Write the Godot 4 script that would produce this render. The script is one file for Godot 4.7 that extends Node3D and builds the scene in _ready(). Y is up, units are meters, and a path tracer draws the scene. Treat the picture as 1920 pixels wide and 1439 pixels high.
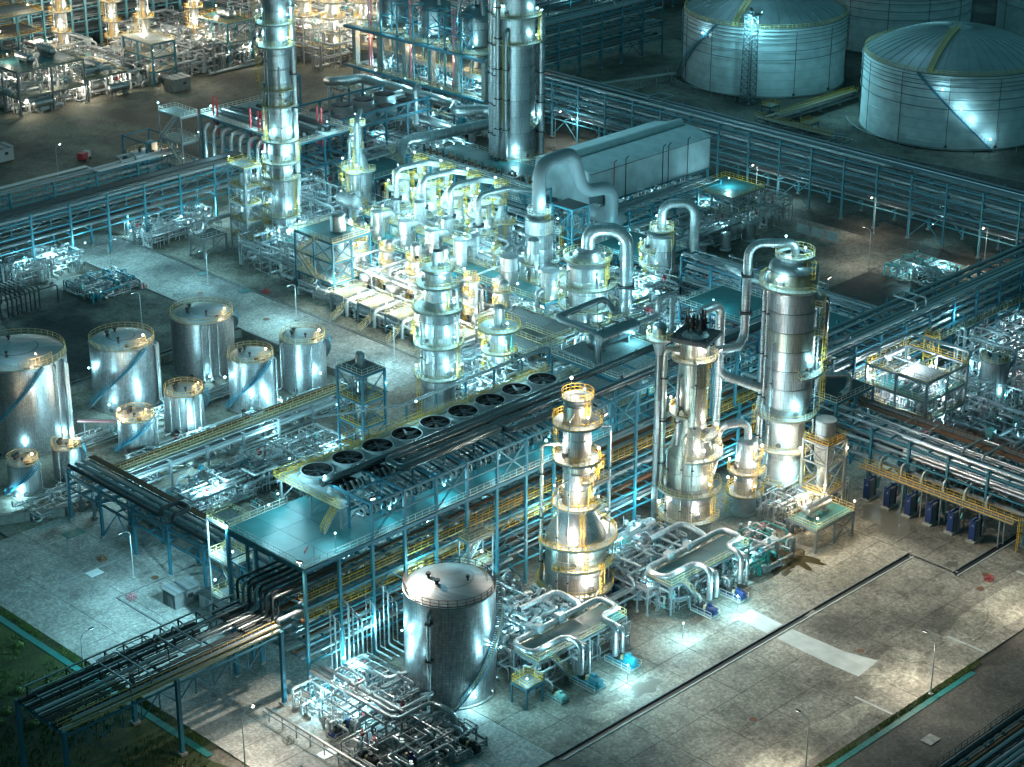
extends Node3D
# An oil and petrochemical plant at night, seen from the air. X runs along the main pipe bridge, Z towards the open yard; metres.

var M := {}
var cache := {}
var rng := RandomNumberGenerator.new()
var UB := BoxMesh.new()
var UC := CylinderMesh.new()
var UC6 := CylinderMesh.new()
const COOL := Color(0.66, 0.94, 1.0)
const CYAN := Color(0.56, 0.93, 1.0)
const WARM := Color(1.0, 0.9, 0.72)
const SODIUM := Color(1.0, 0.84, 0.56)
const LE := 0.85


class Geo:
	var v := PackedVector3Array()
	var n := PackedVector3Array()
	var t := PackedVector2Array()
	var ix := PackedInt32Array()

	func face(a: Vector3, b: Vector3, c: Vector3, d: Vector3, na: Vector3, nb: Vector3, nc: Vector3, nd: Vector3, ua := Vector2.ZERO, ub := Vector2.ZERO, uc := Vector2.ZERO, ud := Vector2.ZERO) -> void:
		var k := v.size()
		v.append(a); v.append(b); v.append(c); v.append(d)
		n.append(na); n.append(nb); n.append(nc); n.append(nd)
		t.append(ua); t.append(ub); t.append(uc); t.append(ud)
		if (c - a).cross(d - b).dot(na + nb + nc + nd) > 0.0:
			ix.append_array([k, k + 2, k + 1, k, k + 3, k + 2])
		else:
			ix.append_array([k, k + 1, k + 2, k, k + 2, k + 3])

	func flat(a: Vector3, b: Vector3, c: Vector3, d: Vector3, out: Vector3) -> void:
		var m := (c - a).cross(d - b)
		if m.length_squared() < 1e-14:
			return
		m = m.normalized()
		if m.dot(out) < 0.0:
			m = -m
		face(a, b, c, d, m, m, m, m, Vector2(a.x + a.z, a.y), Vector2(b.x + b.z, b.y), Vector2(c.x + c.z, c.y), Vector2(d.x + d.z, d.y))

	func box(c: Vector3, s: Vector3, b := Basis.IDENTITY) -> void:
		var x := b.x * s.x * 0.5
		var y := b.y * s.y * 0.5
		var z := b.z * s.z * 0.5
		flat(c + x - y - z, c + x + y - z, c + x + y + z, c + x - y + z, x)
		flat(c - x - y - z, c - x + y - z, c - x + y + z, c - x - y + z, -x)
		flat(c - x + y - z, c + x + y - z, c + x + y + z, c - x + y + z, y)
		flat(c - x - y - z, c + x - y - z, c + x - y + z, c - x - y + z, -y)
		flat(c - x - y + z, c + x - y + z, c + x + y + z, c - x + y + z, z)
		flat(c - x - y - z, c + x - y - z, c + x + y - z, c - x + y - z, -z)

	func bar(p: Vector3, q: Vector3, w: float, h: float) -> void:
		var d := q - p
		var l := d.length()
		if l < 1e-4:
			return
		d /= l
		var up := Vector3.UP if absf(d.y) < 0.95 else Vector3.RIGHT
		var s := d.cross(up).normalized()
		box((p + q) * 0.5, Vector3(w, l, h), Basis(s, d, s.cross(d)))

	func tube(p: PackedVector3Array, r: float, sides: int, caps := true) -> void:
		var m := p.size()
		if m < 2:
			return
		var d := (p[1] - p[0]).normalized()
		var u := d.cross(Vector3.UP if absf(d.y) < 0.9 else Vector3.RIGHT).normalized()
		var k0 := v.size()
		var along := 0.0
		for i in m:
			var nd := d
			if i > 0 and i < m - 1:
				nd = ((p[i + 1] - p[i]).normalized() + (p[i] - p[i - 1]).normalized()).normalized()
			elif i == m - 1:
				nd = (p[i] - p[i - 1]).normalized()
			u = (u - nd * u.dot(nd)).normalized()
			var w := nd.cross(u)
			if i > 0:
				along += p[i].distance_to(p[i - 1])
			for j in sides + 1:
				var a := TAU * j / sides
				var o := u * cos(a) + w * sin(a)
				v.append(p[i] + o * r); n.append(o); t.append(Vector2(along, a * r))
			d = nd
		for i in m - 1:
			for j in sides:
				var a := k0 + i * (sides + 1) + j
				var b := a + sides + 1
				ix.append_array([a, b, b + 1, a, b + 1, a + 1])
		if caps:
			for e in 2:
				var at := 0 if e == 0 else m - 1
				var nn := (p[0] - p[1]).normalized() if e == 0 else (p[m - 1] - p[m - 2]).normalized()
				var k := v.size()
				v.append(p[at]); n.append(nn); t.append(Vector2.ZERO)
				for j in sides + 1:
					v.append(v[k0 + at * (sides + 1) + j]); n.append(nn); t.append(Vector2.ZERO)
				for j in sides:
					if e == 0:
						ix.append_array([k, k + 1 + j, k + 2 + j])
					else:
						ix.append_array([k, k + 2 + j, k + 1 + j])

	# profile points are (radius, height); turned round Y between two angles
	func lathe(pr: Array, segs: int, smooth := false, a0 := 0.0, a1 := TAU, c := Vector3.ZERO) -> void:
		var m := pr.size()
		var dn := []
		for i in m - 1:
			var e: Vector2 = pr[i + 1] - pr[i]
			dn.append(Vector2(e.y, -e.x).normalized())
		for i in m - 1:
			var p: Vector2 = pr[i]
			var q: Vector2 = pr[i + 1]
			if p.distance_to(q) < 1e-5:
				continue
			var np: Vector2 = dn[i]
			var nq: Vector2 = dn[i]
			if smooth:
				if i > 0: np = (dn[i] + dn[i - 1]).normalized()
				if i < m - 2: nq = (dn[i] + dn[i + 1]).normalized()
			for j in segs:
				var x := a0 + (a1 - a0) * j / segs
				var y := a0 + (a1 - a0) * (j + 1) / segs
				var cx := Vector3(cos(x), 0, sin(x))
				var cy := Vector3(cos(y), 0, sin(y))
				face(c + cx * p.x + Vector3.UP * p.y, c + cy * p.x + Vector3.UP * p.y, c + cy * q.x + Vector3.UP * q.y, c + cx * q.x + Vector3.UP * q.y,
					cx * np.x + Vector3.UP * np.y, cy * np.x + Vector3.UP * np.y, cy * nq.x + Vector3.UP * nq.y, cx * nq.x + Vector3.UP * nq.y,
					Vector2(x * p.x, p.y), Vector2(y * p.x, p.y), Vector2(y * q.x, q.y), Vector2(x * q.x, q.y))

	static var tris := 0

	func mesh() -> ArrayMesh:
		tris += ix.size() / 3
		var a := []
		a.resize(Mesh.ARRAY_MAX)
		a[Mesh.ARRAY_VERTEX] = v
		a[Mesh.ARRAY_NORMAL] = n
		a[Mesh.ARRAY_TEX_UV] = t
		a[Mesh.ARRAY_INDEX] = ix
		var am := ArrayMesh.new()
		am.add_surface_from_arrays(Mesh.PRIMITIVE_TRIANGLES, a)
		return am


func P(a: Array) -> PackedVector3Array:
	var o := PackedVector3Array()
	for i in range(0, a.size(), 3):
		o.append(Vector3(a[i], a[i + 1], a[i + 2]))
	return o


func rounded(p: PackedVector3Array, rad: float, steps := 5) -> PackedVector3Array:
	var o := PackedVector3Array([p[0]])
	for i in range(1, p.size() - 1):
		var a := (p[i - 1] - p[i])
		var b := (p[i + 1] - p[i])
		var la := a.length()
		var lb := b.length()
		a /= la; b /= lb
		var ang := a.angle_to(b)
		if ang > 3.1 or ang < 0.02:
			o.append(p[i])
			continue
		var cut := minf(rad / tan(ang * 0.5), minf(la, lb) * 0.49)
		var rr := cut * tan(ang * 0.5)
		var c := p[i] + (a + b).normalized() * (rr / sin(ang * 0.5))
		var s := p[i] + a * cut - c
		var e := p[i] + b * cut - c
		for k in steps + 1:
			o.append(c + s.slerp(e, float(k) / steps))
	o.append(p[p.size() - 1])
	return o


func thing(called: String, label: String, cat: String, at := Vector3.ZERO, group := "", turn := 0.0, world := false) -> Node3D:
	var o := Node3D.new()
	o.name = called
	add_child(o, true)
	o.position = at
	o.rotation.y = turn
	tag(o, label, cat, group)
	if world:
		o.set_meta("org", at)
	return o


func tag(o: Node, label: String, cat: String, group := "", kind := "") -> void:
	if label: o.set_meta("label", label)
	if cat: o.set_meta("category", cat)
	if group: o.set_meta("group", group)
	if kind: o.set_meta("kind", kind)


func org(par: Node) -> Vector3:
	return par.get_meta("org", Vector3.ZERO)


func put(par: Node, called: String, mesh: Mesh, mat: Material, at := Vector3.ZERO) -> MeshInstance3D:
	var m := MeshInstance3D.new()
	m.name = called
	m.mesh = mesh
	m.material_override = mat
	m.position = at
	par.add_child(m, true)
	return m


func geo(par: Node, called: String, g: Geo, mat: Material) -> MeshInstance3D:
	return put(par, called, g.mesh(), mat)


func aim(p: Vector3, q: Vector3, w: float, h: float) -> Transform3D:
	var d := q - p
	var l := d.length()
	d /= maxf(l, 1e-5)
	var up := Vector3.UP if absf(d.y) < 0.95 else Vector3.RIGHT
	var s := d.cross(up).normalized()
	return Transform3D(Basis(s * w, d * l, s.cross(d) * h), (p + q) * 0.5)


func beam(par: Node, called: String, p: Vector3, q: Vector3, w: float, mat: Material, h := 0.0) -> MeshInstance3D:
	var m := put(par, called, UB, mat)
	var o := org(par)
	m.transform = aim(p - o, q - o, w, h if h > 0.0 else w)
	return m


func blk(par: Node, called: String, c: Vector3, s: Vector3, mat: Material, turn := 0.0) -> MeshInstance3D:
	var m := put(par, called, UB, mat)
	m.transform = Transform3D(Basis(Vector3.UP, turn).scaled_local(s), c - org(par))
	return m


func pipe(par: Node, called: String, p: Vector3, q: Vector3, r: float, mat: Material) -> MeshInstance3D:
	var m := put(par, called, UC if r > 0.12 else UC6, mat)
	var o := org(par)
	m.transform = aim(p - o, q - o, r, r)
	return m


func run(par: Node, called: String, pts: PackedVector3Array, r: float, mat: Material, bend := 0.0, flange := 0.0) -> MeshInstance3D:
	var o := org(par)
	var q := PackedVector3Array()
	for x in pts:
		q.append(x - o)
	var g := Geo.new()
	var sides := 18 if r > 0.55 else (10 if r > 0.2 else (8 if r > 0.11 else 6))
	var path := rounded(q, bend if bend > 0.0 else maxf(r * 2.6, 0.25), 7 if r > 0.5 else 3)
	g.tube(path, r, sides)
	if flange > 0.0:
		for i in q.size() - 1:
			var l := q[i].distance_to(q[i + 1])
			if l > flange:
				var c := q[i].lerp(q[i + 1], 0.5)
				var d := (q[i + 1] - q[i]).normalized() * 0.06
				g.tube(PackedVector3Array([c - d, c + d]), r * 1.45, sides)
	return geo(par, called, g, mat)


func lamp(par: Node, at: Vector3, e: float, col: Color, size := 0.26, called := "floodlight") -> void:
	size = [0.15, 0.19, 0.23][int(fposmod(at.x * 3.1 + at.z * 1.7, 1.0) * 2.99)]
	var key := "globe%.2f%s" % [size, col.to_html()]
	if not cache.has(key):
		var s := SphereMesh.new()
		s.radius = size; s.height = size * 2.0; s.radial_segments = 12; s.rings = 6
		cache[key] = s
		var m := StandardMaterial3D.new()
		m.albedo_color = Color(0.9, 0.9, 0.9)
		m.emission_enabled = true
		m.emission = col
		m.emission_energy_multiplier = 5.0
		M[key] = m
	put(par, called, cache[key], M[key], at - org(par))
	var vary := 0.65 + 0.8 * fposmod(at.x * 7.13 + at.z * 3.77 + at.y, 1.0)
	var l := OmniLight3D.new()
	l.name = called + "_glow"
	l.light_color = col
	l.light_energy = e * LE * vary
	l.light_size = size
	l.omni_range = 80.0
	l.omni_attenuation = 2.0
	l.shadow_enabled = true
	l.position = at - org(par) - Vector3(0, 0.02, 0)
	par.add_child(l, true)


func rail(g: Geo, p: PackedVector3Array, closed := false, h := 1.1, gap := 1.4, r := 0.032) -> void:
	var m := p.size()
	var last := m if closed else m - 1
	for i in last:
		var a := p[i]
		var b := p[(i + 1) % m]
		for k in [h, h * 0.52]:
			g.bar(a + Vector3.UP * k, b + Vector3.UP * k, r * 1.7, r * 1.7)
		g.bar(a + Vector3.UP * 0.08, b + Vector3.UP * 0.08, 0.02, 0.14)
		var c := maxi(1, roundi(a.distance_to(b) / gap))
		for j in c:
			var q := a.lerp(b, float(j) / c)
			g.bar(q, q + Vector3.UP * h, r * 1.7, r * 1.7)
	if not closed:
		g.bar(p[m - 1], p[m - 1] + Vector3.UP * h, r * 1.7, r * 1.7)


func arc_points(r: float, a0: float, a1: float, y: float, step := 0.8) -> PackedVector3Array:
	var k := maxi(2, ceili(absf(a1 - a0) * r / step))
	var o := PackedVector3Array()
	for i in k + 1:
		var a := lerpf(a0, a1, float(i) / k)
		o.append(Vector3(cos(a) * r, y, sin(a) * r))
	return o


func stairs(par: Node, p: Vector3, q: Vector3, w: float, mat: Material, rmat: Material) -> void:
	var o := org(par)
	p -= o; q -= o
	var d := q - p
	var f := Vector3(d.x, 0, d.z).normalized()
	var s := f.cross(Vector3.UP)
	var g := Geo.new()
	for e in [-1.0, 1.0]:
		g.bar(p + s * w * 0.5 * e, q + s * w * 0.5 * e, 0.06, 0.24)
	var st := geo(par, "stair", g, mat)
	var k := maxi(2, roundi(absf(d.y) / 0.24))
	var tr := Geo.new()
	for i in k:
		tr.box(p + d * ((i + 0.5) / k), Vector3(w, 0.04, 0.28), Basis(s, Vector3.UP, s.cross(Vector3.UP)))
	geo(st, "stair_tread", tr, mat).set_meta("kind", "stuff")
	for e in [-1.0, 1.0]:
		var h := Geo.new()
		rail(h, PackedVector3Array([p + s * w * 0.5 * e, q + s * w * 0.5 * e]))
		geo(st, "handrail", h, rmat)


func dup(o: Node3D, at: Vector3, label := "", turn := 999.0) -> Node3D:
	var c: Node3D = o.duplicate()
	c.name = str(o.name).rstrip("0123456789")
	add_child(c, true)
	c.position = at
	if turn < 900.0: c.rotation.y = turn
	if label: c.set_meta("label", label)
	return c


func noise_img(size: int, freq: float, sd: int, oct := 5, kind := FastNoiseLite.TYPE_SIMPLEX_SMOOTH) -> Image:
	var f := FastNoiseLite.new()
	f.seed = sd
	f.noise_type = kind
	f.frequency = freq
	f.fractal_octaves = oct
	return f.get_seamless_image(size, size)


func ground_tex(dark: Color, light: Color, stain: Color, sd: int, size := 1024) -> ImageTexture:
	var a := noise_img(size, 0.004, sd, 5).get_data()
	var b := noise_img(size, 0.028, sd + 1, 6).get_data()
	var c := noise_img(size, 0.09, sd + 2, 3).get_data()
	var d := noise_img(size, 0.006, sd + 3, 2, FastNoiseLite.TYPE_CELLULAR).get_data()
	var out := PackedByteArray()
	out.resize(size * size * 3)
	for i in size * size:
		var w := a[i] / 255.0
		var x := b[i] / 255.0
		var y := c[i] / 255.0
		var k := clampf((w - 0.5) * 1.3 + 0.5 + (x - 0.5) * 0.9 + (y - 0.5) * 0.35, 0.0, 1.0)
		var s := clampf((x * 0.6 + (1.0 - w) * 0.5 + y * 0.12 - 0.68) * 5.0, 0.0, 1.0) * 0.75
		s = maxf(s, clampf((d[i] / 255.0 - 0.86) * 5.0, 0.0, 0.5))
		var col := dark.lerp(light, k).lerp(stain, s)
		out[i * 3] = int(clampf(pow(col.r, 0.4545), 0, 1) * 255.0)
		out[i * 3 + 1] = int(clampf(pow(col.g, 0.4545), 0, 1) * 255.0)
		out[i * 3 + 2] = int(clampf(pow(col.b, 0.4545), 0, 1) * 255.0)
	return ImageTexture.create_from_image(Image.create_from_data(size, size, false, Image.FORMAT_RGB8, out))


# fine wear of the concrete: speckle, hair cracks, drips
func wear() -> ImageTexture:
	var size := 1024
	var f := FastNoiseLite.new()
	f.noise_type = FastNoiseLite.TYPE_CELLULAR
	f.frequency = 0.008
	f.cellular_return_type = FastNoiseLite.RETURN_DISTANCE2_SUB
	f.domain_warp_enabled = true
	f.domain_warp_amplitude = 60.0
	f.domain_warp_frequency = 0.012
	f.fractal_octaves = 1
	var crack := f.get_seamless_image(size, size).get_data()
	var a := noise_img(size, 0.05, 71, 5).get_data()
	var b := noise_img(size, 0.2, 72, 2).get_data()
	var c := noise_img(size, 0.03, 73, 3).get_data()
	var out := PackedByteArray()
	out.resize(size * size * 3)
	for i in size * size:
		var k := 0.84 + 0.26 * (a[i] / 255.0 - 0.5) + 0.12 * (b[i] / 255.0 - 0.5)
		if crack[i] < 5 and c[i] > 130:
			k *= 0.78
		k *= 1.0 + 0.35 * (c[i] / 255.0 - 0.5)
		var q := int(clampf(k, 0.0, 1.0) * 255.0)
		out[i * 3] = q
		out[i * 3 + 1] = q
		out[i * 3 + 2] = q
	return ImageTexture.create_from_image(Image.create_from_data(size, size, false, Image.FORMAT_RGB8, out))


func ground_mat(name: String, tex: Texture2D, tile: float, tint := Color.WHITE, rough := 0.75) -> void:
	var m := StandardMaterial3D.new()
	m.albedo_texture = tex
	m.albedo_color = tint
	m.roughness = rough
	m.uv1_triplanar = true
	m.uv1_world_triplanar = true
	m.uv1_scale = Vector3.ONE / tile
	m.metallic_specular = 0.35
	if not cache.has("wear"):
		cache["wear"] = wear()
	m.detail_enabled = true
	m.detail_blend_mode = BaseMaterial3D.BLEND_MODE_MUL
	m.detail_uv_layer = BaseMaterial3D.DETAIL_UV_2
	m.detail_albedo = cache["wear"]
	m.uv2_triplanar = true
	m.uv2_world_triplanar = true
	m.uv2_scale = Vector3.ONE / 27.0
	M[name] = m


func mat(name: String, r: float, g: float, b: float, rough := 0.6, metal := 0.0, tex: Texture2D = null, tile := 6.0) -> StandardMaterial3D:
	var m := StandardMaterial3D.new()
	m.resource_name = name
	m.albedo_color = Color(r, g, b).linear_to_srgb()
	m.roughness = rough
	m.metallic = metal
	if tex:
		m.albedo_texture = tex
		m.uv1_triplanar = true
		m.uv1_world_triplanar = true
		m.uv1_scale = Vector3.ONE / tile
	M[name] = m
	return m


func grime(lo: float, hi: float, freq: float, sd: int, size := 512) -> ImageTexture:
	var a := noise_img(size, freq, sd, 5)
	a.convert(Image.FORMAT_L8)
	var d := a.get_data()
	for i in d.size():
		d[i] = int(lerpf(lo, hi, d[i] / 255.0) * 255.0)
	return ImageTexture.create_from_image(Image.create_from_data(size, size, false, Image.FORMAT_L8, d))


# sheet cladding for round shells: joints between sheets, their tone, dirt runs and the slight buckling of thin metal
func seams(nx: int, ny: int, sd: int, line: float, vary: float, buckle: float, size := 512) -> Array:
	var r := RandomNumberGenerator.new()
	r.seed = sd
	var runs := noise_img(size, 0.02, sd, 4).get_data()
	var wavy := noise_img(size, 0.012, sd + 5, 3).get_data()
	var al := PackedByteArray()
	var hm := PackedByteArray()
	al.resize(size * size)
	hm.resize(size * size)
	var tone := PackedFloat32Array()
	for i in nx * ny:
		tone.append(1.0 - vary * r.randf())
	for y in size:
		var row := y * ny / size
		var ly := y * ny % size < 2 * ny
		for x in size:
			var col := x * nx / size
			# runs: noise squeezed along the girth and drawn out down the wall
			var q := runs[((y / 6) % size) * size + (x * 3) % size] / 255.0
			var k := tone[row * nx + col] * (1.0 - 0.22 * clampf(q * 1.6 - 0.5, 0.0, 1.0))
			var h := 0.55 + (wavy[y * size + x] / 255.0 - 0.5) * buckle
			if ly or x * nx % size < 2 * nx:
				k *= line
				h -= 0.12
			al[y * size + x] = int(k * 255.0)
			hm[y * size + x] = int(clampf(h, 0.0, 1.0) * 255.0)
	return [ImageTexture.create_from_image(Image.create_from_data(size, size, false, Image.FORMAT_L8, al)), ImageTexture.create_from_image(Image.create_from_data(size, size, false, Image.FORMAT_L8, hm))]


func clad(name: String, s: Array, tile: float, tint: Color, rough: float, metal: float, bump: float) -> void:
	var m := StandardMaterial3D.new()
	m.resource_name = name
	m.albedo_texture = s[0]
	m.albedo_color = tint.linear_to_srgb()
	m.metallic = metal
	m.roughness = rough
	m.heightmap_enabled = true
	m.heightmap_texture = s[1]
	m.heightmap_scale = bump
	m.uv1_scale = Vector3(1.0 / tile, 1.0 / tile, 1.0)
	M[name] = m


func materials() -> void:
	var gr := grime(0.84, 1.0, 0.008, 11)
	var gr2 := grime(0.74, 1.0, 0.012, 12)
	var rg := grime(0.7, 1.0, 0.01, 13)
	var st := seams(5, 4, 51, 0.55, 0.1, 0.8)
	for k in 4:
		var b: float = [0.62, 0.52, 0.68, 0.44][k]
		clad("alu%d" % k, st, 6.0, Color(b, b * 1.01, b * 1.02), [0.36, 0.4, 0.32, 0.38][k], 0.86, 3.0)
	clad("aluw", st, 6.0, Color(0.58, 0.56, 0.49), 0.32, 0.88, 3.0)
	for k in 3:
		clad("clad%d" % k, seams([13, 10, 12][k], [14, 11, 13][k], 31 + k, 0.5, 0.12, 0.5), 5.0, Color(0.6, 0.61, 0.63), 0.34, 0.86, 1.8)
	mat("white", 0.72, 0.77, 0.78, 0.5, 0.0, gr, 17.0)
	mat("white2", 0.3, 0.34, 0.35, 0.38, 0.2, gr, 23.0)
	mat("blue", 0.016, 0.12, 0.17, 0.55, 0.0)
	mat("blue2", 0.03, 0.17, 0.22, 0.55, 0.0)
	mat("blue3", 0.09, 0.24, 0.29, 0.5)
	mat("steel", 0.2, 0.225, 0.24, 0.5, 0.2)
	mat("pale", 0.42, 0.45, 0.46, 0.45, 0.3)
	mat("dark", 0.03, 0.035, 0.038, 0.5, 0.2)
	mat("darkpipe", 0.3, 0.32, 0.33, 0.3, 0.95)
	mat("header", 0.13, 0.15, 0.155, 0.2, 0.9)
	mat("black", 0.012, 0.013, 0.014, 0.55)
	mat("yellow", 0.62, 0.36, 0.035, 0.5)
	mat("yellow2", 0.55, 0.42, 0.2, 0.5)
	mat("railw", 0.5, 0.5, 0.45, 0.5)
	mat("teal", 0.025, 0.125, 0.135, 0.42, 0.0, gr, 13.0)
	mat("teal2", 0.03, 0.15, 0.16, 0.42, 0.0, gr, 10.0)
	mat("deck", 0.3, 0.34, 0.34, 0.7, 0.0, gr2, 4.0)
	mat("grate", 0.2, 0.22, 0.22, 0.7, 0.3, gr2, 4.0)
	mat("stairblue", 0.02, 0.2, 0.3, 0.5)
	mat("navy", 0.006, 0.025, 0.1, 0.4)
	mat("motor", 0.015, 0.2, 0.26, 0.4)
	mat("mint", 0.2, 0.5, 0.47, 0.45)
	mat("green", 0.01, 0.2, 0.17, 0.45)
	mat("red", 0.35, 0.035, 0.04, 0.5)
	mat("rust", 0.16, 0.07, 0.03, 0.8, 0.0, gr2, 3.0)
	mat("pink", 0.5, 0.2, 0.22, 0.6)
	mat("conc", 0.3, 0.3, 0.28, 0.85, 0.0, gr2, 7.0)
	mat("conc2", 0.2, 0.21, 0.21, 0.85, 0.0, gr2, 9.0)
	mat("fire", 0.36, 0.38, 0.38, 0.85, 0.0, gr, 6.0)
	mat("wall", 0.52, 0.6, 0.62, 0.55, 0.0, gr, 19.0)
	mat("roof", 0.46, 0.56, 0.58, 0.5, 0.1, gr, 15.0)
	mat("soil", 0.05, 0.055, 0.05, 0.95, 0.0, gr2, 11.0)
	mat("tealstrip", 0.008, 0.13, 0.12, 0.5, 0.0, gr, 3.0)
	mat("paint", 0.44, 0.47, 0.455, 0.7, 0.0, gr, 15.0)
	mat("puddle", 0.05, 0.04, 0.02, 0.12)
	mat("wet", 0.09, 0.085, 0.07, 0.35)
	mat("grass", 0.02, 0.045, 0.01, 0.9)
	mat("grassb", 0.07, 0.12, 0.025, 0.8)
	mat("glow", 0.9, 0.9, 0.9)
	var ct := ground_tex(Color(0.13, 0.12, 0.1), Color(0.43, 0.4, 0.335), Color(0.05, 0.047, 0.042), 3)
	ground_mat("slab0", ct, 118.0)
	ground_mat("slab1", ct, 118.0, Color(0.975, 0.975, 0.98))
	ground_mat("slab2", ct, 118.0, Color(0.94, 0.94, 0.935))
	ground_mat("washed", ct, 118.0, Color(1.18, 1.19, 1.18))
	ground_mat("pale_slab", ground_tex(Color(0.2, 0.205, 0.2), Color(0.46, 0.46, 0.43), Color(0.1, 0.1, 0.095), 8, 512), 71.0)
	ground_mat("ground", ct, 131.0, Color(0.72, 0.72, 0.72))
	ground_mat("sand", ground_tex(Color(0.1, 0.095, 0.08), Color(0.3, 0.28, 0.22), Color(0.075, 0.07, 0.06), 21, 512), 95.0)
	ground_mat("asphalt", ground_tex(Color(0.035, 0.038, 0.036), Color(0.12, 0.12, 0.105), Color(0.022, 0.023, 0.022), 27, 512), 80.0)
	ground_mat("burnt", ground_tex(Color(0.03, 0.03, 0.028), Color(0.2, 0.19, 0.16), Color(0.02, 0.02, 0.019), 61, 512), 66.0)
	ground_mat("grassground", ground_tex(Color(0.015, 0.025, 0.008), Color(0.05, 0.075, 0.018), Color(0.03, 0.028, 0.018), 41, 512), 40.0)


func dome(r: float, h: float, k := 7) -> Array:
	var o := []
	for i in k + 1:
		var a := PI * 0.5 * i / k
		o.append(Vector2(maxf(r * cos(a), 0.001), h * sin(a)))
	return o


func cached(key: String, make: Callable) -> ArrayMesh:
	if not cache.has(key):
		var g := Geo.new()
		make.call(g)
		cache[key] = g.mesh()
	return cache[key]


# a ring platform with its plate, kick plate, brackets and handrail
func ring_platform(t: Node3D, y: float, r0: float, r1: float, a0: float, a1: float, dm: Material, rm: Material) -> void:
	var g := Geo.new()
	var sg := maxi(4, roundi(absf(a1 - a0) / 0.2))
	g.lathe([Vector2(r0, y - 0.1), Vector2(r1, y - 0.1), Vector2(r1, y), Vector2(r0, y)], sg, false, a0, a1)
	g.lathe([Vector2(r1, y - 0.22), Vector2(r1 + 0.03, y - 0.22), Vector2(r1 + 0.03, y + 0.03)], sg, false, a0, a1)
	var pl := geo(t, "platform", g, dm)
	var b := Geo.new()
	var nb := maxi(2, roundi(absf(a1 - a0) / 0.6))
	for i in nb + 1:
		var a := lerpf(a0 + 0.04, a1 - 0.04, float(i) / nb)
		var d := Vector3(cos(a), 0, sin(a))
		b.bar(d * r0 + Vector3.UP * (y - 1.0), d * (r1 - 0.1) + Vector3.UP * (y - 0.18), 0.08, 0.08)
		b.bar(d * r0 + Vector3.UP * (y - 0.17), d * r1 + Vector3.UP * (y - 0.17), 0.09, 0.12)
	geo(pl, "bracket", b, M.steel)
	var h := Geo.new()
	if absf(a1 - a0) > 6.1:
		rail(h, arc_points(r1 - 0.05, a0, a1, y))
	else:
		var p := arc_points(r1 - 0.05, a0, a1, y)
		p.insert(0, Vector3(cos(a0) * r0, y, sin(a0) * r0))
		p.append(Vector3(cos(a1) * r0, y, sin(a1) * r0))
		rail(h, p)
	geo(pl, "handrail", h, rm)


func ladder(t: Node3D, p: Vector3, q: Vector3, out: Vector3, m: Material) -> void:
	var s := out.cross(Vector3.UP).normalized()
	var g := Geo.new()
	for e in [-0.25, 0.25]:
		g.bar(p + s * e, q + s * e + Vector3.UP * 1.0, 0.07, 0.07)
	var k := int(p.distance_to(q) / 0.4)
	for i in k:
		var c := p.lerp(q, (i + 0.5) / k)
		g.bar(c - s * 0.25, c + s * 0.25, 0.04, 0.04)
	var ld := geo(t, "ladder", g, m)
	if p.distance_to(q) > 3.0:
		var h := Geo.new()
		var n := int((q.y - p.y - 2.0) / 1.0) + 2
		for i in n:
			var c := p + Vector3.UP * (2.0 + i)
			var pr := PackedVector3Array()
			for j in 7:
				var a := PI * j / 6.0
				pr.append(c - s * 0.38 * cos(a) + out * 0.75 * sin(a))
			for j in 6:
				h.bar(pr[j], pr[j + 1], 0.05, 0.05)
		for j in [1, 3, 5]:
			var a := PI * float(j) / 6.0
			var o := -s * 0.38 * cos(a) + out * 0.75 * sin(a)
			h.bar(p + Vector3.UP * 2.0 + o, p + Vector3.UP * (1.0 + n) + o, 0.045, 0.03)
		geo(ld, "cage", h, m)


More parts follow.
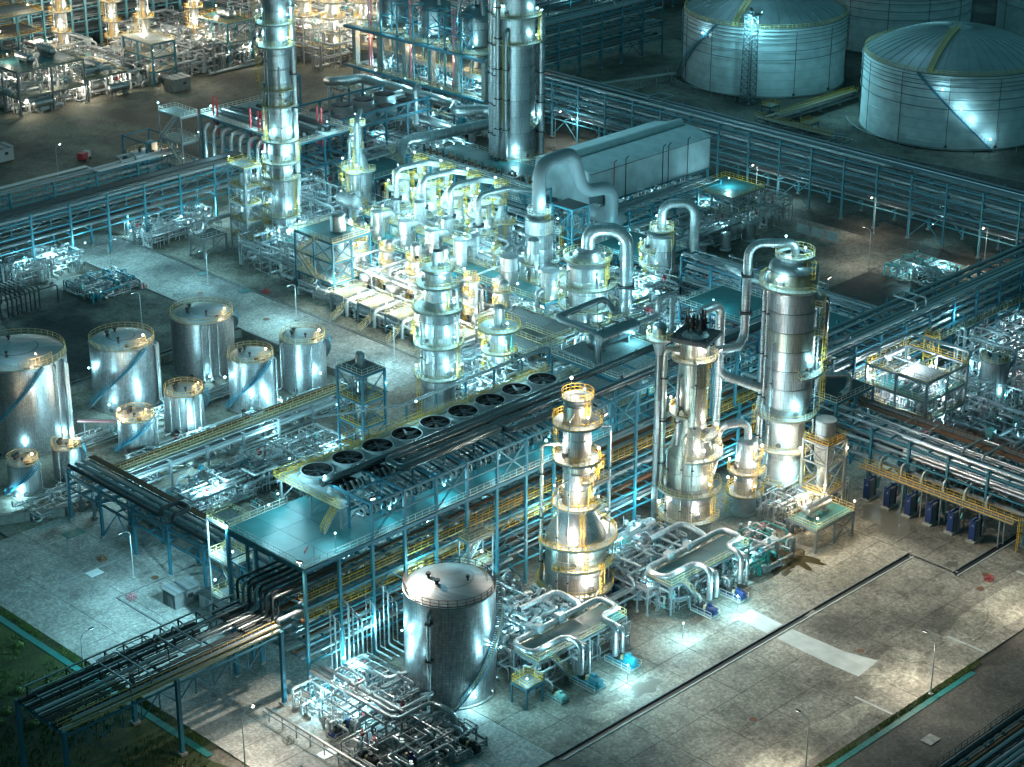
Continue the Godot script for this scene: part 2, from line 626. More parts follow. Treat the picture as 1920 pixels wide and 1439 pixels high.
# pr: [[height, radius], ...] from the ground up; plats: [height, reach, from degrees, to degrees, lamps]
func column(label: String, at: Vector3, pr: Array, plats: Array, o := {}) -> Node3D:
	var t := thing(o.get("name", "distillation_column"), label, o.get("cat", "column"), at, o.get("group", ""))
	var ph: int = o.get("seed", int(absf(at.x * 7.0 + at.z * 3.0)))
	var r := RandomNumberGenerator.new()
	r.seed = ph
	var seg := 32
	var dy: float = o.get("course", 2.6)
	var mats: Array = o.get("mats", ["alu0", "alu1", "alu2", "alu3"])
	for i in pr.size() - 1:
		var y0: float = pr[i][0]
		var y1: float = pr[i + 1][0]
		var r0: float = pr[i][1]
		var r1: float = pr[i + 1][1]
		if i == 0 and o.get("skirt", true):
			put(t, "skirt", cached("sk%.2f_%.2f_%.2f" % [r0, r1, y1], func(g: Geo):
				g.lathe([Vector2(r0 + 0.25, 0), Vector2(r0 + 0.25, 0.35), Vector2(r0, 0.4), Vector2(r1, y1)], seg)), M.fire)
			continue
		if absf(r0 - r1) < 0.05:
			var k := maxi(1, roundi((y1 - y0) / dy))
			var hh := (y1 - y0) / k
			for j in k:
				put(t, "shell_course", cached("co%.2f_%.2f" % [r0, hh], func(g: Geo):
					g.lathe([Vector2(r0 - 0.07, 0), Vector2(r0 - 0.07, 0.04), Vector2(r0, 0.06), Vector2(r0, hh - 0.22), Vector2(r0 + 0.05, hh - 0.22), Vector2(r0 + 0.05, hh - 0.09), Vector2(r0 - 0.07, hh - 0.07), Vector2(r0 - 0.07, hh)], seg)),
					M[mats[r.randi() % mats.size()]], Vector3(0, y0 + j * hh, 0))
		else:
			var ck := Geo.new()
			ck.lathe([Vector2(r0 + 0.04, y0), Vector2(r0 + 0.04, y0 + 0.1), Vector2(r0, y0 + 0.1), Vector2(r1, y1 - 0.05), Vector2(r1 + 0.03, y1 - 0.05), Vector2(r1 + 0.03, y1)], seg)
			for j in 14:
				var a := TAU * j / 14.0
				var d := Vector3(cos(a), 0, sin(a))
				ck.bar(d * (r0 + 0.01) + Vector3.UP * (y0 + 0.1), d * (r1 + 0.01) + Vector3.UP * (y1 - 0.05), 0.06, 0.04)
			geo(t, "cone", ck, M[mats[0]])
	var top: Array = pr[pr.size() - 1]
	var tr: float = top[1]
	var hd: float = o.get("head", 0.5)
	put(t, "head", cached("hd%.2f_%.2f" % [tr, hd], func(g: Geo):
		if hd > 0.2:
			g.lathe(dome(tr, tr * hd, 8), seg, true)
			for j in 10:
				var a := TAU * j / 10.0
				var d := Vector3(cos(a), 0, sin(a))
				for q in 3:
					var b0 := PI * 0.5 * q / 3.5
					var b1 := PI * 0.5 * (q + 1) / 3.5
					g.bar(d * (tr * cos(b0) + 0.01) + Vector3.UP * tr * hd * sin(b0), d * (tr * cos(b1) + 0.01) + Vector3.UP * tr * hd * sin(b1), 0.05, 0.03)
		else:
			g.lathe([Vector2(tr + 0.05, -0.02), Vector2(tr + 0.05, 0.06), Vector2(0.01, 0.2)], seg)), M[mats[mats.size() - 1]], Vector3(0, top[0], 0))
	var rm: Material = M[o.get("rail", "yellow2")]
	var prev := 0.0
	var pa := 1.9
	for i in plats.size():
		var p: Array = plats[i]
		var y: float = p[0]
		var rc := 0.0
		for j in pr.size() - 1:
			if y >= pr[j][0] and y <= pr[j + 1][0]:
				rc = maxf(rc, lerpf(pr[j][1], pr[j + 1][1], (y - pr[j][0]) / maxf(pr[j + 1][0] - pr[j][0], 0.01)))
		if rc == 0.0: rc = tr * 0.55
		var a0 := deg_to_rad(p[2])
		var a1 := deg_to_rad(p[3])
		ring_platform(t, y, rc + 0.02, rc + p[1], a0, a1, M[o.get("deck", "deck")], rm)
		var rmax := rc
		for j in pr.size():
			if pr[j][0] >= prev - 0.1 and pr[j][0] <= y + 0.1: rmax = maxf(rmax, pr[j][1])
		var la := lerpf(a0, a1, 0.5 + 0.22 * (1.0 if i % 2 == 0 else -1.0))
		var d := Vector3(cos(la), 0, sin(la))
		var rl: float = minf(rmax + 0.45, rc + p[1] - 0.3) if rmax > rc + 0.5 else rc + p[1] - 0.25
		if o.get("ladders", true):
			ladder(t, d * maxf(rl, rmax + 0.2) + Vector3.UP * prev, d * rl + Vector3.UP * y, d, M[o.get("ladder", "yellow")])
		prev = y
		# manway with its flange
		var ma := lerpf(a0, a1, 0.5 - 0.2 * (1.0 if i % 2 == 0 else -1.0))
		var md := Vector3(cos(ma), 0, sin(ma))
		if rc > 1.2:
			var mg := Geo.new()
			var c := md * (rc - 0.1) + Vector3.UP * (y + 1.0)
			mg.tube(PackedVector3Array([c, c + md * 0.5]), 0.36, 14)
			mg.tube(PackedVector3Array([c + md * 0.42, c + md * 0.56]), 0.48, 14)
			geo(t, "manway", mg, M.alu3)
		var n := mini(p[4], 2 if p[3] - p[2] > 150 else 1)
		for k in n:
			var a := lerpf(a0, a1, (k + 0.5) / n + 0.06)
			var q: Vector3 = Vector3(cos(a), 0, sin(a)) * (rc + p[1] - 0.2)
			pipe(t, "lamp_pole", q + Vector3.UP * y, q + Vector3.UP * (y + 2.0), 0.035, M.steel)
			lamp(t, q + Vector3.UP * (y + 2.15), 1.35 * float(o.get("le", 14.0)), o.get("lc", COOL), o.get("ls", 0.24))
	for rs in o.get("risers", []):
		var a := deg_to_rad(rs[0])
		var d := Vector3(cos(a), 0, sin(a))
		var rr := 0.0
		for j in pr.size():
			if pr[j][0] >= rs[2] and pr[j][0] <= rs[3] + 0.5: rr = maxf(rr, pr[j][1])
		if rr == 0.0: rr = tr
		var g: float = rs[1]
		var off: float = rs[4] if rs.size() > 4 else 0.35
		var q := d * (rr + g + off)
		var pts := PackedVector3Array([q + Vector3.UP * rs[2], q + Vector3.UP * rs[3], d * (rr * 0.3) + Vector3.UP * rs[3]])
		run(t, "riser_pipe", pts, g, M[mats[r.randi() % mats.size()]] if rs.size() < 6 else M[rs[5]], maxf(g * 2.2, 0.3), 5.0)
		var s := d.cross(Vector3.UP)
		var yy: float = rs[2] + 4.0
		while yy < rs[3] - 2.0:
			var cg := Geo.new()
			cg.box(q + Vector3.UP * yy, Vector3(g * 2.6, 0.22, g * 2.6), Basis(s, Vector3.UP, d))
			cg.bar(q + Vector3.UP * yy, d * rr * 0.97 + Vector3.UP * (yy - 0.7), 0.09, 0.09)
			geo(t, "pipe_clamp", cg, M.dark)
			yy += 7.5
	return t


func tank(label: String, at: Vector3, r: float, h: float, o := {}) -> Node3D:
	var t := thing("storage_tank", label, "tank", at, o.get("group", ""))
	var seg := 64 if r > 5.0 else 40
	var sm: Material = M[o.get("mat", "clad0")]
	var g := Geo.new()
	g.lathe([Vector2(r + 0.35, 0), Vector2(r + 0.35, 0.25), Vector2(r, 0.25)], seg)
	geo(t, "foundation_ring", g, M.conc)
	g = Geo.new()
	g.lathe([Vector2(r, 0.2), Vector2(r, h)], seg)
	geo(t, "shell", g, sm)
	g = Geo.new()
	g.lathe([Vector2(r, h - 0.25), Vector2(r + 0.12, h - 0.25), Vector2(r + 0.12, h), Vector2(r - 0.1, h + 0.04)], seg)
	geo(t, "top_angle", g, M[o.get("rim", "alu3")])
	var rh: float = o.get("roof", r * 0.16)
	var R := (r * r + rh * rh) / (2.0 * rh)
	var pr := []
	for i in 9:
		var x := r * (1.0 - i / 8.0)
		pr.append(Vector2(maxf(x, 0.001), h + sqrt(R * R - x * x) - (R - rh)))
	g = Geo.new()
	g.lathe(pr, seg, true)
	var roof := geo(t, "roof", g, M[o.get("roofm", "alu1")])
	if o.get("ribs", 0) > 0:
		g = Geo.new()
		var nr: int = o.ribs
		for j in nr:
			var a := TAU * j / nr
			var d := Vector3(cos(a), 0, sin(a))
			for i in 7:
				g.bar(d * pr[i].x + Vector3.UP * (pr[i].y + 0.02), d * pr[i + 1].x + Vector3.UP * (pr[i + 1].y + 0.02), 0.16, 0.16)
		geo(roof, "roof_seam", g, M[o.get("roofm", "alu1")])
	var hr := Geo.new()
	rail(hr, arc_points(r - 0.05, 0.0, TAU, h, 1.3), false, 1.1, 1.5, o.get("rw", 0.042))
	geo(t, "handrail", hr, M[o.get("rail", "yellow2")])
	# inspection walkway and roof fittings
	var sa: float = deg_to_rad(o.get("stop", 80.0))
	var dirv := Vector3(cos(sa), 0, sin(sa))
	if r < 15.0:
		g = Geo.new()
		for i in 4:
			var a := sa - 0.3 + 0.2 * i
			g.box(Vector3(cos(a), 0, sin(a)) * (r - 0.6) + Vector3.UP * (h + 0.2), Vector3(1.0, 0.08, 1.0), Basis(Vector3.UP, -a))
		geo(t, "gauging_platform", g, M.grate)
		var h2 := Geo.new()
		rail(h2, arc_points(r - 1.2, sa - 0.45, sa + 0.45, h + 0.25))
		geo(t, "platform_rail", h2, M.yellow2)
		for q in [[2.6, 0.35], [3.4, 0.3], [0.9, 0.22]]:
			var d := Vector3(cos(sa + q[0]), 0, sin(sa + q[0])) * r * 0.45
			var vy := h + sqrt(R * R - d.length_squared()) - (R - rh)
			g = Geo.new()
			g.tube(PackedVector3Array([d + Vector3.UP * (vy - 0.1), d + Vector3.UP * (vy + 0.5)]), q[1] * 0.7, 10)
			g.tube(PackedVector3Array([d + Vector3.UP * (vy + 0.5), d + Vector3.UP * (vy + 0.75)]), q[1] * 1.3, 10)
			geo(t, "roof_vent", g, M.dark)
		var hd := Vector3(cos(sa + 0.5), 0, sin(sa + 0.5)) * r * 0.72
		g = Geo.new()
		g.tube(PackedVector3Array([hd + Vector3.UP * (h + 0.1), hd + Vector3.UP * (h + 0.55)]), 0.45, 14)
		geo(t, "roof_hatch", g, M.rust)
	# spiral stair
	if o.has("st0"):
		var b0 := deg_to_rad(o.st0)
		var b1 := sa
		var w: float = o.get("sw", 0.85)
		for e in [0.1, 0.1 + w]:
			g = Geo.new()
			var p := PackedVector3Array()
			for i in 25:
				var a := lerpf(b0, b1, i / 24.0)
				p.append(Vector3(cos(a) * (r + e), lerpf(0.1, h, i / 24.0), sin(a) * (r + e)))
			for i in 24:
				g.bar(p[i], p[i + 1], 0.06, 0.26)
			geo(t, "stair_stringer", g, M.stairblue)
			if e > 0.5:
				var sr := Geo.new()
				rail(sr, p, false, 1.1, 1.4)
				geo(t, "stair_rail", sr, M[o.get("srail", "stairblue")])
		g = Geo.new()
		var k := int(h / 0.25)
		for i in k:
			var a := lerpf(b0, b1, (i + 0.5) / k)
			g.box(Vector3(cos(a) * (r + 0.1 + w * 0.5), lerpf(0.1, h, (i + 0.5) / k), sin(a) * (r + 0.1 + w * 0.5)), Vector3(w, 0.04, 0.27), Basis(Vector3.UP, -a))
		geo(t, "stair_tread", g, M.grate).set_meta("kind", "stuff")
	for a in o.get("pipes", []):
		var q := deg_to_rad(a[0])
		var d := Vector3(cos(q), 0, sin(q))
		var pr2: float = a[1]
		run(t, "down_pipe", PackedVector3Array([d * (r - 0.3) + Vector3.UP * (h * a[2]), d * (r + 0.3 + pr2) + Vector3.UP * (h * a[2]), d * (r + 0.3 + pr2) + Vector3.UP * 0.6, d * (r + 2.5) + Vector3.UP * 0.6]), pr2, M.alu0, 0.5)
	for a in o.get("nozzles", [150.0, 120.0]):
		var q := deg_to_rad(a)
		var d := Vector3(cos(q), 0, sin(q))
		g = Geo.new()
		g.tube(PackedVector3Array([d * (r - 0.1) + Vector3.UP * 0.9, d * (r + 0.35) + Vector3.UP * 0.9]), 0.3, 12)
		g.tube(PackedVector3Array([d * (r + 0.3) + Vector3.UP * 0.9, d * (r + 0.42) + Vector3.UP * 0.9]), 0.45, 12)
		geo(t, "manhole", g, M.alu3)
	for l in o.get("lamps", []):
		var q := deg_to_rad(l[0])
		var d := Vector3(cos(q), 0, sin(q))
		beam(t, "lamp_bracket", d * (r - 0.02) + Vector3.UP * (l[1] - 0.1), d * (r + l[2]) + Vector3.UP * (l[1] - 0.1), 0.07, M.steel)
		lamp(t, d * (r + l[2]) + Vector3.UP * l[1], l[3], l[4] if l.size() > 4 else COOL, o.get("ls", 0.26))
	return t


# a pipe rack along x or z: posts, beams, struts, braces and every pipe on it
func rack(o: Dictionary) -> Node3D:
	var ax: String = o.ax
	var s0: float = o.s0
	var s1: float = o.s1
	var a: float = o.o0
	var b: float = o.o1
	var at := func(s: float, y: float, w: float) -> Vector3: return Vector3(s, y, w) if ax == "x" else Vector3(w, y, s)
	var t := thing(o.get("name", "pipe_rack"), o.label, "pipe rack", at.call(s0, 0.0, a), o.get("group", ""), 0.0, true)
	var r := RandomNumberGenerator.new()
	r.seed = o.get("seed", 1)
	var bm: Material = M[o.get("mat", "blue")]
	var pw: float = o.get("pw", 0.42)
	var lv: Array = o.lv
	var top: float = o.get("top", lv[lv.size() - 1] + 0.3)
	var n := maxi(1, roundi((s1 - s0) / float(o.get("bay", 8.0))))
	var sides := [a, b]
	var base: float = o.get("base", 0.0)
	var skip: Array = o.get("skip", [])
	for i in n + 1:
		var s := lerpf(s0, s1, float(i) / n)
		for w in sides:
			if not skip.has(i):
				beam(t, "post", at.call(s, base, w), at.call(s, top, w), pw, bm)
				if base == 0.0:
					blk(t, "post_plinth", at.call(s, 0.2, w), Vector3(pw * 2.0, 0.4, pw * 2.0), M.conc)
		for y in lv:
			beam(t, "cross_beam", at.call(s, y, a), at.call(s, y, b), 0.26, bm, 0.36)
			if o.get("mid", true) and i < n and (s1 - s0) / n > 5.0:
				var sm := s + (s1 - s0) / n * 0.5
				beam(t, "tie_beam", at.call(sm, y, a), at.call(sm, y, b), 0.2, bm, 0.26)
	for y in lv:
		for w in sides:
			beam(t, "stringer", at.call(s0, y - 0.32, w), at.call(s1, y - 0.32, w), 0.2, bm, 0.3)
	for tr in o.get("truss", []):
		# [lower, upper, side]: a truss of verticals and diagonals
		var w: float = sides[tr[2]]
		var k := n * int(o.get("tn", 4))
		for i in k:
			var p := lerpf(s0, s1, float(i) / k)
			var q := lerpf(s0, s1, float(i + 1) / k)
			var m := (p + q) * 0.5
			beam(t, "truss_vertical", at.call(p, tr[0], w), at.call(p, tr[1], w), 0.14, bm)
			if i % 2 == 0:
				beam(t, "truss_diagonal", at.call(p, tr[0], w), at.call(q, tr[1], w), 0.13, bm)
			else:
				beam(t, "truss_diagonal", at.call(p, tr[1], w), at.call(q, tr[0], w), 0.13, bm)
	var be: int = o.get("brace", 0)
	if be > 0:
		for i in n:
			if i % be == be / 2:
				for w in sides:
					var p := lerpf(s0, s1, float(i) / n)
					var q := lerpf(s0, s1, float(i + 1) / n)
					var y0 := 0.5
					for y in lv:
						var m := (p + q) * 0.5
						beam(t, "brace", at.call(p, y0, w), at.call(m, y - 0.4, w), 0.16, bm)
						beam(t, "brace", at.call(q, y0, w), at.call(m, y - 0.4, w), 0.16, bm)
						y0 = y
	var pm: Array = o.get("pm", ["alu0", "alu1", "pale", "steel", "darkpipe", "alu3"])
	var fill: float = o.get("fill", 0.72)
	for y in lv:
		var w := a + 0.5
		while w < b - 0.4:
			var pr: float = [0.09, 0.12, 0.15, 0.18, 0.22, 0.3, 0.38][r.randi() % 7] * float(o.get("ps", 1.0))
			w += pr
			if w > b - 0.4: break
			if r.randf() < fill:
				var e0 := s0 - float(o.get("ext", 0.6))
				var e1 := s1 + float(o.get("ext", 0.6))
				if r.randf() < 0.2: e0 = lerpf(s0, s1, r.randf() * 0.5)
				elif r.randf() < 0.2: e1 = lerpf(s0, s1, 0.5 + r.randf() * 0.5)
				var yy: float = y + 0.19 + pr
				if r.randf() < float(o.get("loop", 0.1)) and y == lv[lv.size() - 1]:
					var m := lerpf(s0, s1, 0.2 + 0.6 * r.randf())
					var lw := 3.0 + r.randf() * 2.0
					var up := 1.2 + r.randf()
					var sh := (b - w) * 0.8 if w < (a + b) * 0.5 else (a - w) * 0.8
					run(t, "pipe", PackedVector3Array([at.call(e0, yy, w), at.call(m, yy, w), at.call(m, yy + up, w), at.call(m, yy + up, w + sh), at.call(m + lw, yy + up, w + sh), at.call(m + lw, yy + up, w), at.call(m + lw, yy, w), at.call(e1, yy, w)]), pr, M[pm[r.randi() % pm.size()]])
				else:
					pipe(t, "pipe", at.call(e0, yy, w), at.call(e1, yy, w), pr, M[pm[r.randi() % pm.size()]])
			w += pr + 0.12 + r.randf() * 0.25
	for wk in o.get("walk", []):
		# [height, from, to, colour of the rail]
		var y: float = wk[0]
		var k := maxi(1, roundi((s1 - s0) / 6.0))
		for i in k:
			var p := lerpf(s0, s1, float(i) / k) + 0.02
			var q := lerpf(s0, s1, float(i + 1) / k) - 0.02
			var c: Vector3 = (at.call(p, y, wk[1]) + at.call(q, y, wk[2])) * 0.5
			var z: Vector3 = at.call(q - p, 0.08, wk[2] - wk[1])
			blk(t, "walkway_grating", c, z.abs(), M.grate)
		for w in [wk[1], wk[2]]:
			var g := Geo.new()
			var og := org(t)
			rail(g, PackedVector3Array([at.call(s0, y, w) - og, at.call(s1, y, w) - og]))
			geo(t, "handrail", g, M[wk[3]])
	for tr in o.get("tray", []):
		var c: Vector3 = (at.call(s0, tr[0], tr[1]) + at.call(s1, tr[0], tr[1] + tr[2])) * 0.5
		blk(t, "cable_tray", c, at.call(s1 - s0, 0.16, tr[2]).abs(), M[o.get("traym", "steel")])
	for l in o.get("lamps", []):
		lamp(t, at.call(l[0], l[1], l[2]), l[3], o.get("lc", COOL), o.get("ls", 0.24))
	return t


# a steel frame with decks: lv [height, deck?] per level
func frame(o: Dictionary) -> Node3D:
	var x0: float = o.x
	var z0: float = o.z
	var nx: int = o.nx
	var nz: int = o.nz
	var dx: float = o.dx
	var dz: float = o.dz
	var x1 := x0 + nx * dx
	var z1 := z0 + nz * dz
	var t := thing(o.get("name", "steel_structure"), o.label, o.get("cat", "structure"), Vector3(x0, 0, z0), o.get("group", ""), 0.0, true)
	var bm: Material = M[o.get("mat", "blue")]
	var lv: Array = o.lv
	var pw: float = o.get("pw", 0.36)
	var top: float = o.get("top", lv[lv.size() - 1][0])
	for i in nx + 1:
		for j in nz + 1:
			if i == 0 or j == 0 or i == nx or j == nz or o.get("inner", false):
				beam(t, "post", Vector3(x0 + i * dx, 0, z0 + j * dz), Vector3(x0 + i * dx, top, z0 + j * dz), pw, bm)
	var og := org(t)
	for l in lv:
		var y: float = l[0] - 0.24
		for i in nx + 1:
			beam(t, "beam", Vector3(x0 + i * dx, y, z0), Vector3(x0 + i * dx, y, z1), 0.22, bm, 0.34)
		for j in nz + 1:
			beam(t, "beam", Vector3(x0, y - 0.01, z0 + j * dz), Vector3(x1, y - 0.01, z0 + j * dz), 0.22, bm, 0.34)
		if l[1] != "":
			for i in nx:
				for j in nz:
					if l.size() > 3 and l[3].has(i * 10 + j): continue
					blk(t, "deck_panel", Vector3(x0 + (i + 0.5) * dx, l[0], z0 + (j + 0.5) * dz), Vector3(dx - 0.05, 0.1, dz - 0.05), M[l[1]])
			if l[2] != "":
				var g := Geo.new()
				var yy: float = l[0] + 0.05
				rail(g, PackedVector3Array([Vector3(x0, yy, z0) - og, Vector3(x1, yy, z0) - og, Vector3(x1, yy, z1) - og, Vector3(x0, yy, z1) - og]), true)
				geo(t, "handrail", g, M[l[2]])
	var br: Array = o.get("brace", [])
	for q in br:
		# [face, bay]: face 0 is the -x side, 1 the +z side
		var y0 := 0.3
		for l in lv:
			var y1: float = l[0] - 0.4
			var p: Vector3
			var w: Vector3
			if q[0] == 0:
				p = Vector3(x0, 0, z0 + q[1] * dz); w = Vector3(0, 0, dz)
			else:
				p = Vector3(x0 + q[1] * dx, 0, z1); w = Vector3(dx, 0, 0)
			beam(t, "brace", p + Vector3.UP * y0, p + w + Vector3.UP * y1, 0.16, bm)
			beam(t, "brace", p + w + Vector3.UP * y0, p + Vector3.UP * y1, 0.15, bm)
			y0 = l[0]
	for s in o.get("stairs", []):
		stairs(t, s[0], s[1], 0.9, M.steel, M[o.get("srail", "yellow2")])
	for l in o.get("lamps", []):
		lamp(t, l, o.get("le", 14.0), o.get("lc", COOL), o.get("ls", 0.24))
	return t


func drum(label: String, c: Vector3, ax: String, r: float, l: float, m := "alu0", legs := -1.0, group := "", called := "horizontal_vessel") -> Node3D:
	var t := thing(called, label, "vessel", Vector3(c.x, 0, c.z), group, 0.0 if ax == "x" else -PI * 0.5)
	var k := maxi(1, roundi(l / 2.4))
	var hh := l / k
	for j in k:
		var s := put(t, "shell_course", cached("dr%.2f_%.2f" % [r, hh], func(g: Geo):
			g.lathe([Vector2(r - 0.02, 0), Vector2(r, 0.04), Vector2(r, hh - 0.14), Vector2(r + 0.04, hh - 0.14), Vector2(r + 0.04, hh - 0.04), Vector2(r - 0.02, hh)], 28)), M[["alu0", "alu1", "alu2"][j % 3] if m == "alu0" else m])
		s.transform = Transform3D(Basis(Vector3(0, -1, 0), Vector3(1, 0, 0), Vector3(0, 0, 1)), Vector3(-l * 0.5 + j * hh, c.y, 0))
	for e in [-1.0, 1.0]:
		var s := put(t, "head", cached("dh%.2f" % r, func(g: Geo): g.lathe(dome(r, r * 0.62), 28, true)), M[m])
		s.transform = Transform3D(Basis(Vector3(0, -e, 0), Vector3(e, 0, 0), Vector3(0, 0, 1)), Vector3(l * 0.5 * e, c.y, 0))
		var y0 := 0.0 if legs < 0.0 else legs
		blk(t, "saddle", Vector3(l * 0.3 * e, (y0 + c.y - r * 0.5) * 0.5, 0), Vector3(0.4, c.y - r * 0.5 - y0, r * 1.5), M.conc if legs < 0.0 else M.steel)
	for q in [-0.25, 0.1, 0.35]:
		var g := Geo.new()
		var p := Vector3(l * q, c.y + r * 0.9, 0)
		g.tube(PackedVector3Array([p, p + Vector3.UP * 0.5]), r * 0.16, 10)
		g.tube(PackedVector3Array([p + Vector3.UP * 0.45, p + Vector3.UP * 0.57]), r * 0.26, 10)
		geo(t, "nozzle", g, M.alu3)
	return t


# interconnecting small-bore piping of a plot: every pipe a part
func maze(label: String, x0: float, z0: float, x1: float, z1: float, y1: float, n: int, sd: int, o := {}) -> Node3D:
	var t := thing("pipework", label, "pipework", Vector3(x0, 0, z0), o.get("group", ""), 0.0, true)
	var r := RandomNumberGenerator.new()
	r.seed = sd
	var pm: Array = o.get("pm", ["alu0", "alu1", "alu2", "pale", "pale", "steel"])
	var rs: Array = o.get("rs", [0.06, 0.08, 0.1, 0.13, 0.18, 0.24])
	for i in int(n * 1.6):
		var rad: float = rs[r.randi() % rs.size()]
		var x := snappedf(r.randf_range(x0, x1), 0.6)
		var z := snappedf(r.randf_range(z0, z1), 0.6)
		var y := snappedf(r.randf_range(0.5, y1), 0.5)
		var p := PackedVector3Array()
		if r.randf() < 0.6:
			p.append(Vector3(x, 0.1, z))
		p.append(Vector3(x, y, z))
		var d := r.randi() % 2
		for k in 2 + r.randi() % 3:
			if d % 2 == 0:
				x = clampf(snappedf(x + r.randf_range(-1, 1) * (x1 - x0) * 0.6, 0.6), x0, x1)
			else:
				z = clampf(snappedf(z + r.randf_range(-1, 1) * (z1 - z0) * 0.6, 0.6), z0, z1)
			p.append(Vector3(x, y, z))
			if r.randf() < 0.45:
				y = clampf(y + snappedf(r.randf_range(-2.0, 2.0), 0.5), 0.4, y1)
				p.append(Vector3(x, y, z))
			d += 1
		if r.randf() < 0.6:
			p.append(Vector3(x, 0.1, z))
		var q := PackedVector3Array([p[0]])
		for k in range(1, p.size()):
			if p[k].distance_to(q[q.size() - 1]) > 0.35: q.append(p[k])
		if q.size() < 2: continue
		run(t, "pipe", q, rad, M[pm[r.randi() % pm.size()]], 0.0, 1.8)
		if r.randf() < 0.4 and q.size() > 2:
			var c := q[1].lerp(q[2], 0.4)
			var g := Geo.new()
			var og := org(t)
			g.box(c - og, Vector3.ONE * rad * 3.2)
			g.bar(c - og, c - og + Vector3.UP * (0.5 + rad), 0.06, 0.06)
			g.tube(PackedVector3Array([c - og + Vector3.UP * (0.5 + rad), c - og + Vector3.UP * (0.56 + rad)]), 0.12 + rad, 8)
			geo(t, "valve", g, M[["mint", "motor", "steel", "pale", "red"][r.randi() % 5 if r.randf() < 0.5 else 3]])
	for i in int(n * float(o.get("hooks", 0.5))):
		var rad: float = rs[r.randi() % mini(4, rs.size())]
		var x := snappedf(r.randf_range(x0, x1), 0.4)
		var z := snappedf(r.randf_range(z0, z1), 0.4)
		var h := r.randf_range(0.45, 1.15) * y1
		var e := r.randf_range(0.5, 1.6) * (1.0 if r.randf() < 0.5 else -1.0)
		var p := PackedVector3Array([V(x, 0.1, z), V(x, h, z), V(x + e, h, z), V(x + e, maxf(h - r.randf_range(0.6, 3.0), 0.2), z)]) if r.randf() < 0.5 else PackedVector3Array([V(x, 0.1, z), V(x, h, z), V(x, h, z + e), V(x, maxf(h - r.randf_range(0.6, 3.0), 0.2), z + e)])
		run(t, "riser_pipe", p, rad, M[pm[r.randi() % pm.size()]])
	for i in int(o.get("posts", 0)):
		var x := snappedf(r.randf_range(x0, x1), 1.0)
		var z := snappedf(r.randf_range(z0, z1), 1.0)
		beam(t, "pipe_support", Vector3(x, 0, z), Vector3(x, y1 * 0.8, z), 0.16, M[o.get("pmat", "blue2")])
		beam(t, "pipe_support", Vector3(x - 0.9, y1 * 0.8, z), Vector3(x + 0.9, y1 * 0.8, z), 0.16, M[o.get("pmat", "blue2")])
	for i in int(o.get("lamps", 0) * 0.35 + 0.6):
		var x := r.randf_range(x0, x1)
		var z := r.randf_range(z0, z1)
		var y: float = o.get("ly", 3.5) * (0.6 + 0.7 * r.randf())
		pipe(t, "lamp_pole", Vector3(x, 0, z), Vector3(x, y, z), 0.05, M.steel)
		lamp(t, Vector3(x, y + 0.2, z), o.get("le", 22.0) * 1.7, o.get("lc", COOL), o.get("ls", 0.24))
	return t


func pump(label: String, at: Vector3, turn: float, s: float, mm: String, group := "") -> Node3D:
	var t := thing("pump", label, "pump", at, group, turn)
	blk(t, "plinth", Vector3(0, 0.15 * s, 0), Vector3(4.6, 0.3, 2.0) * s, M.conc)
	blk(t, "skid", Vector3(0, 0.4 * s, 0), Vector3(4.3, 0.22, 1.6) * s, M[mm])
	var g := Geo.new()
	var ay := 1.15 * s
	g.tube(PackedVector3Array([Vector3(0.5 * s, ay, 0), Vector3(1.95 * s, ay, 0)]), 0.55 * s, 18)
	for i in 14:
		var a := TAU * i / 14.0
		g.box(Vector3(1.2 * s, ay + cos(a) * 0.57 * s, sin(a) * 0.57 * s), Vector3(1.3, 0.12, 0.03) * s, Basis(Vector3.RIGHT, a))
	g.box(Vector3(1.2 * s, 0.7 * s, 0), Vector3(1.2, 0.4, 0.9) * s)
	var mo := geo(t, "motor", g, M[mm])
	g = Geo.new()
	g.tube(PackedVector3Array([Vector3(1.95 * s, ay, 0), Vector3(2.2 * s, ay, 0)]), 0.5 * s, 16)
	geo(mo, "fan_cowl", g, M[mm])
	blk(t, "terminal_box", Vector3(1.0 * s, 1.85 * s, 0.1 * s), Vector3(0.6, 0.4, 0.55) * s, M[mm])
	blk(t, "coupling_guard", Vector3(0.1 * s, 1.0 * s, 0), Vector3(0.8, 0.6, 0.5) * s, M.yellow2)
	g = Geo.new()
	g.tube(PackedVector3Array([Vector3(-1.3 * s, ay, 0), Vector3(-0.4 * s, ay, 0)]), 0.62 * s, 18)
	g.tube(PackedVector3Array([Vector3(-0.45 * s, ay, 0), Vector3(-0.2 * s, ay, 0)]), 0.36 * s, 12)
	g.box(Vector3(-0.9 * s, 0.7 * s, 0), Vector3(0.7, 0.5, 0.9) * s)
	geo(t, "casing", g, M.dark)
	g = Geo.new()
	g.tube(rounded(PackedVector3Array([Vector3(-0.9 * s, ay, 0.2 * s), Vector3(-0.9 * s, 2.9 * s, 0.2 * s), Vector3(-2.6 * s, 2.9 * s, 0.2 * s)]), 0.7 * s), 0.24 * s, 12)
	g.tube(rounded(PackedVector3Array([Vector3(-1.2 * s, ay, -0.3 * s), Vector3(-2.2 * s, ay, -0.3 * s), Vector3(-2.2 * s, 3.2 * s, -0.3 * s)]), 0.6 * s), 0.3 * s, 12)
	geo(t, "nozzle_pipe", g, M.alu0)
	g = Geo.new()
	for z in [-1.1 * s, 1.1 * s]:
		rail(g, PackedVector3Array([Vector3(-2.2 * s, 0, z), Vector3(2.2 * s, 0, z)]), false, 1.1, 1.6)
	geo(t, "guard_rail", g, M.railw)
	return t


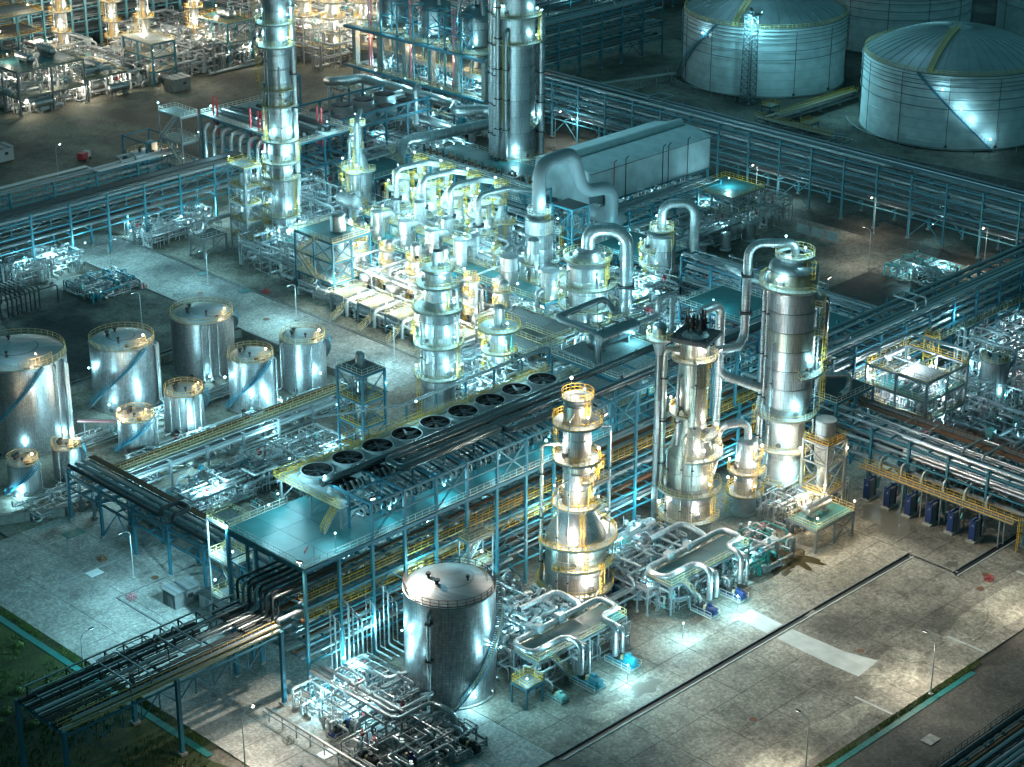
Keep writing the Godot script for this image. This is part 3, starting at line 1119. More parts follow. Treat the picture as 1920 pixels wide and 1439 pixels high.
func lamp_post(label: String, at: Vector3, h: float, turn: float, e: float, col: Color, bulb := false, group := "street lamps", lit := true) -> Node3D:
	var t := thing("street_lamp", label, "street lamp", at, group, turn)
	var g := Geo.new()
	g.lathe([Vector2(0.11, 0), Vector2(0.055, h - 1.2)], 10)
	geo(t, "pole", g, M.pale)
	blk(t, "base_plate", Vector3(0, 0.12, 0), Vector3(0.6, 0.24, 0.6), M.conc)
	g = Geo.new()
	g.tube(rounded(PackedVector3Array([Vector3(0, h - 1.25, 0), Vector3(0, h, 0), Vector3(1.5, h + 0.35, 0)]), 1.0, 8), 0.05, 8)
	geo(t, "arm", g, M.pale)
	blk(t, "lamp_head", Vector3(1.85, h + 0.42, 0), Vector3(0.75, 0.13, 0.3), M.dark)
	if lit:
		var s := SpotLight3D.new()
		s.name = "lamp_glow"
		s.position = Vector3(1.85, h + 0.28, 0)
		s.rotation.x = -PI * 0.5
		s.spot_angle = 78.0
		s.spot_angle_attenuation = 0.7
		s.spot_range = 60.0
		s.spot_attenuation = 2.0
		s.light_energy = e * LE
		s.light_color = col
		s.light_size = 0.2
		s.shadow_enabled = true
		t.add_child(s, true)
		var key := "lens" + col.to_html()
		if not M.has(key):
			var m := StandardMaterial3D.new()
			m.emission_enabled = true
			m.emission = col
			m.emission_energy_multiplier = 6.0
			M[key] = m
		blk(t, "lamp_lens", Vector3(1.85, h + 0.335, 0), Vector3(0.6, 0.04, 0.24), M[key])
		if bulb:
			put(t, "lamp_bulb", SphereMesh.new(), M[key], Vector3(1.85, h + 0.28, 0)).scale = Vector3.ONE * 0.44
	return t


# a floodlight: housing on a short arm, glowing lens and the beam it throws
func flood(label: String, at: Vector3, to: Vector3, e: float, col: Color, ang := 48.0) -> void:
	var t := thing("floodlight", label, "floodlight", at, "floodlights on the structures")
	var d := (to - at).normalized()
	var b := Basis.looking_at(d, Vector3.UP)
	var h := put(t, "housing", UB, M.dark)
	h.transform = Transform3D(b * Basis.from_scale(Vector3(0.7, 0.5, 0.3)), Vector3.ZERO)
	var key := "lens" + col.to_html()
	if not M.has(key):
		var m := StandardMaterial3D.new()
		m.emission_enabled = true
		m.emission = col
		m.emission_energy_multiplier = 6.0
		M[key] = m
	var l := put(t, "lens", UB, M[key])
	l.transform = Transform3D(b * Basis.from_scale(Vector3(0.6, 0.4, 0.04)), d * 0.18)
	blk(t, "bracket", Vector3(0, -0.45, 0), Vector3(0.12, 0.5, 0.12), M.steel)
	var s := SpotLight3D.new()
	s.name = "lamp_glow"
	t.add_child(s, true)
	s.transform = Transform3D(b, d * 0.3)
	s.spot_angle = ang
	s.spot_angle_attenuation = 0.9
	s.spot_range = 150.0
	s.spot_attenuation = 2.0
	s.light_energy = e * LE
	s.light_color = col
	s.light_size = 0.25
	s.shadow_enabled = true


func sheet(called: String, pts: PackedVector2Array, y: float, m: Material, kind := "structure", label := "", cat := "") -> MeshInstance3D:
	var g := Geo.new()
	var tri := Geometry2D.triangulate_polygon(pts)
	for i in range(0, tri.size(), 3):
		var a := Vector3(pts[tri[i]].x, y, pts[tri[i]].y)
		var b := Vector3(pts[tri[i + 1]].x, y, pts[tri[i + 1]].y)
		var c := Vector3(pts[tri[i + 2]].x, y, pts[tri[i + 2]].y)
		var k := g.v.size()
		for p in [a, b, c]:
			g.v.append(p); g.n.append(Vector3.UP); g.t.append(Vector2(p.x, p.z))
		if (b - a).cross(c - a).y > 0.0:
			g.ix.append_array([k, k + 2, k + 1])
		else:
			g.ix.append_array([k, k + 1, k + 2])
	var o := geo(self, called, g, m)
	tag(o, label, cat, "", kind)
	return o


func blob(cx: float, cz: float, rx: float, rz: float, sd: int, rough := 0.3, n := 40) -> PackedVector2Array:
	var f := FastNoiseLite.new()
	f.seed = sd
	f.frequency = 0.5
	var o := PackedVector2Array()
	for i in n:
		var a := TAU * i / n
		var k := 1.0 + rough * 2.0 * f.get_noise_2d(cos(a) * 1.5, sin(a) * 1.5) + rough * 0.35 * f.get_noise_2d(cos(a) * 5.0 + 9.0, sin(a) * 5.0)
		o.append(Vector2(cx + cos(a) * rx * k, cz + sin(a) * rz * k))
	return o


func rect(x0: float, z0: float, x1: float, z1: float) -> PackedVector2Array:
	return PackedVector2Array([Vector2(x0, z0), Vector2(x1, z0), Vector2(x1, z1), Vector2(x0, z1)])


# concrete paving cast in bays with open joints: every slab a part of the pavement
func paving(called: String, x0: float, z0: float, x1: float, z1: float, dx: float, dz: float, mats: Array, sd: int, y := 0.0) -> void:
	var t := Node3D.new()
	t.name = called
	add_child(t, true)
	tag(t, "", "", "", "structure")
	t.position = Vector3(x0, 0, z0)
	var r := RandomNumberGenerator.new()
	r.seed = sd
	var nx := maxi(1, roundi((x1 - x0) / dx))
	var nz := maxi(1, roundi((z1 - z0) / dz))
	var ex := (x1 - x0) / nx
	var ez := (z1 - z0) / nz
	for i in nx:
		for j in nz:
			var m := put(t, "slab", UB, M[mats[r.randi() % mats.size()]])
			m.transform = Transform3D(Basis.from_scale(Vector3(ex - 0.075, 0.2, ez - 0.075)), Vector3((i + 0.5) * ex, y - 0.1 + r.randf() * 0.006, (j + 0.5) * ez))


func V(x: float, y: float, z: float) -> Vector3:
	return Vector3(x, y, z)


func _ready() -> void:
	UC.top_radius = 1.0; UC.bottom_radius = 1.0; UC.height = 1.0; UC.radial_segments = 14; UC.rings = 0
	UC6.top_radius = 1.0; UC6.bottom_radius = 1.0; UC6.height = 1.0; UC6.radial_segments = 8; UC6.rings = 0
	UB.size = Vector3.ONE
	var cam := Camera3D.new()
	cam.name = "camera"
	cam.fov = 21.09
	cam.near = 1.0
	cam.far = 4000.0
	add_child(cam)
	cam.position = V(-258.96, 160.0, 258.96)
	var th := deg_to_rad(23.6)
	cam.look_at(cam.position + V(cos(th) * 0.70711, -sin(th), -cos(th) * 0.70711))
	cam.current = true
	var env := Environment.new()
	env.background_mode = Environment.BG_SKY
	var sm := ProceduralSkyMaterial.new()
	sm.sky_top_color = Color(0.019, 0.08, 0.095).linear_to_srgb()
	sm.sky_horizon_color = Color(0.028, 0.098, 0.114).linear_to_srgb()
	sm.ground_horizon_color = Color(0.02, 0.045, 0.052).linear_to_srgb()
	sm.ground_bottom_color = Color(0.02, 0.03, 0.03).linear_to_srgb()
	sm.sky_curve = 0.2
	var sky := Sky.new()
	sky.sky_material = sm
	env.sky = sky
	env.tonemap_mode = Environment.TONE_MAPPER_LINEAR
	env.tonemap_exposure = 2.0
	env.sdfgi_enabled = true
	env.ssao_enabled = true
	env.ssil_enabled = true
	var we := WorldEnvironment.new()
	we.name = "world_environment"
	we.environment = env
	add_child(we)
	var moon := DirectionalLight3D.new()
	moon.name = "moon"
	moon.light_energy = 0.04
	moon.light_color = Color(0.6, 0.9, 1.0)
	moon.light_angular_distance = 12.0
	moon.shadow_enabled = true
	add_child(moon)
	moon.rotation_degrees = V(-55, 150, 0)
	materials()
	setting()
	tank_farm()
	main_rack()
	front_row()
	columns()
	trains()
	back_units()
	right_side()
	crude_tanks()
	far_left()
	small_things()


func setting() -> void:
	var pm := PlaneMesh.new()
	pm.size = Vector2(6000, 6000)
	var gr := put(self, "ground", pm, M.ground, V(600, -0.25, -600))
	tag(gr, "", "", "", "structure")
	var s := ["slab0", "slab0", "slab1", "slab2"]
	paving("process_yard_pavement", -86.0, 60.0, -2.9, 94.6, 7.0, 5.8, s, 1)
	paving("exchanger_yard_pavement", -2.9, 60.0, 40.0, 103.4, 7.0, 6.2, ["slab0", "slab1", "slab2"], 2)
	paving("service_road", -124.0, 96.0, -4.1, 121.2, 8.5, 6.3, ["slab0", "slab1", "slab0"], 3)
	paving("service_road", -4.1, 104.6, 60.0, 121.2, 8.5, 5.6, ["slab0", "slab1"], 4)
	paving("bridge_yard_pavement", -117.3, -14.0, -86.0, 94.6, 7.8, 6.4, ["pale_slab"], 5)
	paving("inner_plot_pavement", -86.0, -14.0, -4.0, 60.0, 8.2, 8.2, ["slab0", "slab2", "slab1"], 6)
	paving("tank_farm_floor", -104.0, -60.0, -22.0, -14.0, 8.2, 7.6, ["slab1", "slab2"], 7)
	paving("plant_road", -19.5, -130.0, -4.6, -14.0, 7.4, 7.0, ["pale_slab"], 8)
	paving("central_plot_pavement", -3.8, -125.0, 66.0, 60.0, 8.7, 8.4, ["slab0", "slab1", "slab2"], 9)
	paving("wide_plot_pavement", 66.0, -60.0, 118.0, 52.0, 8.7, 8.0, ["slab2", "slab0", "slab1"], 10)
	paving("burnt_plot_pavement", -70.0, -104.0, -20.0, -61.0, 8.3, 7.2, ["burnt"], 11)
	var sd := put(self, "sand_ground", PlaneMesh.new(), M.sand, V(78, -0.2, -190))
	(sd.mesh as PlaneMesh).size = Vector2(300, 130)
	tag(sd, "", "", "", "structure")
	# the drain between the plot and the road
	for q in [[-86.0, -3.5, 95.3], [-4.0, 60.0, 104.0]]:
		var k := roundi((q[1] - q[0]) / 6.0)
		var t := thing("drain", "", "", V(q[0], 0, q[2]))
		tag(t, "", "", "", "structure")
		blk(t, "channel_floor", V((q[1] - q[0]) * 0.5, -0.19, 0), V(q[1] - q[0], 0.06, 1.2), M.black)
		for e in [-0.62, 0.62]:
			for i in k:
				blk(t, "kerb_stone", V((i + 0.5) * (q[1] - q[0]) / k, 0.02, e), V((q[1] - q[0]) / k - 0.05, 0.16, 0.2), M.paint if e > 0.0 else M.conc2)
	for i in 1:
		var t := thing("drain", "", "", V(-3.5, 0, 95.3))
		tag(t, "", "", "", "structure")
		for e in [-0.5, 0.5]:
			blk(t, "kerb_stone", V(e, 0.02, 4.5), V(0.2, 0.16, 8.6), M.conc)
	# road side: weed strips and the covered teal trench
	for q in [[V(-130, 0, 121.2), V(-26, 0, 122.4), false, "near_verge"], [V(-119.0, 0, -30), V(-117.3, 0, 60), false, "left_verge"]]:
		var st := sheet("grass_verge", rect(q[0].x, q[0].z, q[1].x, q[1].z), -0.04, M.grassground, "structure")
	sheet("soil_ground", PackedVector2Array([Vector2(-170, 123.3), Vector2(-27, 123.3), Vector2(-18, 125.5), Vector2(-6, 131), Vector2(60, 131), Vector2(60, 230), Vector2(-170, 230)]), -0.035, M.asphalt)
	sheet("grass_ground", PackedVector2Array([Vector2(-190, -45), Vector2(-120.1, -45), Vector2(-120.1, 62), Vector2(-118, 69), Vector2(-118, 96), Vector2(-124, 121), Vector2(-190, 121)]), -0.045, M.grassground)
	for q in [[-100.0, 122.4, -27.0, 123.3, "x"], [-120.1, -45.0, -119.0, 61.0, "z"]]:
		var t := thing("trench_cover", "", "", V(q[0], 0, q[1]))
		tag(t, "", "", "", "structure")
		var l: float = q[2] - q[0] if q[4] == "x" else q[3] - q[1]
		var w: float = q[3] - q[1] if q[4] == "x" else q[2] - q[0]
		var k := roundi(l / 3.0)
		for i in k:
			var c := (i + 0.5) * l / k
			blk(t, "cover_plate", V(c, 0.03, w * 0.5) if q[4] == "x" else V(w * 0.5, 0.03, c), V(l / k - 0.04, 0.08, w) if q[4] == "x" else V(w, 0.08, l / k - 0.04), M.tealstrip)
	# kerbs along the plant roads
	for q in [[-4.3, -125.0, 0.0, 112.0, "z"], [-19.7, -104.0, 0.0, 43.0, "z"], [-103.1, 15.5, 0.0, 15.0, "z"], [-103.1, 15.5, 16.0, 0.0, "x"], [-106.8, 5.3, 21.0, 0.0, "x"], [-70.0, -60.8, 50.0, 0.0, "x"]]:
		var t := thing("kerb", "", "", V(q[0], 0, q[1]))
		tag(t, "", "", "", "structure")
		var l: float = q[2] + q[3]
		var k := maxi(1, roundi(l / 5.0))
		for i in k:
			var c := (i + 0.5) * l / k
			blk(t, "kerb_stone", V(c, 0.04, 0) if q[4] == "x" else V(0, 0.04, c), V(l / k - 0.05, 0.2, 0.3) if q[4] == "x" else V(0.3, 0.2, l / k - 0.05), M.conc2)
	# marks on the paving
	var e := 0.012
	sheet("washed_strip", PackedVector2Array([Vector2(-39.3, 88.2), Vector2(-35.6, 88.0), Vector2(-35.8, 94.4), Vector2(-39.6, 94.4)]), e, M.paint)
	sheet("washed_strip", PackedVector2Array([Vector2(-39.7, 96.3), Vector2(-35.9, 96.3), Vector2(-35.6, 106.0), Vector2(-34.2, 111.0), Vector2(-39.9, 111.6), Vector2(-40.1, 106.0)]), e, M.paint)
	sheet("washed_patch", blob(-34.5, 113.6, 6.2, 3.6, 3, 0.3), e * 0.7, M.washed)
	sheet("road_line", rect(-21.2, 114.2, -20.7, 121.0), e, M.paint)
	sheet("road_line", rect(-44.9, 114.5, -44.5, 121.0), e, M.paint)
	sheet("road_line", rect(3.8, 110.5, 4.4, 121.0), e, M.paint)
	sheet("puddle", blob(-17.5, 82.2, 2.6, 4.2, 7, 0.6), e, M.puddle)
	sheet("puddle", blob(-21.8, 83.6, 2.4, 1.6, 9, 0.5), e, M.puddle)
	sheet("puddle", blob(-27.5, 82.2, 1.3, 1.1, 10, 0.4), e, M.wet)
	sheet("wet_patch", blob(6.0, 86.0, 6.0, 4.5, 12, 0.4), e, M.wet)
	sheet("wet_patch", blob(-64.0, 91.5, 3.2, 1.3, 13, 0.4), e, M.wet)
	sheet("washed_patch", blob(-72.0, 92.0, 4.0, 1.6, 14, 0.3), e, M.washed)
	sheet("washed_patch", blob(-62.0, 117.0, 18.0, 2.8, 15, 0.15), e * 0.7, M.washed)
	sheet("washed_patch", blob(-4.0, 115.5, 20.0, 3.6, 16, 0.15), e * 0.7, M.washed)
	# grass: tufts nobody could count
	var g := Geo.new()
	for i in 5:
		var a := TAU * i / 5.0
		var d := V(cos(a), 0, sin(a))
		var s2 := V(-sin(a), 0, cos(a)) * 0.07
		g.face(-s2, s2, d * 0.22 + V(0, 0.42, 0) + s2 * 0.1, d * 0.22 + V(0, 0.42, 0) - s2 * 0.1, d, d, d, d)
	var tm := g.mesh()
	for q in [["left_grass", -165.0, -42.0, -120.4, 118.0, 9000, 0.7, 1.5], ["left_verge_grass", -118.9, -30.0, -117.5, 58.0, 1500, 0.5, 1.1], ["roadside_grass", -112.0, 121.3, -24.0, 122.3, 1500, 0.4, 0.9]]:
		var mm := MultiMesh.new()
		mm.transform_format = MultiMesh.TRANSFORM_3D
		mm.mesh = tm
		mm.instance_count = q[5]
		rng.seed = 77
		var nz := FastNoiseLite.new()
		nz.frequency = 0.06
		var k := 0
		while k < q[5]:
			var x := rng.randf_range(q[1], q[3])
			var z := rng.randf_range(q[2], q[4])
			if nz.get_noise_2d(x, z) + rng.randf() * 0.5 < 0.12: continue
			mm.set_instance_transform(k, Transform3D(Basis(Vector3.UP, rng.randf() * TAU).scaled(Vector3.ONE * rng.randf_range(q[6], q[7])), V(x, -0.04, z)))
			k += 1
		var mi := MultiMeshInstance3D.new()
		mi.name = "grass"
		mi.multimesh = mm
		mi.material_override = M.grassb
		add_child(mi, true)
		tag(mi, "", "", "", "stuff")


func tank_farm() -> void:
	var g := "clad tanks of the tank farm"
	tank("largest clad tank of the farm, cut by the picture edge, with flag", V(-80.6, 0, -45.6), 8.9, 16.9, {"group": g, "st0": 185.0, "stop": 92.0, "pipes": [[60.0, 0.3, 0.97], [55.0, 0.3, 0.93], [75.0, 0.18, 0.97]], "lamps": [[178.0, 9.0, 1.1, 22.0], [120.0, 3.0, 1.0, 16.0], [95.0, 19.2, -1.0, 10.0, WARM]], "roof": 1.4, "roofm": "alu3"})
	tank("tall clad tank with blue stair and floodlight, second largest beside the biggest tank", V(-57.8, 0, -45.9), 6.1, 12.7, {"group": g, "st0": 200.0, "stop": 85.0, "pipes": [[45.0, 0.28, 0.96], [52.0, 0.2, 0.96]], "lamps": [[190.0, 8.6, 0.9, 20.0], [150.0, 2.4, 1.2, 16.0], [75.0, 14.7, -0.8, 9.0, WARM]], "mat": "clad1", "roofm": "alu1"})
	tank("tall clad tank nearest the plant road, with rust-streaked shell and two thick down pipes", V(-37.4, 0, -48.3), 6.1, 11.6, {"group": g, "st0": -60.0, "stop": 55.0, "pipes": [[128.0, 0.28, 0.96], [116.0, 0.28, 0.96], [100.0, 0.14, 0.97]], "lamps": [[120.0, 1.4, 1.6, 14.0], [70.0, 13.6, -0.8, 10.0, WARM]], "mat": "clad2", "roofm": "alu3"})
	tank("middle clad tank with blue stair, in front of the tall tank by the road", V(-42.0, 0, -27.3), 4.3, 10.4, {"group": g, "st0": 205.0, "stop": 80.0, "pipes": [[50.0, 0.16, 0.96]], "lamps": [[200.0, 6.8, 0.9, 16.0], [130.0, 4.0, 1.2, 16.0], [75.0, 12.4, -0.7, 9.0, WARM]], "mat": "clad1"})
	tank("clad tank standing nearest the steel stair tower with patchwork sheets on its shell", V(-29.0, 0, -27.8), 4.4, 10.3, {"group": g, "st0": -40.0, "stop": 60.0, "pipes": [[190.0, 0.2, 0.96], [110.0, 0.2, 0.96], [150.0, 0.1, 0.96]], "lamps": [[95.0, 4.4, 1.2, 16.0], [70.0, 12.2, -0.7, 8.0, WARM]], "mat": "clad0"})
	tank("short tank with many vertical pipes around its shell", V(-56.9, 0, -28.4), 3.6, 7.5, {"group": g, "st0": -30.0, "stop": 60.0, "pipes": [[190.0, 0.14, 0.95], [165.0, 0.14, 0.95], [140.0, 0.14, 0.95], [120.0, 0.14, 0.95], [100.0, 0.14, 0.95], [80.0, 0.14, 0.95]], "lamps": [[60.0, 9.3, -0.6, 9.0, WARM], [110.0, 3.0, 1.3, 12.0]], "mat": "alu1"})
	tank("low tank with warm lit roof between the short piped tank and two small tanks", V(-68.2, 0, -27.7), 3.4, 6.2, {"group": g, "st0": 195.0, "stop": 80.0, "pipes": [[50.0, 0.14, 0.95]], "lamps": [[80.0, 8.2, -0.6, 16.0, WARM], [200.0, 8.0, -0.5, 16.0, WARM]], "mat": "clad1"})
	tank("small tank with pipes at its foot, the one behind the corner tank", V(-84.2, 0, -26.0), 2.45, 6.2, {"group": g, "st0": -30.0, "stop": 60.0, "pipes": [[150.0, 0.12, 0.95], [110.0, 0.12, 0.95]], "lamps": [[70.0, 8.0, -0.5, 14.0, WARM]], "mat": "clad0"})
	tank("small corner tank with blue stair and bright lamp at its foot", V(-92.6, 0, -26.6), 2.7, 5.9, {"group": g, "st0": 195.0, "stop": 70.0, "pipes": [[50.0, 0.12, 0.95]], "lamps": [[140.0, 1.3, 1.4, 26.0], [70.0, 7.6, -0.5, 8.0, WARM]], "mat": "alu2"})
	tank("lone tall tank with sheet cladding and dark dome beside the pipe bridge", V(-83.7, 0, 71.1), 6.6, 16.6, {"mat": "clad1", "roof": 1.9, "st0": 130.0, "stop": 20.0, "srail": "yellow2", "pipes": [], "roofm": "alu3", "rail": "rust", "lamps": [[105.0, 2.0, 0.8, 24.0, COOL], [65.0, 8.0, 1.2, 20.0, COOL], [200.0, 11.0, 0.8, 10.0, COOL]], "nozzles": [70.0, 40.0]})
	var t := thing("standpipe", "long pipe with dark clamps down the front of the lone tank", "pipe", V(-83.7, 0, 71.1))
	var d := V(cos(deg_to_rad(158)), 0, sin(deg_to_rad(158)))
	run(t, "pipe", PackedVector3Array([d * 6.5 + V(0, 15.6, 0), d * 7.2 + V(0, 15.6, 0), d * 7.2 + V(0, 2.4, 0), d * 7.2 + V(-3.0, 2.4, 3.0), d * 7.2 + V(-7.0, 2.4, 3.0)]), 0.24, M.alu1, 0.7)
	for y in [14.0, 8.0]:
		blk(t, "clamp", d * 7.0 + V(0, y, 0), V(0.9, 0.35, 0.9), M.dark, 0.4)
	tank("far low tank with shallow dome beyond the left pipe rack", V(28.6, 0, -157.5), 5.6, 5.5, {"mat": "alu2", "roof": 1.2, "st0": -30.0, "stop": 50.0, "lamps": [[60.0, 7.0, -0.5, 12.0, WARM]]})
	tank("slender tank by the lit unit with red gauges on its roof", V(60.2, 0, 69.4), 2.7, 8.0, {"mat": "alu1", "roof": 0.4, "st0": -60.0, "stop": 60.0, "lamps": [[110.0, 2.0, 1.2, 16.0]]})
	# walls, racks and lines of the farm
	for q in [["concrete dike wall in front of the small corner tank", V(-102.5, 0, -18.8), V(-91.5, 0, -13.2), 1.6], ["long concrete dike wall behind the row of tall tanks", V(-70.0, 0, -56.0), V(-22.5, 0, -56.0), 1.5], ["concrete dike wall beside the plant road", V(-22.0, 0, -56.0), V(-22.0, 0, -20.0), 1.5], ["concrete dike wall on the verge side of the tank farm", V(-103.0, 0, -58.0), V(-103.0, 0, -19.0), 1.6]]:
		var w := thing("dike_wall", q[0], "wall", q[1], "concrete dike walls", 0.0, true)
		var a: Vector3 = q[1]
		var b: Vector3 = q[2]
		var k := maxi(1, roundi(a.distance_to(b) / 4.0))
		for i in k:
			var p := a.lerp(b, (i + 0.01) / k) + V(0, q[3] * 0.5, 0)
			var r := a.lerp(b, (i + 0.99) / k) + V(0, q[3] * 0.5, 0)
			beam(w, "wall_panel", p, r, 0.25, M.conc, q[3])
		beam(w, "coping", a + V(0, q[3] + 0.06, 0), b + V(0, q[3] + 0.06, 0), 0.4, M.conc2, 0.14)
	rack({"label": "low pipe rack with brown cable tray running along the front of the tank farm", "ax": "x", "s0": -90.0, "s1": -34.0, "o0": -13.5, "o1": -9.5, "bay": 8.0, "lv": [3.2, 5.4], "seed": 5, "mat": "steel", "tray": [[6.4, -13.2, 1.6]], "traym": "rust", "lamps": [[-80.0, 3.0, -8.0, 18.0], [-52.0, 4.0, -8.4, 20.0]], "walk": [[6.2, -11.2, -10.2, "yellow2"]]})
	rack({"label": "dark pipe rack with brown edge running from the tank farm to the teal deck", "ax": "z", "s0": -12.0, "s1": 44.0, "o0": -93.0, "o1": -87.6, "bay": 9.0, "lv": [6.5, 9.0], "seed": 6, "mat": "blue", "pm": ["darkpipe", "dark", "steel", "alu3"], "brace": 3, "tray": [[10.2, -88.6, 1.1]], "traym": "rust", "fill": 0.85})
	for q in [["rows of bare pipes beside the feet of the small tanks", -98.0, -22.0, -74.0, -14.5, 1.6, 30, 301], ["low pipes among the feet of the short tanks", -74.0, -23.0, -46.0, -15.0, 1.8, 42, 302], ["pipes between the middle tank and the patchwork tank", -46.0, -22.0, -24.0, -14.5, 2.0, 30, 303], ["low pipes between the tall tanks and the short tanks", -76.0, -38.0, -34.0, -33.0, 1.2, 24, 304]]:
		maze(q[0], q[1], q[2], q[3], q[4], q[5], q[6], q[7], {"lamps": 5, "le": 22.0, "ly": 2.6, "rs": [0.08, 0.1, 0.13, 0.18], "pm": ["pale", "alu0", "alu1", "steel"]})
	var cz := thing("footbridge", "red walkway on thin legs between the biggest tank and its neighbour", "walkway", V(-72.5, 0, -38.0), "", 0.0, true)
	beam(cz, "walkway_beam", V(-73.5, 3.4, -38.5), V(-64.5, 2.6, -31.5), 0.7, M.pink, 0.3)
	for q in [V(-72.6, 0, -37.8), V(-69, 0, -35), V(-65.6, 0, -32.4)]:
		beam(cz, "leg", q, q + V(0, 2.8, 0), 0.16, M.steel)
	maze("dense small pipes and valves on the open plot inside the two racks", -84.0, -7.0, -60.0, 3.0, 3.6, 80, 310, {"lamps": 9, "posts": 10, "le": 26.0, "pm": ["pale", "pale", "alu0", "alu1", "steel"]})
	maze("dense pipes and valves on the plot below the stair tower", -60.0, -7.0, -44.0, 12.0, 3.6, 70, 311, {"lamps": 8, "posts": 8, "le": 26.0, "pm": ["pale", "pale", "alu0", "alu1", "steel"]})
	for i in 6:
		pump("small pump on the inner plot, %s in the row counted from the dark rack" % ["first", "second", "third", "fourth", "fifth", "sixth"][i], V(-81.0 + i * 4.4, 0, 6.4), PI * 0.5, 0.5, ["mint", "motor"][i % 2], "pumps on the inner plot")
	frame({"name": "stair_tower", "label": "open blue steel tower with black flare drum and dark top deck", "x": -47.5, "z": 4.4, "nx": 1, "nz": 1, "dx": 5.2, "dz": 6.6, "lv": [[5.0, "grate", "yellow"], [9.6, "grate", "yellow"], [14.2, "grate", "yellow"], [19.4, "dark", "railw"]], "brace": [[0, 0], [1, 0]], "mat": "blue", "lamps": [V(-47.6, 12.0, 4.2), V(-47.6, 7.0, 11.2), V(-42.2, 16.6, 11.2)], "lc": CYAN, "le": 12.0})
	column("dark slim vessel standing inside the blue steel tower", V(-44.9, 0, 7.7), [[0, 0.9], [4, 1.1], [17.5, 1.1], [22.0, 0.75]], [], {"name": "vessel", "cat": "vessel", "mats": ["darkpipe", "alu3"], "risers": [[200.0, 0.14, 2.0, 20.0], [120.0, 0.12, 2.0, 19.0]]})


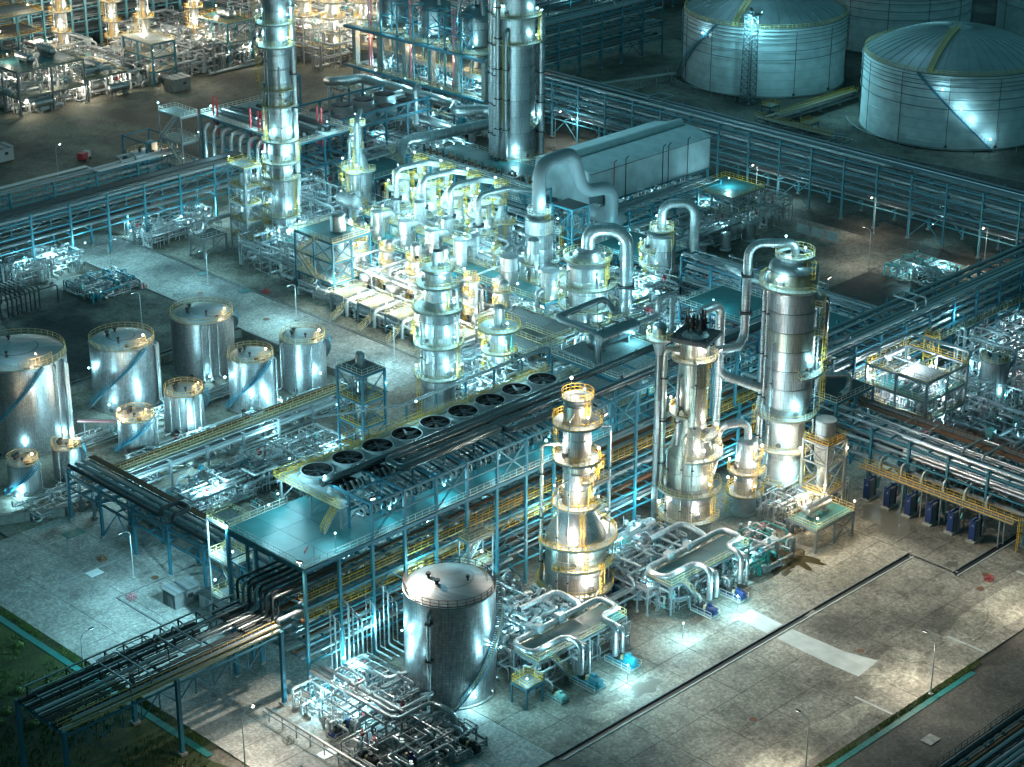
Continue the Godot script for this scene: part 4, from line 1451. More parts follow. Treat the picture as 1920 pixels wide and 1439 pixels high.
func main_rack() -> void:
	var dk := ["dark", "darkpipe", "black", "dark"]
	rack({"name": "pipe_bridge", "label": "long dark pipe bridge on a truss crossing the grass to the plant", "ax": "x", "s0": -140.0, "s1": -104.0, "o0": 47.0, "o1": 58.0, "bay": 18.0, "lv": [11.6], "top": 12.0, "seed": 11, "pm": dk, "fill": 1.0, "truss": [[8.4, 11.3, 1], [8.4, 11.3, 0]], "tn": 6, "walk": [[11.9, 56.6, 57.9, "yellow"]], "ext": 0.2, "pw": 0.55, "ps": 0.85, "mid": true})
	var t := thing("pipe_gantry", "row of black hoop frames over the left edge of the pipe bridge", "gantry", V(-139, 11.6, 47.4), "", 0.0, true)
	for i in 12:
		var x := -138.5 + i * 3.1
		beam(t, "hoop_post", V(x, 11.6, 47.2), V(x, 13.4, 47.2), 0.16, M.dark)
		beam(t, "hoop_beam", V(x, 13.4, 47.2), V(x, 13.0, 50.6), 0.16, M.dark)
		beam(t, "hoop_post", V(x, 11.6, 50.6), V(x, 13.1, 50.6), 0.14, M.dark)
	for z in [47.2, 49.0, 50.6]:
		pipe(t, "rail_pipe", V(-139, 13.55, z), V(-104, 13.55, z), 0.14, M.darkpipe)
	var s := thing("pipe_drop", "bundle of black pipes stepping down from the deck onto the bridge", "pipes", V(-104, 11, 48), "", 0.0, true)
	for i in 13:
		var z := 47.6 + i * 0.66
		var r: float = [0.22, 0.28, 0.18][i % 3]
		run(s, "pipe", PackedVector3Array([V(-90, 16.0 - (i % 2) * 0.5, z), V(-103.4 + (i % 4) * 0.5, 16.0 - (i % 2) * 0.5, z), V(-103.4 + (i % 4) * 0.5, 12.2, z), V(-108, 12.2, z)]), r, M[dk[i % 4]], 0.7)
	run(s, "tray_duct", PackedVector3Array([V(-96, 13.0, 56.8), V(-103.5, 13.0, 56.8), V(-103.5, 12.3, 56.8), V(-138, 12.3, 56.8)]), 0.35, M.steel, 0.5)
	rack({"name": "pipe_rack", "label": "broad blue pipe rack under the fans with yellow walkways along its open side", "ax": "x", "s0": -99.3, "s1": -36.0, "o0": 47.0, "o1": 58.0, "bay": 6.4, "lv": [5.0, 8.0, 11.0, 14.0], "top": 19.8, "seed": 12, "walk": [[14.6, 56.4, 57.7, "yellow"], [11.6, 57.0, 57.9, "yellow"]], "brace": 4, "mat": "blue2", "ps": 1.2, "fill": 0.85, "lamps": [[-94.0, 4.0, 59.5, 26.0], [-88.0, 7.0, 59.5, 22.0], [-78.0, 12.6, 59.0, 18.0], [-66.0, 6.0, 59.5, 24.0], [-52.0, 13.0, 59.0, 18.0], [-44.0, 6.0, 59.5, 22.0], [-70.0, 17.0, 45.0, 20.0], [-50.0, 17.0, 45.0, 20.0], [-90.0, 17.0, 44.0, 20.0]], "lc": CYAN, "pm": ["alu0", "alu1", "pale", "steel", "rust", "darkpipe"]})
	rack({"name": "pipe_rack", "label": "blue pipe rack with brown pipes passing behind the two tallest front columns", "ax": "x", "s0": -36.0, "s1": 24.0, "o0": 47.0, "o1": 58.0, "bay": 6.6, "lv": [5.0, 8.0, 11.0, 14.0], "top": 15.2, "seed": 13, "walk": [[14.6, 56.4, 57.7, "yellow"]], "brace": 4, "mat": "blue2", "fill": 0.8, "lamps": [[-30.0, 7.0, 59.5, 22.0], [-18.0, 12.6, 59.0, 16.0], [-4.0, 6.0, 59.5, 22.0], [10.0, 12.0, 59.0, 16.0], [-26.0, 17.0, 45.0, 18.0], [6.0, 17.0, 45.0, 18.0]], "lc": CYAN, "pm": ["alu0", "rust", "pale", "steel", "rust", "darkpipe"]})
	rack({"name": "pipe_rack", "label": "blue pipe rack with bright top pipes leaving past the lit open unit", "ax": "x", "s0": 24.0, "s1": 128.0, "o0": 47.0, "o1": 57.0, "bay": 8.0, "lv": [5.0, 8.0, 11.0, 14.0], "top": 15.2, "seed": 14, "walk": [[8.6, 56.0, 57.4, "yellow2"]], "truss": [[8.4, 11.0, 1]], "tn": 3, "mat": "blue", "fill": 0.8, "lamps": [[40.0, 6.0, 58.5, 18.0], [64.0, 12.6, 58.0, 14.0], [84.0, 6.0, 58.5, 16.0]]})
	# the teal deck on top, in bays, on the posts of the rack
	t = thing("teal_deck", "wide teal floor deck in front of and below the row of fans", "deck", V(-99.4, 20, 40.2), "", 0.0, true)
	for i in 12:
		for j in 3:
			blk(t, "deck_panel", V(-96.75 + i * 5.3, 20.0, 43.2 + j * 5.95), V(5.26, 0.14, 5.9), M[["teal", "teal2", "teal"][(i + j) % 3]])
	for z in [40.3, 46.2, 52.1, 58.1]:
		beam(t, "edge_beam", V(-99.4, 19.7, z), V(-35.8, 19.7, z), 0.3, M.blue, 0.5)
	for i in 6:
		beam(t, "floor_beam", V(-99.3 + i * 12.6, 19.68, 40.4), V(-99.3 + i * 12.6, 19.68, 58.0), 0.3, M.blue, 0.46)
	for z in [40.4, 45.0]:
		for i in 9:
			beam(t, "post", V(-99.3 + i * 7.8, 0, z), V(-99.3 + i * 7.8, 19.5, z), 0.42, M.blue)
	for i in 3:
		beam(t, "brace", V(-99.3, 6.0 + i * 4.4, 40.4), V(-99.3, 10.4 + i * 4.4, 47.0), 0.2, M.blue2)
		beam(t, "brace", V(-99.3, 10.4 + i * 4.4, 40.4), V(-99.3, 10.4 + i * 4.4, 47.0), 0.24, M.blue)
	var g := Geo.new()
	var og := org(t)
	rail(g, PackedVector3Array([V(-36, 20.1, 58.1) - og, V(-99.3, 20.1, 58.1) - og, V(-99.3, 20.1, 40.4) - og, V(-88, 20.1, 40.4) - og]))
	geo(t, "handrail", g, M.railw)
	pipe(t, "flag_pole", V(-96.8, 20, 57.2), V(-96.8, 22.4, 57.2), 0.04, M.steel)
	blk(t, "wind_flag", V(-97.7, 22.1, 56.6), V(1.9, 0.45, 0.05), M.red, 0.6)
	pipe(t, "lamp_pole", V(-92.3, 20, 56.6), V(-92.3, 22.6, 56.6), 0.04, M.steel)
	lamp(t, V(-90.5, 23.0, 41.5), 16.0, COOL)
	lamp(t, V(-95.0, 24.0, 45.0), 22.0, COOL)
	lamp(t, V(-92.3, 22.7, 56.6), 14.0, COOL)
	# stairs at the end of the deck
	t = frame({"name": "stair_tower", "label": "zigzag stair with pale landings under the left corner of the teal deck", "x": -98.6, "z": 34.6, "nx": 1, "nz": 1, "dx": 4.0, "dz": 5.4, "lv": [[6.6, "grate", "yellow2"], [13.2, "grate", "yellow2"], [19.6, "grate", "yellow2"]], "mat": "steel", "pw": 0.22, "stairs": [[V(-96, 0, 34.4), V(-96, 6.6, 40.2)], [V(-97.2, 6.6, 39.6), V(-97.2, 13.2, 35.0)], [V(-96, 13.2, 35.0), V(-96, 19.6, 39.6)]], "lamps": [V(-98, 8.8, 34.8), V(-98, 15.4, 39.6)]})
	for q in [["pale stair climbing from the rack walkway beside the lone tank", -70.0], ["second pale stair up the open side of the rack, behind the widest column", -44.0]]:
		t = frame({"name": "stair_tower", "label": q[0], "x": q[1], "z": 58.7, "nx": 1, "nz": 1, "dx": 5.0, "dz": 2.2, "lv": [[5.0, "deck", "yellow2"], [9.5, "deck", "yellow2"], [14.4, "deck", "yellow2"]], "mat": "steel", "pw": 0.2, "stairs": [[V(q[1] + 0.2, 0, 59.4), V(q[1] + 4.8, 5.0, 59.4)], [V(q[1] + 4.8, 5.0, 60.3), V(q[1] + 0.2, 9.5, 60.3)], [V(q[1] + 0.2, 9.5, 59.4), V(q[1] + 4.8, 14.4, 59.4)]], "srail": "railw", "lamps": [V(q[1] + 2.5, 7.0, 61.0), V(q[1] + 2.5, 12.0, 61.0)]})
	# fan bank
	t = thing("fan_platform", "white plenum floor of the air cooler with yellow walkway rails, carrying the fans", "platform", V(-88.6, 20, 38.4), "", 0.0, true)
	for i in 9:
		blk(t, "plenum_panel", V(-83.7 + i * 6.03, 23.8, 42.5), V(5.98, 0.16, 6.2), M.pale)
		blk(t, "plenum_panel", V(-83.7 + i * 6.03, 23.8, 49.0), V(5.98, 0.16, 6.6), M.pale)
	for z in [38.6, 45.6, 52.4]:
		beam(t, "edge_beam", V(-88.4, 23.3, z), V(-31.0, 23.3, z), 0.24, M.steel, 0.5)
		for i in 6:
			beam(t, "leg", V(-87.6 + i * 11.0, 20.1, z), V(-87.6 + i * 11.0, 23.2, z), 0.3, M.steel)
			if i < 5:
				beam(t, "brace", V(-87.6 + i * 11.0, 20.2, z), V(-82.1 + i * 11.0, 23.0, z), 0.16, M.steel)
	og = org(t)
	blk(t, "walkway_grating", V(-87.6, 23.82, 45.8), V(1.6, 0.1, 15.0), M.deck)
	blk(t, "walkway_grating", V(-59.0, 23.82, 38.6), V(58.6, 0.1, 1.3), M.deck)
	g = Geo.new()
	rail(g, PackedVector3Array([V(-30, 23.9, 38.0) - og, V(-88.4, 23.9, 38.0) - og, V(-88.4, 23.9, 53.3) - og]))
	rail(g, PackedVector3Array([V(-30, 23.9, 39.2) - og, V(-86.8, 23.9, 39.2) - og]))
	geo(t, "handrail", g, M.yellow)
	stairs(t, V(-90.6, 20.1, 51.6), V(-87.4, 23.8, 51.6), 0.9, M.steel, M.yellow)
	for i in 5:
		lamp(t, V(-86.0 + i * 12.0, 22.6, 39.5), 16.0, COOL)
		lamp(t, V(-81.0 + i * 11.0, 22.2, 55.6), 14.0, CYAN)
	lamp(t, V(-87.6, 27.6, 41.0), 26.0, COOL)
	lamp(t, V(-87.6, 27.4, 49.0), 22.0, COOL)
	lamp(t, V(-60.0, 27.4, 38.6), 12.0, COOL)
	lamp(t, V(-36.0, 27.4, 38.6), 14.0, COOL)
	var fan := thing("cooling_fan", "", "cooling fan", V(0, 23.9, 0), "row of fans on the air cooler")
	g = Geo.new()
	g.lathe([Vector2(2.95, 0), Vector2(2.5, 0.6), Vector2(2.46, 1.05), Vector2(2.5, 1.08), Vector2(2.36, 1.08)], 36)
	geo(fan, "fan_ring", g, M.pale)
	g = Geo.new()
	g.lathe([Vector2(2.36, 1.08), Vector2(2.3, 0.3)], 36)
	geo(fan, "fan_throat", g, M.black)
	g = Geo.new()
	g.lathe([Vector2(2.2, 0.25), Vector2(0.01, 0.25)], 30)
	geo(fan, "coil_face", g, M.black)
	for i in 6:
		var a := TAU * i / 6.0
		var b := put(fan, "blade", UB, M.dark)
		b.transform = Transform3D(Basis(Vector3.UP, a) * Basis(Vector3.RIGHT, 0.35) * Basis.from_scale(V(2.0, 0.05, 0.5)), V(cos(a) * 1.25, 0.8, -sin(a) * 1.2))
	g = Geo.new()
	g.tube(PackedVector3Array([V(0, 0.4, 0), V(0, 0.95, 0)]), 0.35, 12)
	g.bar(V(-2.2, 0.5, 0), V(2.2, 0.5, 0), 0.12, 0.2)
	geo(fan, "hub", g, M.dark)
	var ords := ["first", "second", "third", "fourth", "fifth", "sixth", "seventh", "eighth", "ninth"]
	for i in 9:
		var f: Node3D = fan if i == 0 else fan.duplicate()
		if i > 0:
			f.name = "cooling_fan"
			add_child(f, true)
		f.position = V(-83.7 + i * 6.03, 23.9, 42.5)
		f.set_meta("label", "round dark cooling fan, %s of the outer row from the white end of the platform" % ords[i])
	for i in 2:
		dup(fan, V(-83.7 + i * 6.03, 23.9, 49.2), "round dark cooling fan half hidden under the thick header pipes, %s from the end" % ords[i])
	# headers over the fans
	t = thing("header_pipes", "thick dark header pipes with hairpin ends lying above the fans", "header pipes", V(-88, 26, 48), "", 0.0, true)
	run(t, "header_pipe", PackedVector3Array([V(-88.0, 26.4, 48.8), V(-12.5, 26.4, 48.8), V(-8.0, 26.4, 48.8), V(-8.0, 22.0, 48.8)]), 0.62, M.header, 1.6)
	run(t, "header_pipe", PackedVector3Array([V(-75.0, 26.6, 50.5), V(-37.5, 26.6, 50.5), V(-37.5, 26.6, 52.7), V(-76.0, 26.6, 52.7)]), 0.62, M.header, 1.2)
	run(t, "header_pipe", PackedVector3Array([V(-75.0, 26.8, 50.5), V(-77.0, 26.8, 50.5), V(-77.0, 26.8, 54.2), V(-57.0, 26.8, 54.2)]), 0.62, M.header, 1.4)
	run(t, "header_pipe", PackedVector3Array([V(-54.0, 26.6, 55.7), V(-56.0, 26.6, 55.7), V(-56.0, 26.6, 52.0)]), 0.6, M.header, 1.4)
	run(t, "header_pipe", PackedVector3Array([V(-54.0, 26.6, 55.7), V(2.0, 26.6, 55.7), V(24.0, 26.6, 55.7), V(24.0, 18.0, 55.5)]), 0.7, M.header, 1.4)
	run(t, "header_pipe", PackedVector3Array([V(-28.0, 26.2, 53.4), V(20.0, 26.2, 53.4)]), 0.4, M.alu1)
	for i in 15:
		var x := -86.6 + i * 6.35
		if x < 6:
			beam(t, "support_post", V(x, 19.8 if x < -36 else 15.0, 58.0), V(x, 26.0, 58.0), 0.4, M.blue)
			beam(t, "support_beam", V(x, 25.7, 46.4), V(x, 25.7, 58.0), 0.26, M.blue, 0.4)
			if i % 2 == 0:
				beam(t, "brace", V(x, 20.2, 58.0), V(x + 6.35, 25.4, 58.0), 0.2, M.blue2)
				beam(t, "brace", V(x + 6.35, 20.2, 58.0), V(x, 26.0, 58.0), 0.19, M.blue2)
			beam(t, "support_post", V(x, 20.0, 53.0), V(x, 25.6, 53.0), 0.32, M.blue)
	for z in [53.0, 58.0]:
		beam(t, "support_stringer", V(-86.8, 23.0, z), V(3.0, 23.0, z), 0.2, M.blue, 0.3)
		beam(t, "support_stringer", V(-86.8, 25.68, z), V(3.0, 25.68, z), 0.22, M.blue, 0.34)
	t = thing("bend_bundle", "rows of bent pipes hanging from the headers in front of the fans", "pipes", V(-86, 21, 52), "", 0.0, true)
	for i in 52:
		var x := -86.2 + i * 1.02
		run(t, "bent_pipe", PackedVector3Array([V(x, 26.2, 50.8), V(x, 24.8, 52.0), V(x, 24.3, 55.8), V(x + 0.4, 22.4, 55.8), V(x + 0.4, 22.4, 53.4)]), 0.17, M[["alu1", "header", "alu3"][i % 3]], 0.8)
	# roof walk pipes on thin posts behind the fans
	t = thing("pipe_run", "twin thin pipes on slim posts standing behind the row of fans", "pipes", V(-50, 0, 26), "", 0.0, true)
	for k in 2:
		run(t, "pipe", PackedVector3Array([V(-66.0 + k * 0.5, 20.4, 20.0), V(-52.0 + k * 0.5, 20.4, 26.4 + k * 0.5), V(-16.8, 20.4, 25.6 + k * 0.5), V(-16.8 + k * 0.5, 20.4, 36.0)]), 0.16, M.alu1)
	for i in 6:
		beam(t, "post", V(-51.0 + i * 6.8, 0, 26.2), V(-51.0 + i * 6.8, 20.2, 26.2), 0.3, M.blue)
	beam(t, "tie_beam", V(-51.0, 16.0, 26.2), V(-17, 16.0, 26.2), 0.2, M.blue)
	# pumparound exchanger block past the end of the fans
	frame({"label": "blue steel block with dark drum and looped pipes past the last fan", "x": -14.0, "z": 24.0, "nx": 2, "nz": 2, "dx": 8.0, "dz": 8.0, "lv": [[6.0, "deck", "yellow2"], [12.0, "deck", "yellow2"], [17.5, "deck", "railw"]], "mat": "blue", "lamps": [V(-13, 9, 33), V(-5, 14, 40.5), V(0, 19.5, 31)], "lc": CYAN})
	drum("dark horizontal drum on top of the blue block past the fans", V(-3.4, 19.8, 29.0), "x", 1.6, 10.5, "darkpipe", 17.6)
	t = thing("pipe_loop", "big looped dark pipe round the drum on the blue block", "pipe", V(-11, 18, 28), "", 0.0, true)
	run(t, "pipe", PackedVector3Array([V(1.5, 21.4, 24.8), V(1.5, 23.6, 22.6), V(-11.6, 23.4, 22.6), V(-11.6, 23.4, 33.0), V(-11.6, 17.0, 33.0), V(-8.0, 15.4, 38.0)]), 0.62, M.darkpipe, 1.4)
	run(t, "pipe", PackedVector3Array([V(3.5, 19.8, 29.0), V(9.0, 19.8, 29.0), V(9.0, 23.0, 29.0), V(13.0, 23.0, 29.0), V(13.0, 15.0, 29.0)]), 0.5, M.alu1, 1.2)
	run(t, "pipe", PackedVector3Array([V(-6.0, 17.2, 40.5), V(26.0, 17.2, 40.5), V(32.0, 17.2, 40.5), V(32.0, 12.0, 40.5)]), 0.85, M.alu2, 1.6)
	run(t, "pipe", PackedVector3Array([V(-9.0, 16.4, 37.0), V(-9.0, 16.4, 44.0), V(14.0, 16.4, 44.0)]), 0.95, M.alu0, 2.0)
	maze("tangle of pipes under the edge of the teal deck on the fan side", -84.0, 30.0, -50.0, 39.5, 8.0, 46, 320, {"lamps": 5, "posts": 6})
	maze("pipework under the blue block behind the fans", -46.0, 14.0, -14.0, 38.0, 9.0, 60, 321, {"lamps": 7, "posts": 8})
	maze("pipework behind the pipe rack below the teal roofs", 2.0, 30.0, 34.0, 46.0, 10.0, 50, 322, {"lamps": 6, "posts": 8, "lc": CYAN})


func front_row() -> void:
	# column with the wide skirt, lit warm
	column("nearest column, narrow on top and wide below a cone, with yellow ladders", V(-53.1, 0, 67.0), [[0, 4.75], [3.6, 4.7], [12.0, 4.7], [17.4, 2.15], [34.0, 2.15]], [[3.7, 1.3, 0, 360, 4], [8.0, 1.2, 60, 175, 2], [12.0, 1.7, -80, 200, 4], [17.4, 1.6, 60, 290, 3], [21.6, 1.0, 20, 120, 1], [24.9, 1.5, -30, 280, 3], [30.9, 1.7, 0, 360, 4], [35.0, 1.3, 0, 360, 2]], {"lc": Color(1.0, 0.975, 0.92), "le": 15.0, "rail": "yellow", "mats": ["alu0", "alu2", "aluw", "alu1"], "risers": [[230.0, 0.3, 3.0, 27.0], [170.0, 0.14, 2.0, 22.0], [40.0, 0.12, 4.0, 30.0], [150.0, 0.1, 2.0, 33.0]], "deck": "deck"})
	column("second front column, tapering by a cone, topped by a dark deck of upright valves", V(-24.7, 0, 65.8), [[0, 3.85], [4.9, 3.75], [16.0, 3.75], [21.3, 2.2], [28.0, 2.5], [36.0, 2.3]], [[4.9, 1.4, 60, 260, 3], [9.8, 1.5, 20, 280, 3], [16.1, 1.5, -30, 150, 3], [19.5, 1.6, 20, 110, 2], [23.2, 1.5, 150, 300, 1], [32.7, 1.3, 0, 360, 3]], {"lc": Color(0.95, 0.96, 0.95), "le": 13.0, "mats": ["aluw", "alu3", "aluw", "alu1"], "rail": "yellow2", "risers": [[225.0, 0.5, 10.0, 34.0, 0.5], [190.0, 0.3, 18.0, 30.0], [135.0, 0.16, 3.0, 33.0], [160.0, 0.12, 3.0, 20.0], [205.0, 0.14, 2.0, 17.0]]})
	var t := thing("valve_deck", "dark square deck crowded with upright relief pipes on top of the second front column", "platform", V(-24.7, 36.2, 65.8), "", 0.3)
	blk(t, "deck_plate", V(0, 0.1, 0), V(6.6, 0.16, 6.6), M.dark)
	for e in 4:
		blk(t, "edge_beam", V(0, -0.15, 0) + V(cos(PI * 0.5 * e), 0, sin(PI * 0.5 * e)) * 3.2, V(6.6 if e % 2 else 0.24, 0.4, 0.24 if e % 2 else 6.6), M.dark)
	var g := Geo.new()
	rail(g, PackedVector3Array([V(-3.2, 0.2, -3.2), V(3.2, 0.2, -3.2), V(3.2, 0.2, 3.2), V(-3.2, 0.2, 3.2)]), true)
	geo(t, "handrail", g, M.dark)
	rng.seed = 5
	for i in 16:
		var x := rng.randf_range(-1.4, 2.6)
		var z := rng.randf_range(-2.4, 1.6)
		var h := rng.randf_range(1.8, 4.4)
		g = Geo.new()
		g.tube(PackedVector3Array([V(x, 0.2, z), V(x, h, z)]), 0.14, 8)
		g.tube(PackedVector3Array([V(x, h * 0.45, z), V(x, h * 0.45 + 0.5, z)]), 0.32, 8)
		g.tube(PackedVector3Array([V(x, h * 0.75, z), V(x + rng.randf_range(-1, 1), h * 0.75, z + rng.randf_range(-1, 1))]), 0.12, 8)
		geo(t, "relief_pipe", g, M[["black", "dark", "rust", "dark"][i % 4]])
	column("small vessel with pale dome head standing beside the valve deck", V(-29.0, 0, 62.0), [[0, 0.5], [33.0, 0.5], [35.4, 1.1], [38.0, 1.1]], [[36.0, 1.0, 0, 360, 1]], {"name": "vessel", "cat": "vessel", "ladders": false, "skirt": false, "mats": ["alu3", "darkpipe"]})
	column("tallest front column with broad banded shell above a cone and pale flared skirt", V(-2.2, 0, 67.6), [[0, 4.2], [8.5, 3.3], [16.0, 3.35], [18.6, 4.15], [42.3, 4.15]], [[4.6, 1.3, 60, 180, 2], [10.6, 1.5, 60, 200, 3], [16.6, 1.6, 40, 300, 4], [24.4, 1.6, 20, 120, 2], [31.0, 1.5, 10, 70, 0], [36.4, 1.4, 10, 80, 0], [39.7, 1.5, 100, 330, 3], [44.6, 1.0, 0, 360, 2]], {"course": 3.4, "mats": ["alu0", "aluw", "alu2", "alu1"], "lc": COOL, "le": 15.0, "rail": "yellow2", "risers": [[215.0, 0.3, 1.0, 42.0], [200.0, 0.2, 1.0, 40.0], [60.0, 0.14, 8.0, 38.0], [180.0, 0.12, 4.0, 30.0]]})
	t = thing("overhead_pipe", "thick overhead pipe arching off the tallest front column and down to its neighbour", "pipe", V(-7, 27, 63), "", 0.0, true)
	run(t, "pipe", PackedVector3Array([V(-2.2, 44.2, 67.6), V(-2.2, 46.6, 67.6), V(-7.6, 46.6, 62.2), V(-7.6, 28.4, 62.2), V(-22.4, 32.6, 65.4)]), 0.72, M.alu1, 2.4)
	for y in [41.0, 34.5]:
		blk(t, "clamp", V(-7.6, y, 62.2), V(2.0, 0.4, 2.0), M.dark, 0.78)
	t = thing("overhead_pipe", "thick S-bent pipe dropping between the valve-deck column and the tallest column", "pipe", V(-12, 20, 62), "", 0.0, true)
	run(t, "pipe", PackedVector3Array([V(-21.6, 35.5, 62.0), V(-17.0, 36.6, 60.4), V(-11.6, 36.6, 60.2), V(-11.6, 24.0, 60.2), V(-5.4, 20.8, 66.0)]), 0.8, M.alu0, 2.2)
	run(t, "pipe", PackedVector3Array([V(-11.6, 25.0, 60.2), V(-11.6, 12.0, 60.2), V(-14.0, 12.0, 56.0)]), 0.7, M.alu2, 1.6)
	column("small column with swan-neck pipe between the two tall front columns", V(-10.6, 0, 66.3), [[0, 1.95], [3.6, 1.9], [9.0, 1.9], [13.2, 1.65]], [[4.0, 1.3, 30, 290, 2], [8.1, 1.3, 60, 250, 2], [10.8, 1.0, 20, 110, 1]], {"lc": Color(1.0, 0.975, 0.92), "le": 12.0, "rail": "yellow", "head": 0.35})
	t = thing("overhead_pipe", "swan-neck pipe from the small column bending down to the valve-deck column", "pipe", V(-14, 8, 64), "", 0.0, true)
	run(t, "pipe", PackedVector3Array([V(-10.6, 13.6, 66.3), V(-10.6, 16.8, 66.3), V(-14.6, 16.4, 63.4), V(-16.0, 9.4, 63.6), V(-21.4, 7.6, 66.0)]), 0.66, M.alu0, 2.0)
	# short vessel in its own frame to the right of the tallest column
	frame({"label": "steel frame with yellow ladders holding a flat-topped vessel beside the tallest column", "x": -4.6, "z": 73.4, "nx": 1, "nz": 1, "dx": 5.0, "dz": 5.0, "lv": [[5.2, "deck", "yellow"], [10.6, "", ""], [14.2, "rust", "yellow"]], "mat": "steel", "brace": [[0, 0], [1, 0]], "lamps": [V(-5, 7.4, 78.6), V(0.6, 12.4, 78.6), V(-5, 12.4, 73.2)], "lc": WARM, "stairs": [[V(1.2, 5.2, 74), V(1.2, 10.6, 78.0)]]})
	column("flat-topped vessel held in the steel frame beside the tallest column", V(-2.1, 0, 75.9), [[0, 0.9], [8.6, 1.0], [10.6, 1.7], [17.6, 1.7]], [], {"name": "vessel", "cat": "vessel", "head": 0.1, "mats": ["alu2", "alu1"]})
	# front right low deck
	frame({"label": "low teal deck with drum and yellow rails in front of the tallest column", "x": -14.0, "z": 78.0, "nx": 2, "nz": 1, "dx": 5.0, "dz": 6.0, "lv": [[4.2, "teal2", "yellow2"]], "mat": "steel", "pw": 0.3, "lamps": [V(-14, 6.4, 84), V(-9, 6.4, 78), V(-4, 6.0, 84)], "brace": [[1, 1]], "lc": WARM})
	drum("small horizontal drum lying on the low teal deck", V(-9.2, 5.8, 80.2), "x", 0.95, 5.6, "alu0", 4.3)
	maze("bright small pipes at the foot of the tallest front column", -12.0, 70.0, 4.0, 77.0, 5.0, 50, 330, {"lamps": 5, "posts": 6, "lc": WARM})
	maze("green and silver pipes with a box cooler beside the brown puddle", -30.0, 74.0, -17.0, 82.5, 4.0, 34, 331, {"lamps": 2, "pm": ["alu0", "green", "pale", "alu1"], "rs": [0.13, 0.18, 0.24]})
	for q in [["pale box cooler with green pipes next to the brown puddle", V(-19.4, 0, 79.4)], ["pale box cooler behind the one next to the puddle", V(-25.6, 0, 76.2)]]:
		var b := thing("box_cooler", q[0], "cooler", q[1], "box coolers")
		blk(b, "body", V(0, 1.9, 0), V(1.3, 2.6, 1.5), M.pale)
		for i in 5:
			blk(b, "rib", V(-0.66, 1.9, -0.6 + i * 0.3), V(0.08, 2.5, 0.08), M.steel)
		for e in [-0.5, 0.5]:
			blk(b, "leg", V(e, 0.3, 0), V(0.16, 0.6, 1.3), M.steel)
		run(b, "pipe", PackedVector3Array([V(0.4, 2.6, 0.6), V(1.8, 2.6, 1.6), V(2.2, 2.6, 2.2), V(2.2, 0.9, 2.2), V(1.4, 0.9, 1.4)]), 0.2, M.green, 0.4)
	# pump decks
	for q in [["teal pump deck with hairpin silver pipes, nearer the lone tank", -76.0, 76.5, 5.0], ["teal pump deck with hairpin silver pipes, nearer the brown puddle", -46.0, 75.6, 5.2]]:
		var x: float = q[1]
		var z: float = q[2]
		var h: float = q[3]
		frame({"label": q[0], "x": x, "z": z, "nx": 3, "nz": 1, "dx": 6.2, "dz": 5.0, "lv": [[h, "teal2", "yellow2"]], "mat": "steel", "pw": 0.26, "lamps": [V(x + 2, h + 2.1, z + 5), V(x + 10, h + 2.1, z), V(x + 17, h + 2.0, z + 5)], "stairs": [[V(x + 6, 0, z + 5.8), V(x + 2, h, z + 5.8)]], "group": "pump decks"})
		t = thing("hairpin_pipe", "silver pipe folded as a flat hairpin above the pump deck " + ("nearer the lone tank" if x < -60 else "nearer the puddle"), "pipe", V(x, h, z), "hairpin pipes of the pump decks", 0.0, true)
		var y := h + 1.6
		run(t, "pipe", PackedVector3Array([V(x + 6.0, y + 0.6, z - 5.0), V(x + 14.0, y + 0.6, z - 5.0), V(x + 14.0, y, z + 0.4), V(x - 1.0, y, z + 0.4), V(x - 1.0, y, z + 4.4), V(x + 6.0, y, z + 4.4), V(x + 6.0, y, z + 7.6), V(x + 6.0, 1.6, z + 7.6)]), 0.46, M.alu0, 1.3)
		run(t, "pipe", PackedVector3Array([V(x + 10.0, y + 0.1, z + 0.4), V(x + 17.6, y + 0.1, z + 0.4), V(x + 17.6, y + 0.1, z + 4.4), V(x + 13.4, y + 0.1, z + 4.4), V(x + 13.4, y + 0.1, z + 7.6), V(x + 13.4, 1.6, z + 7.6)]), 0.46, M.alu2, 1.3)
		run(t, "pipe", PackedVector3Array([V(x + 7.4, y - 1.0, z + 5.2), V(x + 7.4, y - 1.0, z + 7.8), V(x + 7.4, 1.6, z + 7.8)]), 0.36, M.alu1, 0.9)
		run(t, "pipe", PackedVector3Array([V(x + 14.8, y - 1.0, z + 5.2), V(x + 14.8, y - 1.0, z + 7.8), V(x + 14.8, 1.6, z + 7.8)]), 0.36, M.alu1, 0.9)
		for c in [V(x + 9, y + 0.3, z + 0.4), V(x + 4.5, y + 0.3, z + 0.4)]:
			blk(t, "valve_box", c, V(1.2, 1.3, 1.2), M.pale)
	var pl := ["mint pump on its skid behind a yellow valve stand, nearest the lone tank", "big teal pump in the middle of the three by the lone tank", "big teal pump farthest from the lone tank of the first pump deck", "blue pump under the second pump deck, nearer the bright washed ground", "blue pump at the far end of the second pump deck"]
	var pp := [V(-75.4, 0, 84.4), V(-69.4, 0, 85.0), V(-61.6, 0, 84.8), V(-41.4, 0, 83.6), V(-34.4, 0, 83.6)]
	for i in 5:
		pump(pl[i], pp[i], -PI * 0.5, [0.8, 1.15, 1.15, 0.95, 0.95][i], ["mint", "motor", "motor", "navy", "navy"][i], "pumps in front of the front columns")
	frame({"name": "valve_stand", "label": "blue and yellow valve stand beside the mint pump", "x": -80.6, "z": 80.6, "nx": 1, "nz": 1, "dx": 3.2, "dz": 3.0, "lv": [[3.4, "grate", "yellow"]], "mat": "blue", "pw": 0.22, "lamps": [V(-80.6, 5.2, 83.6)]})
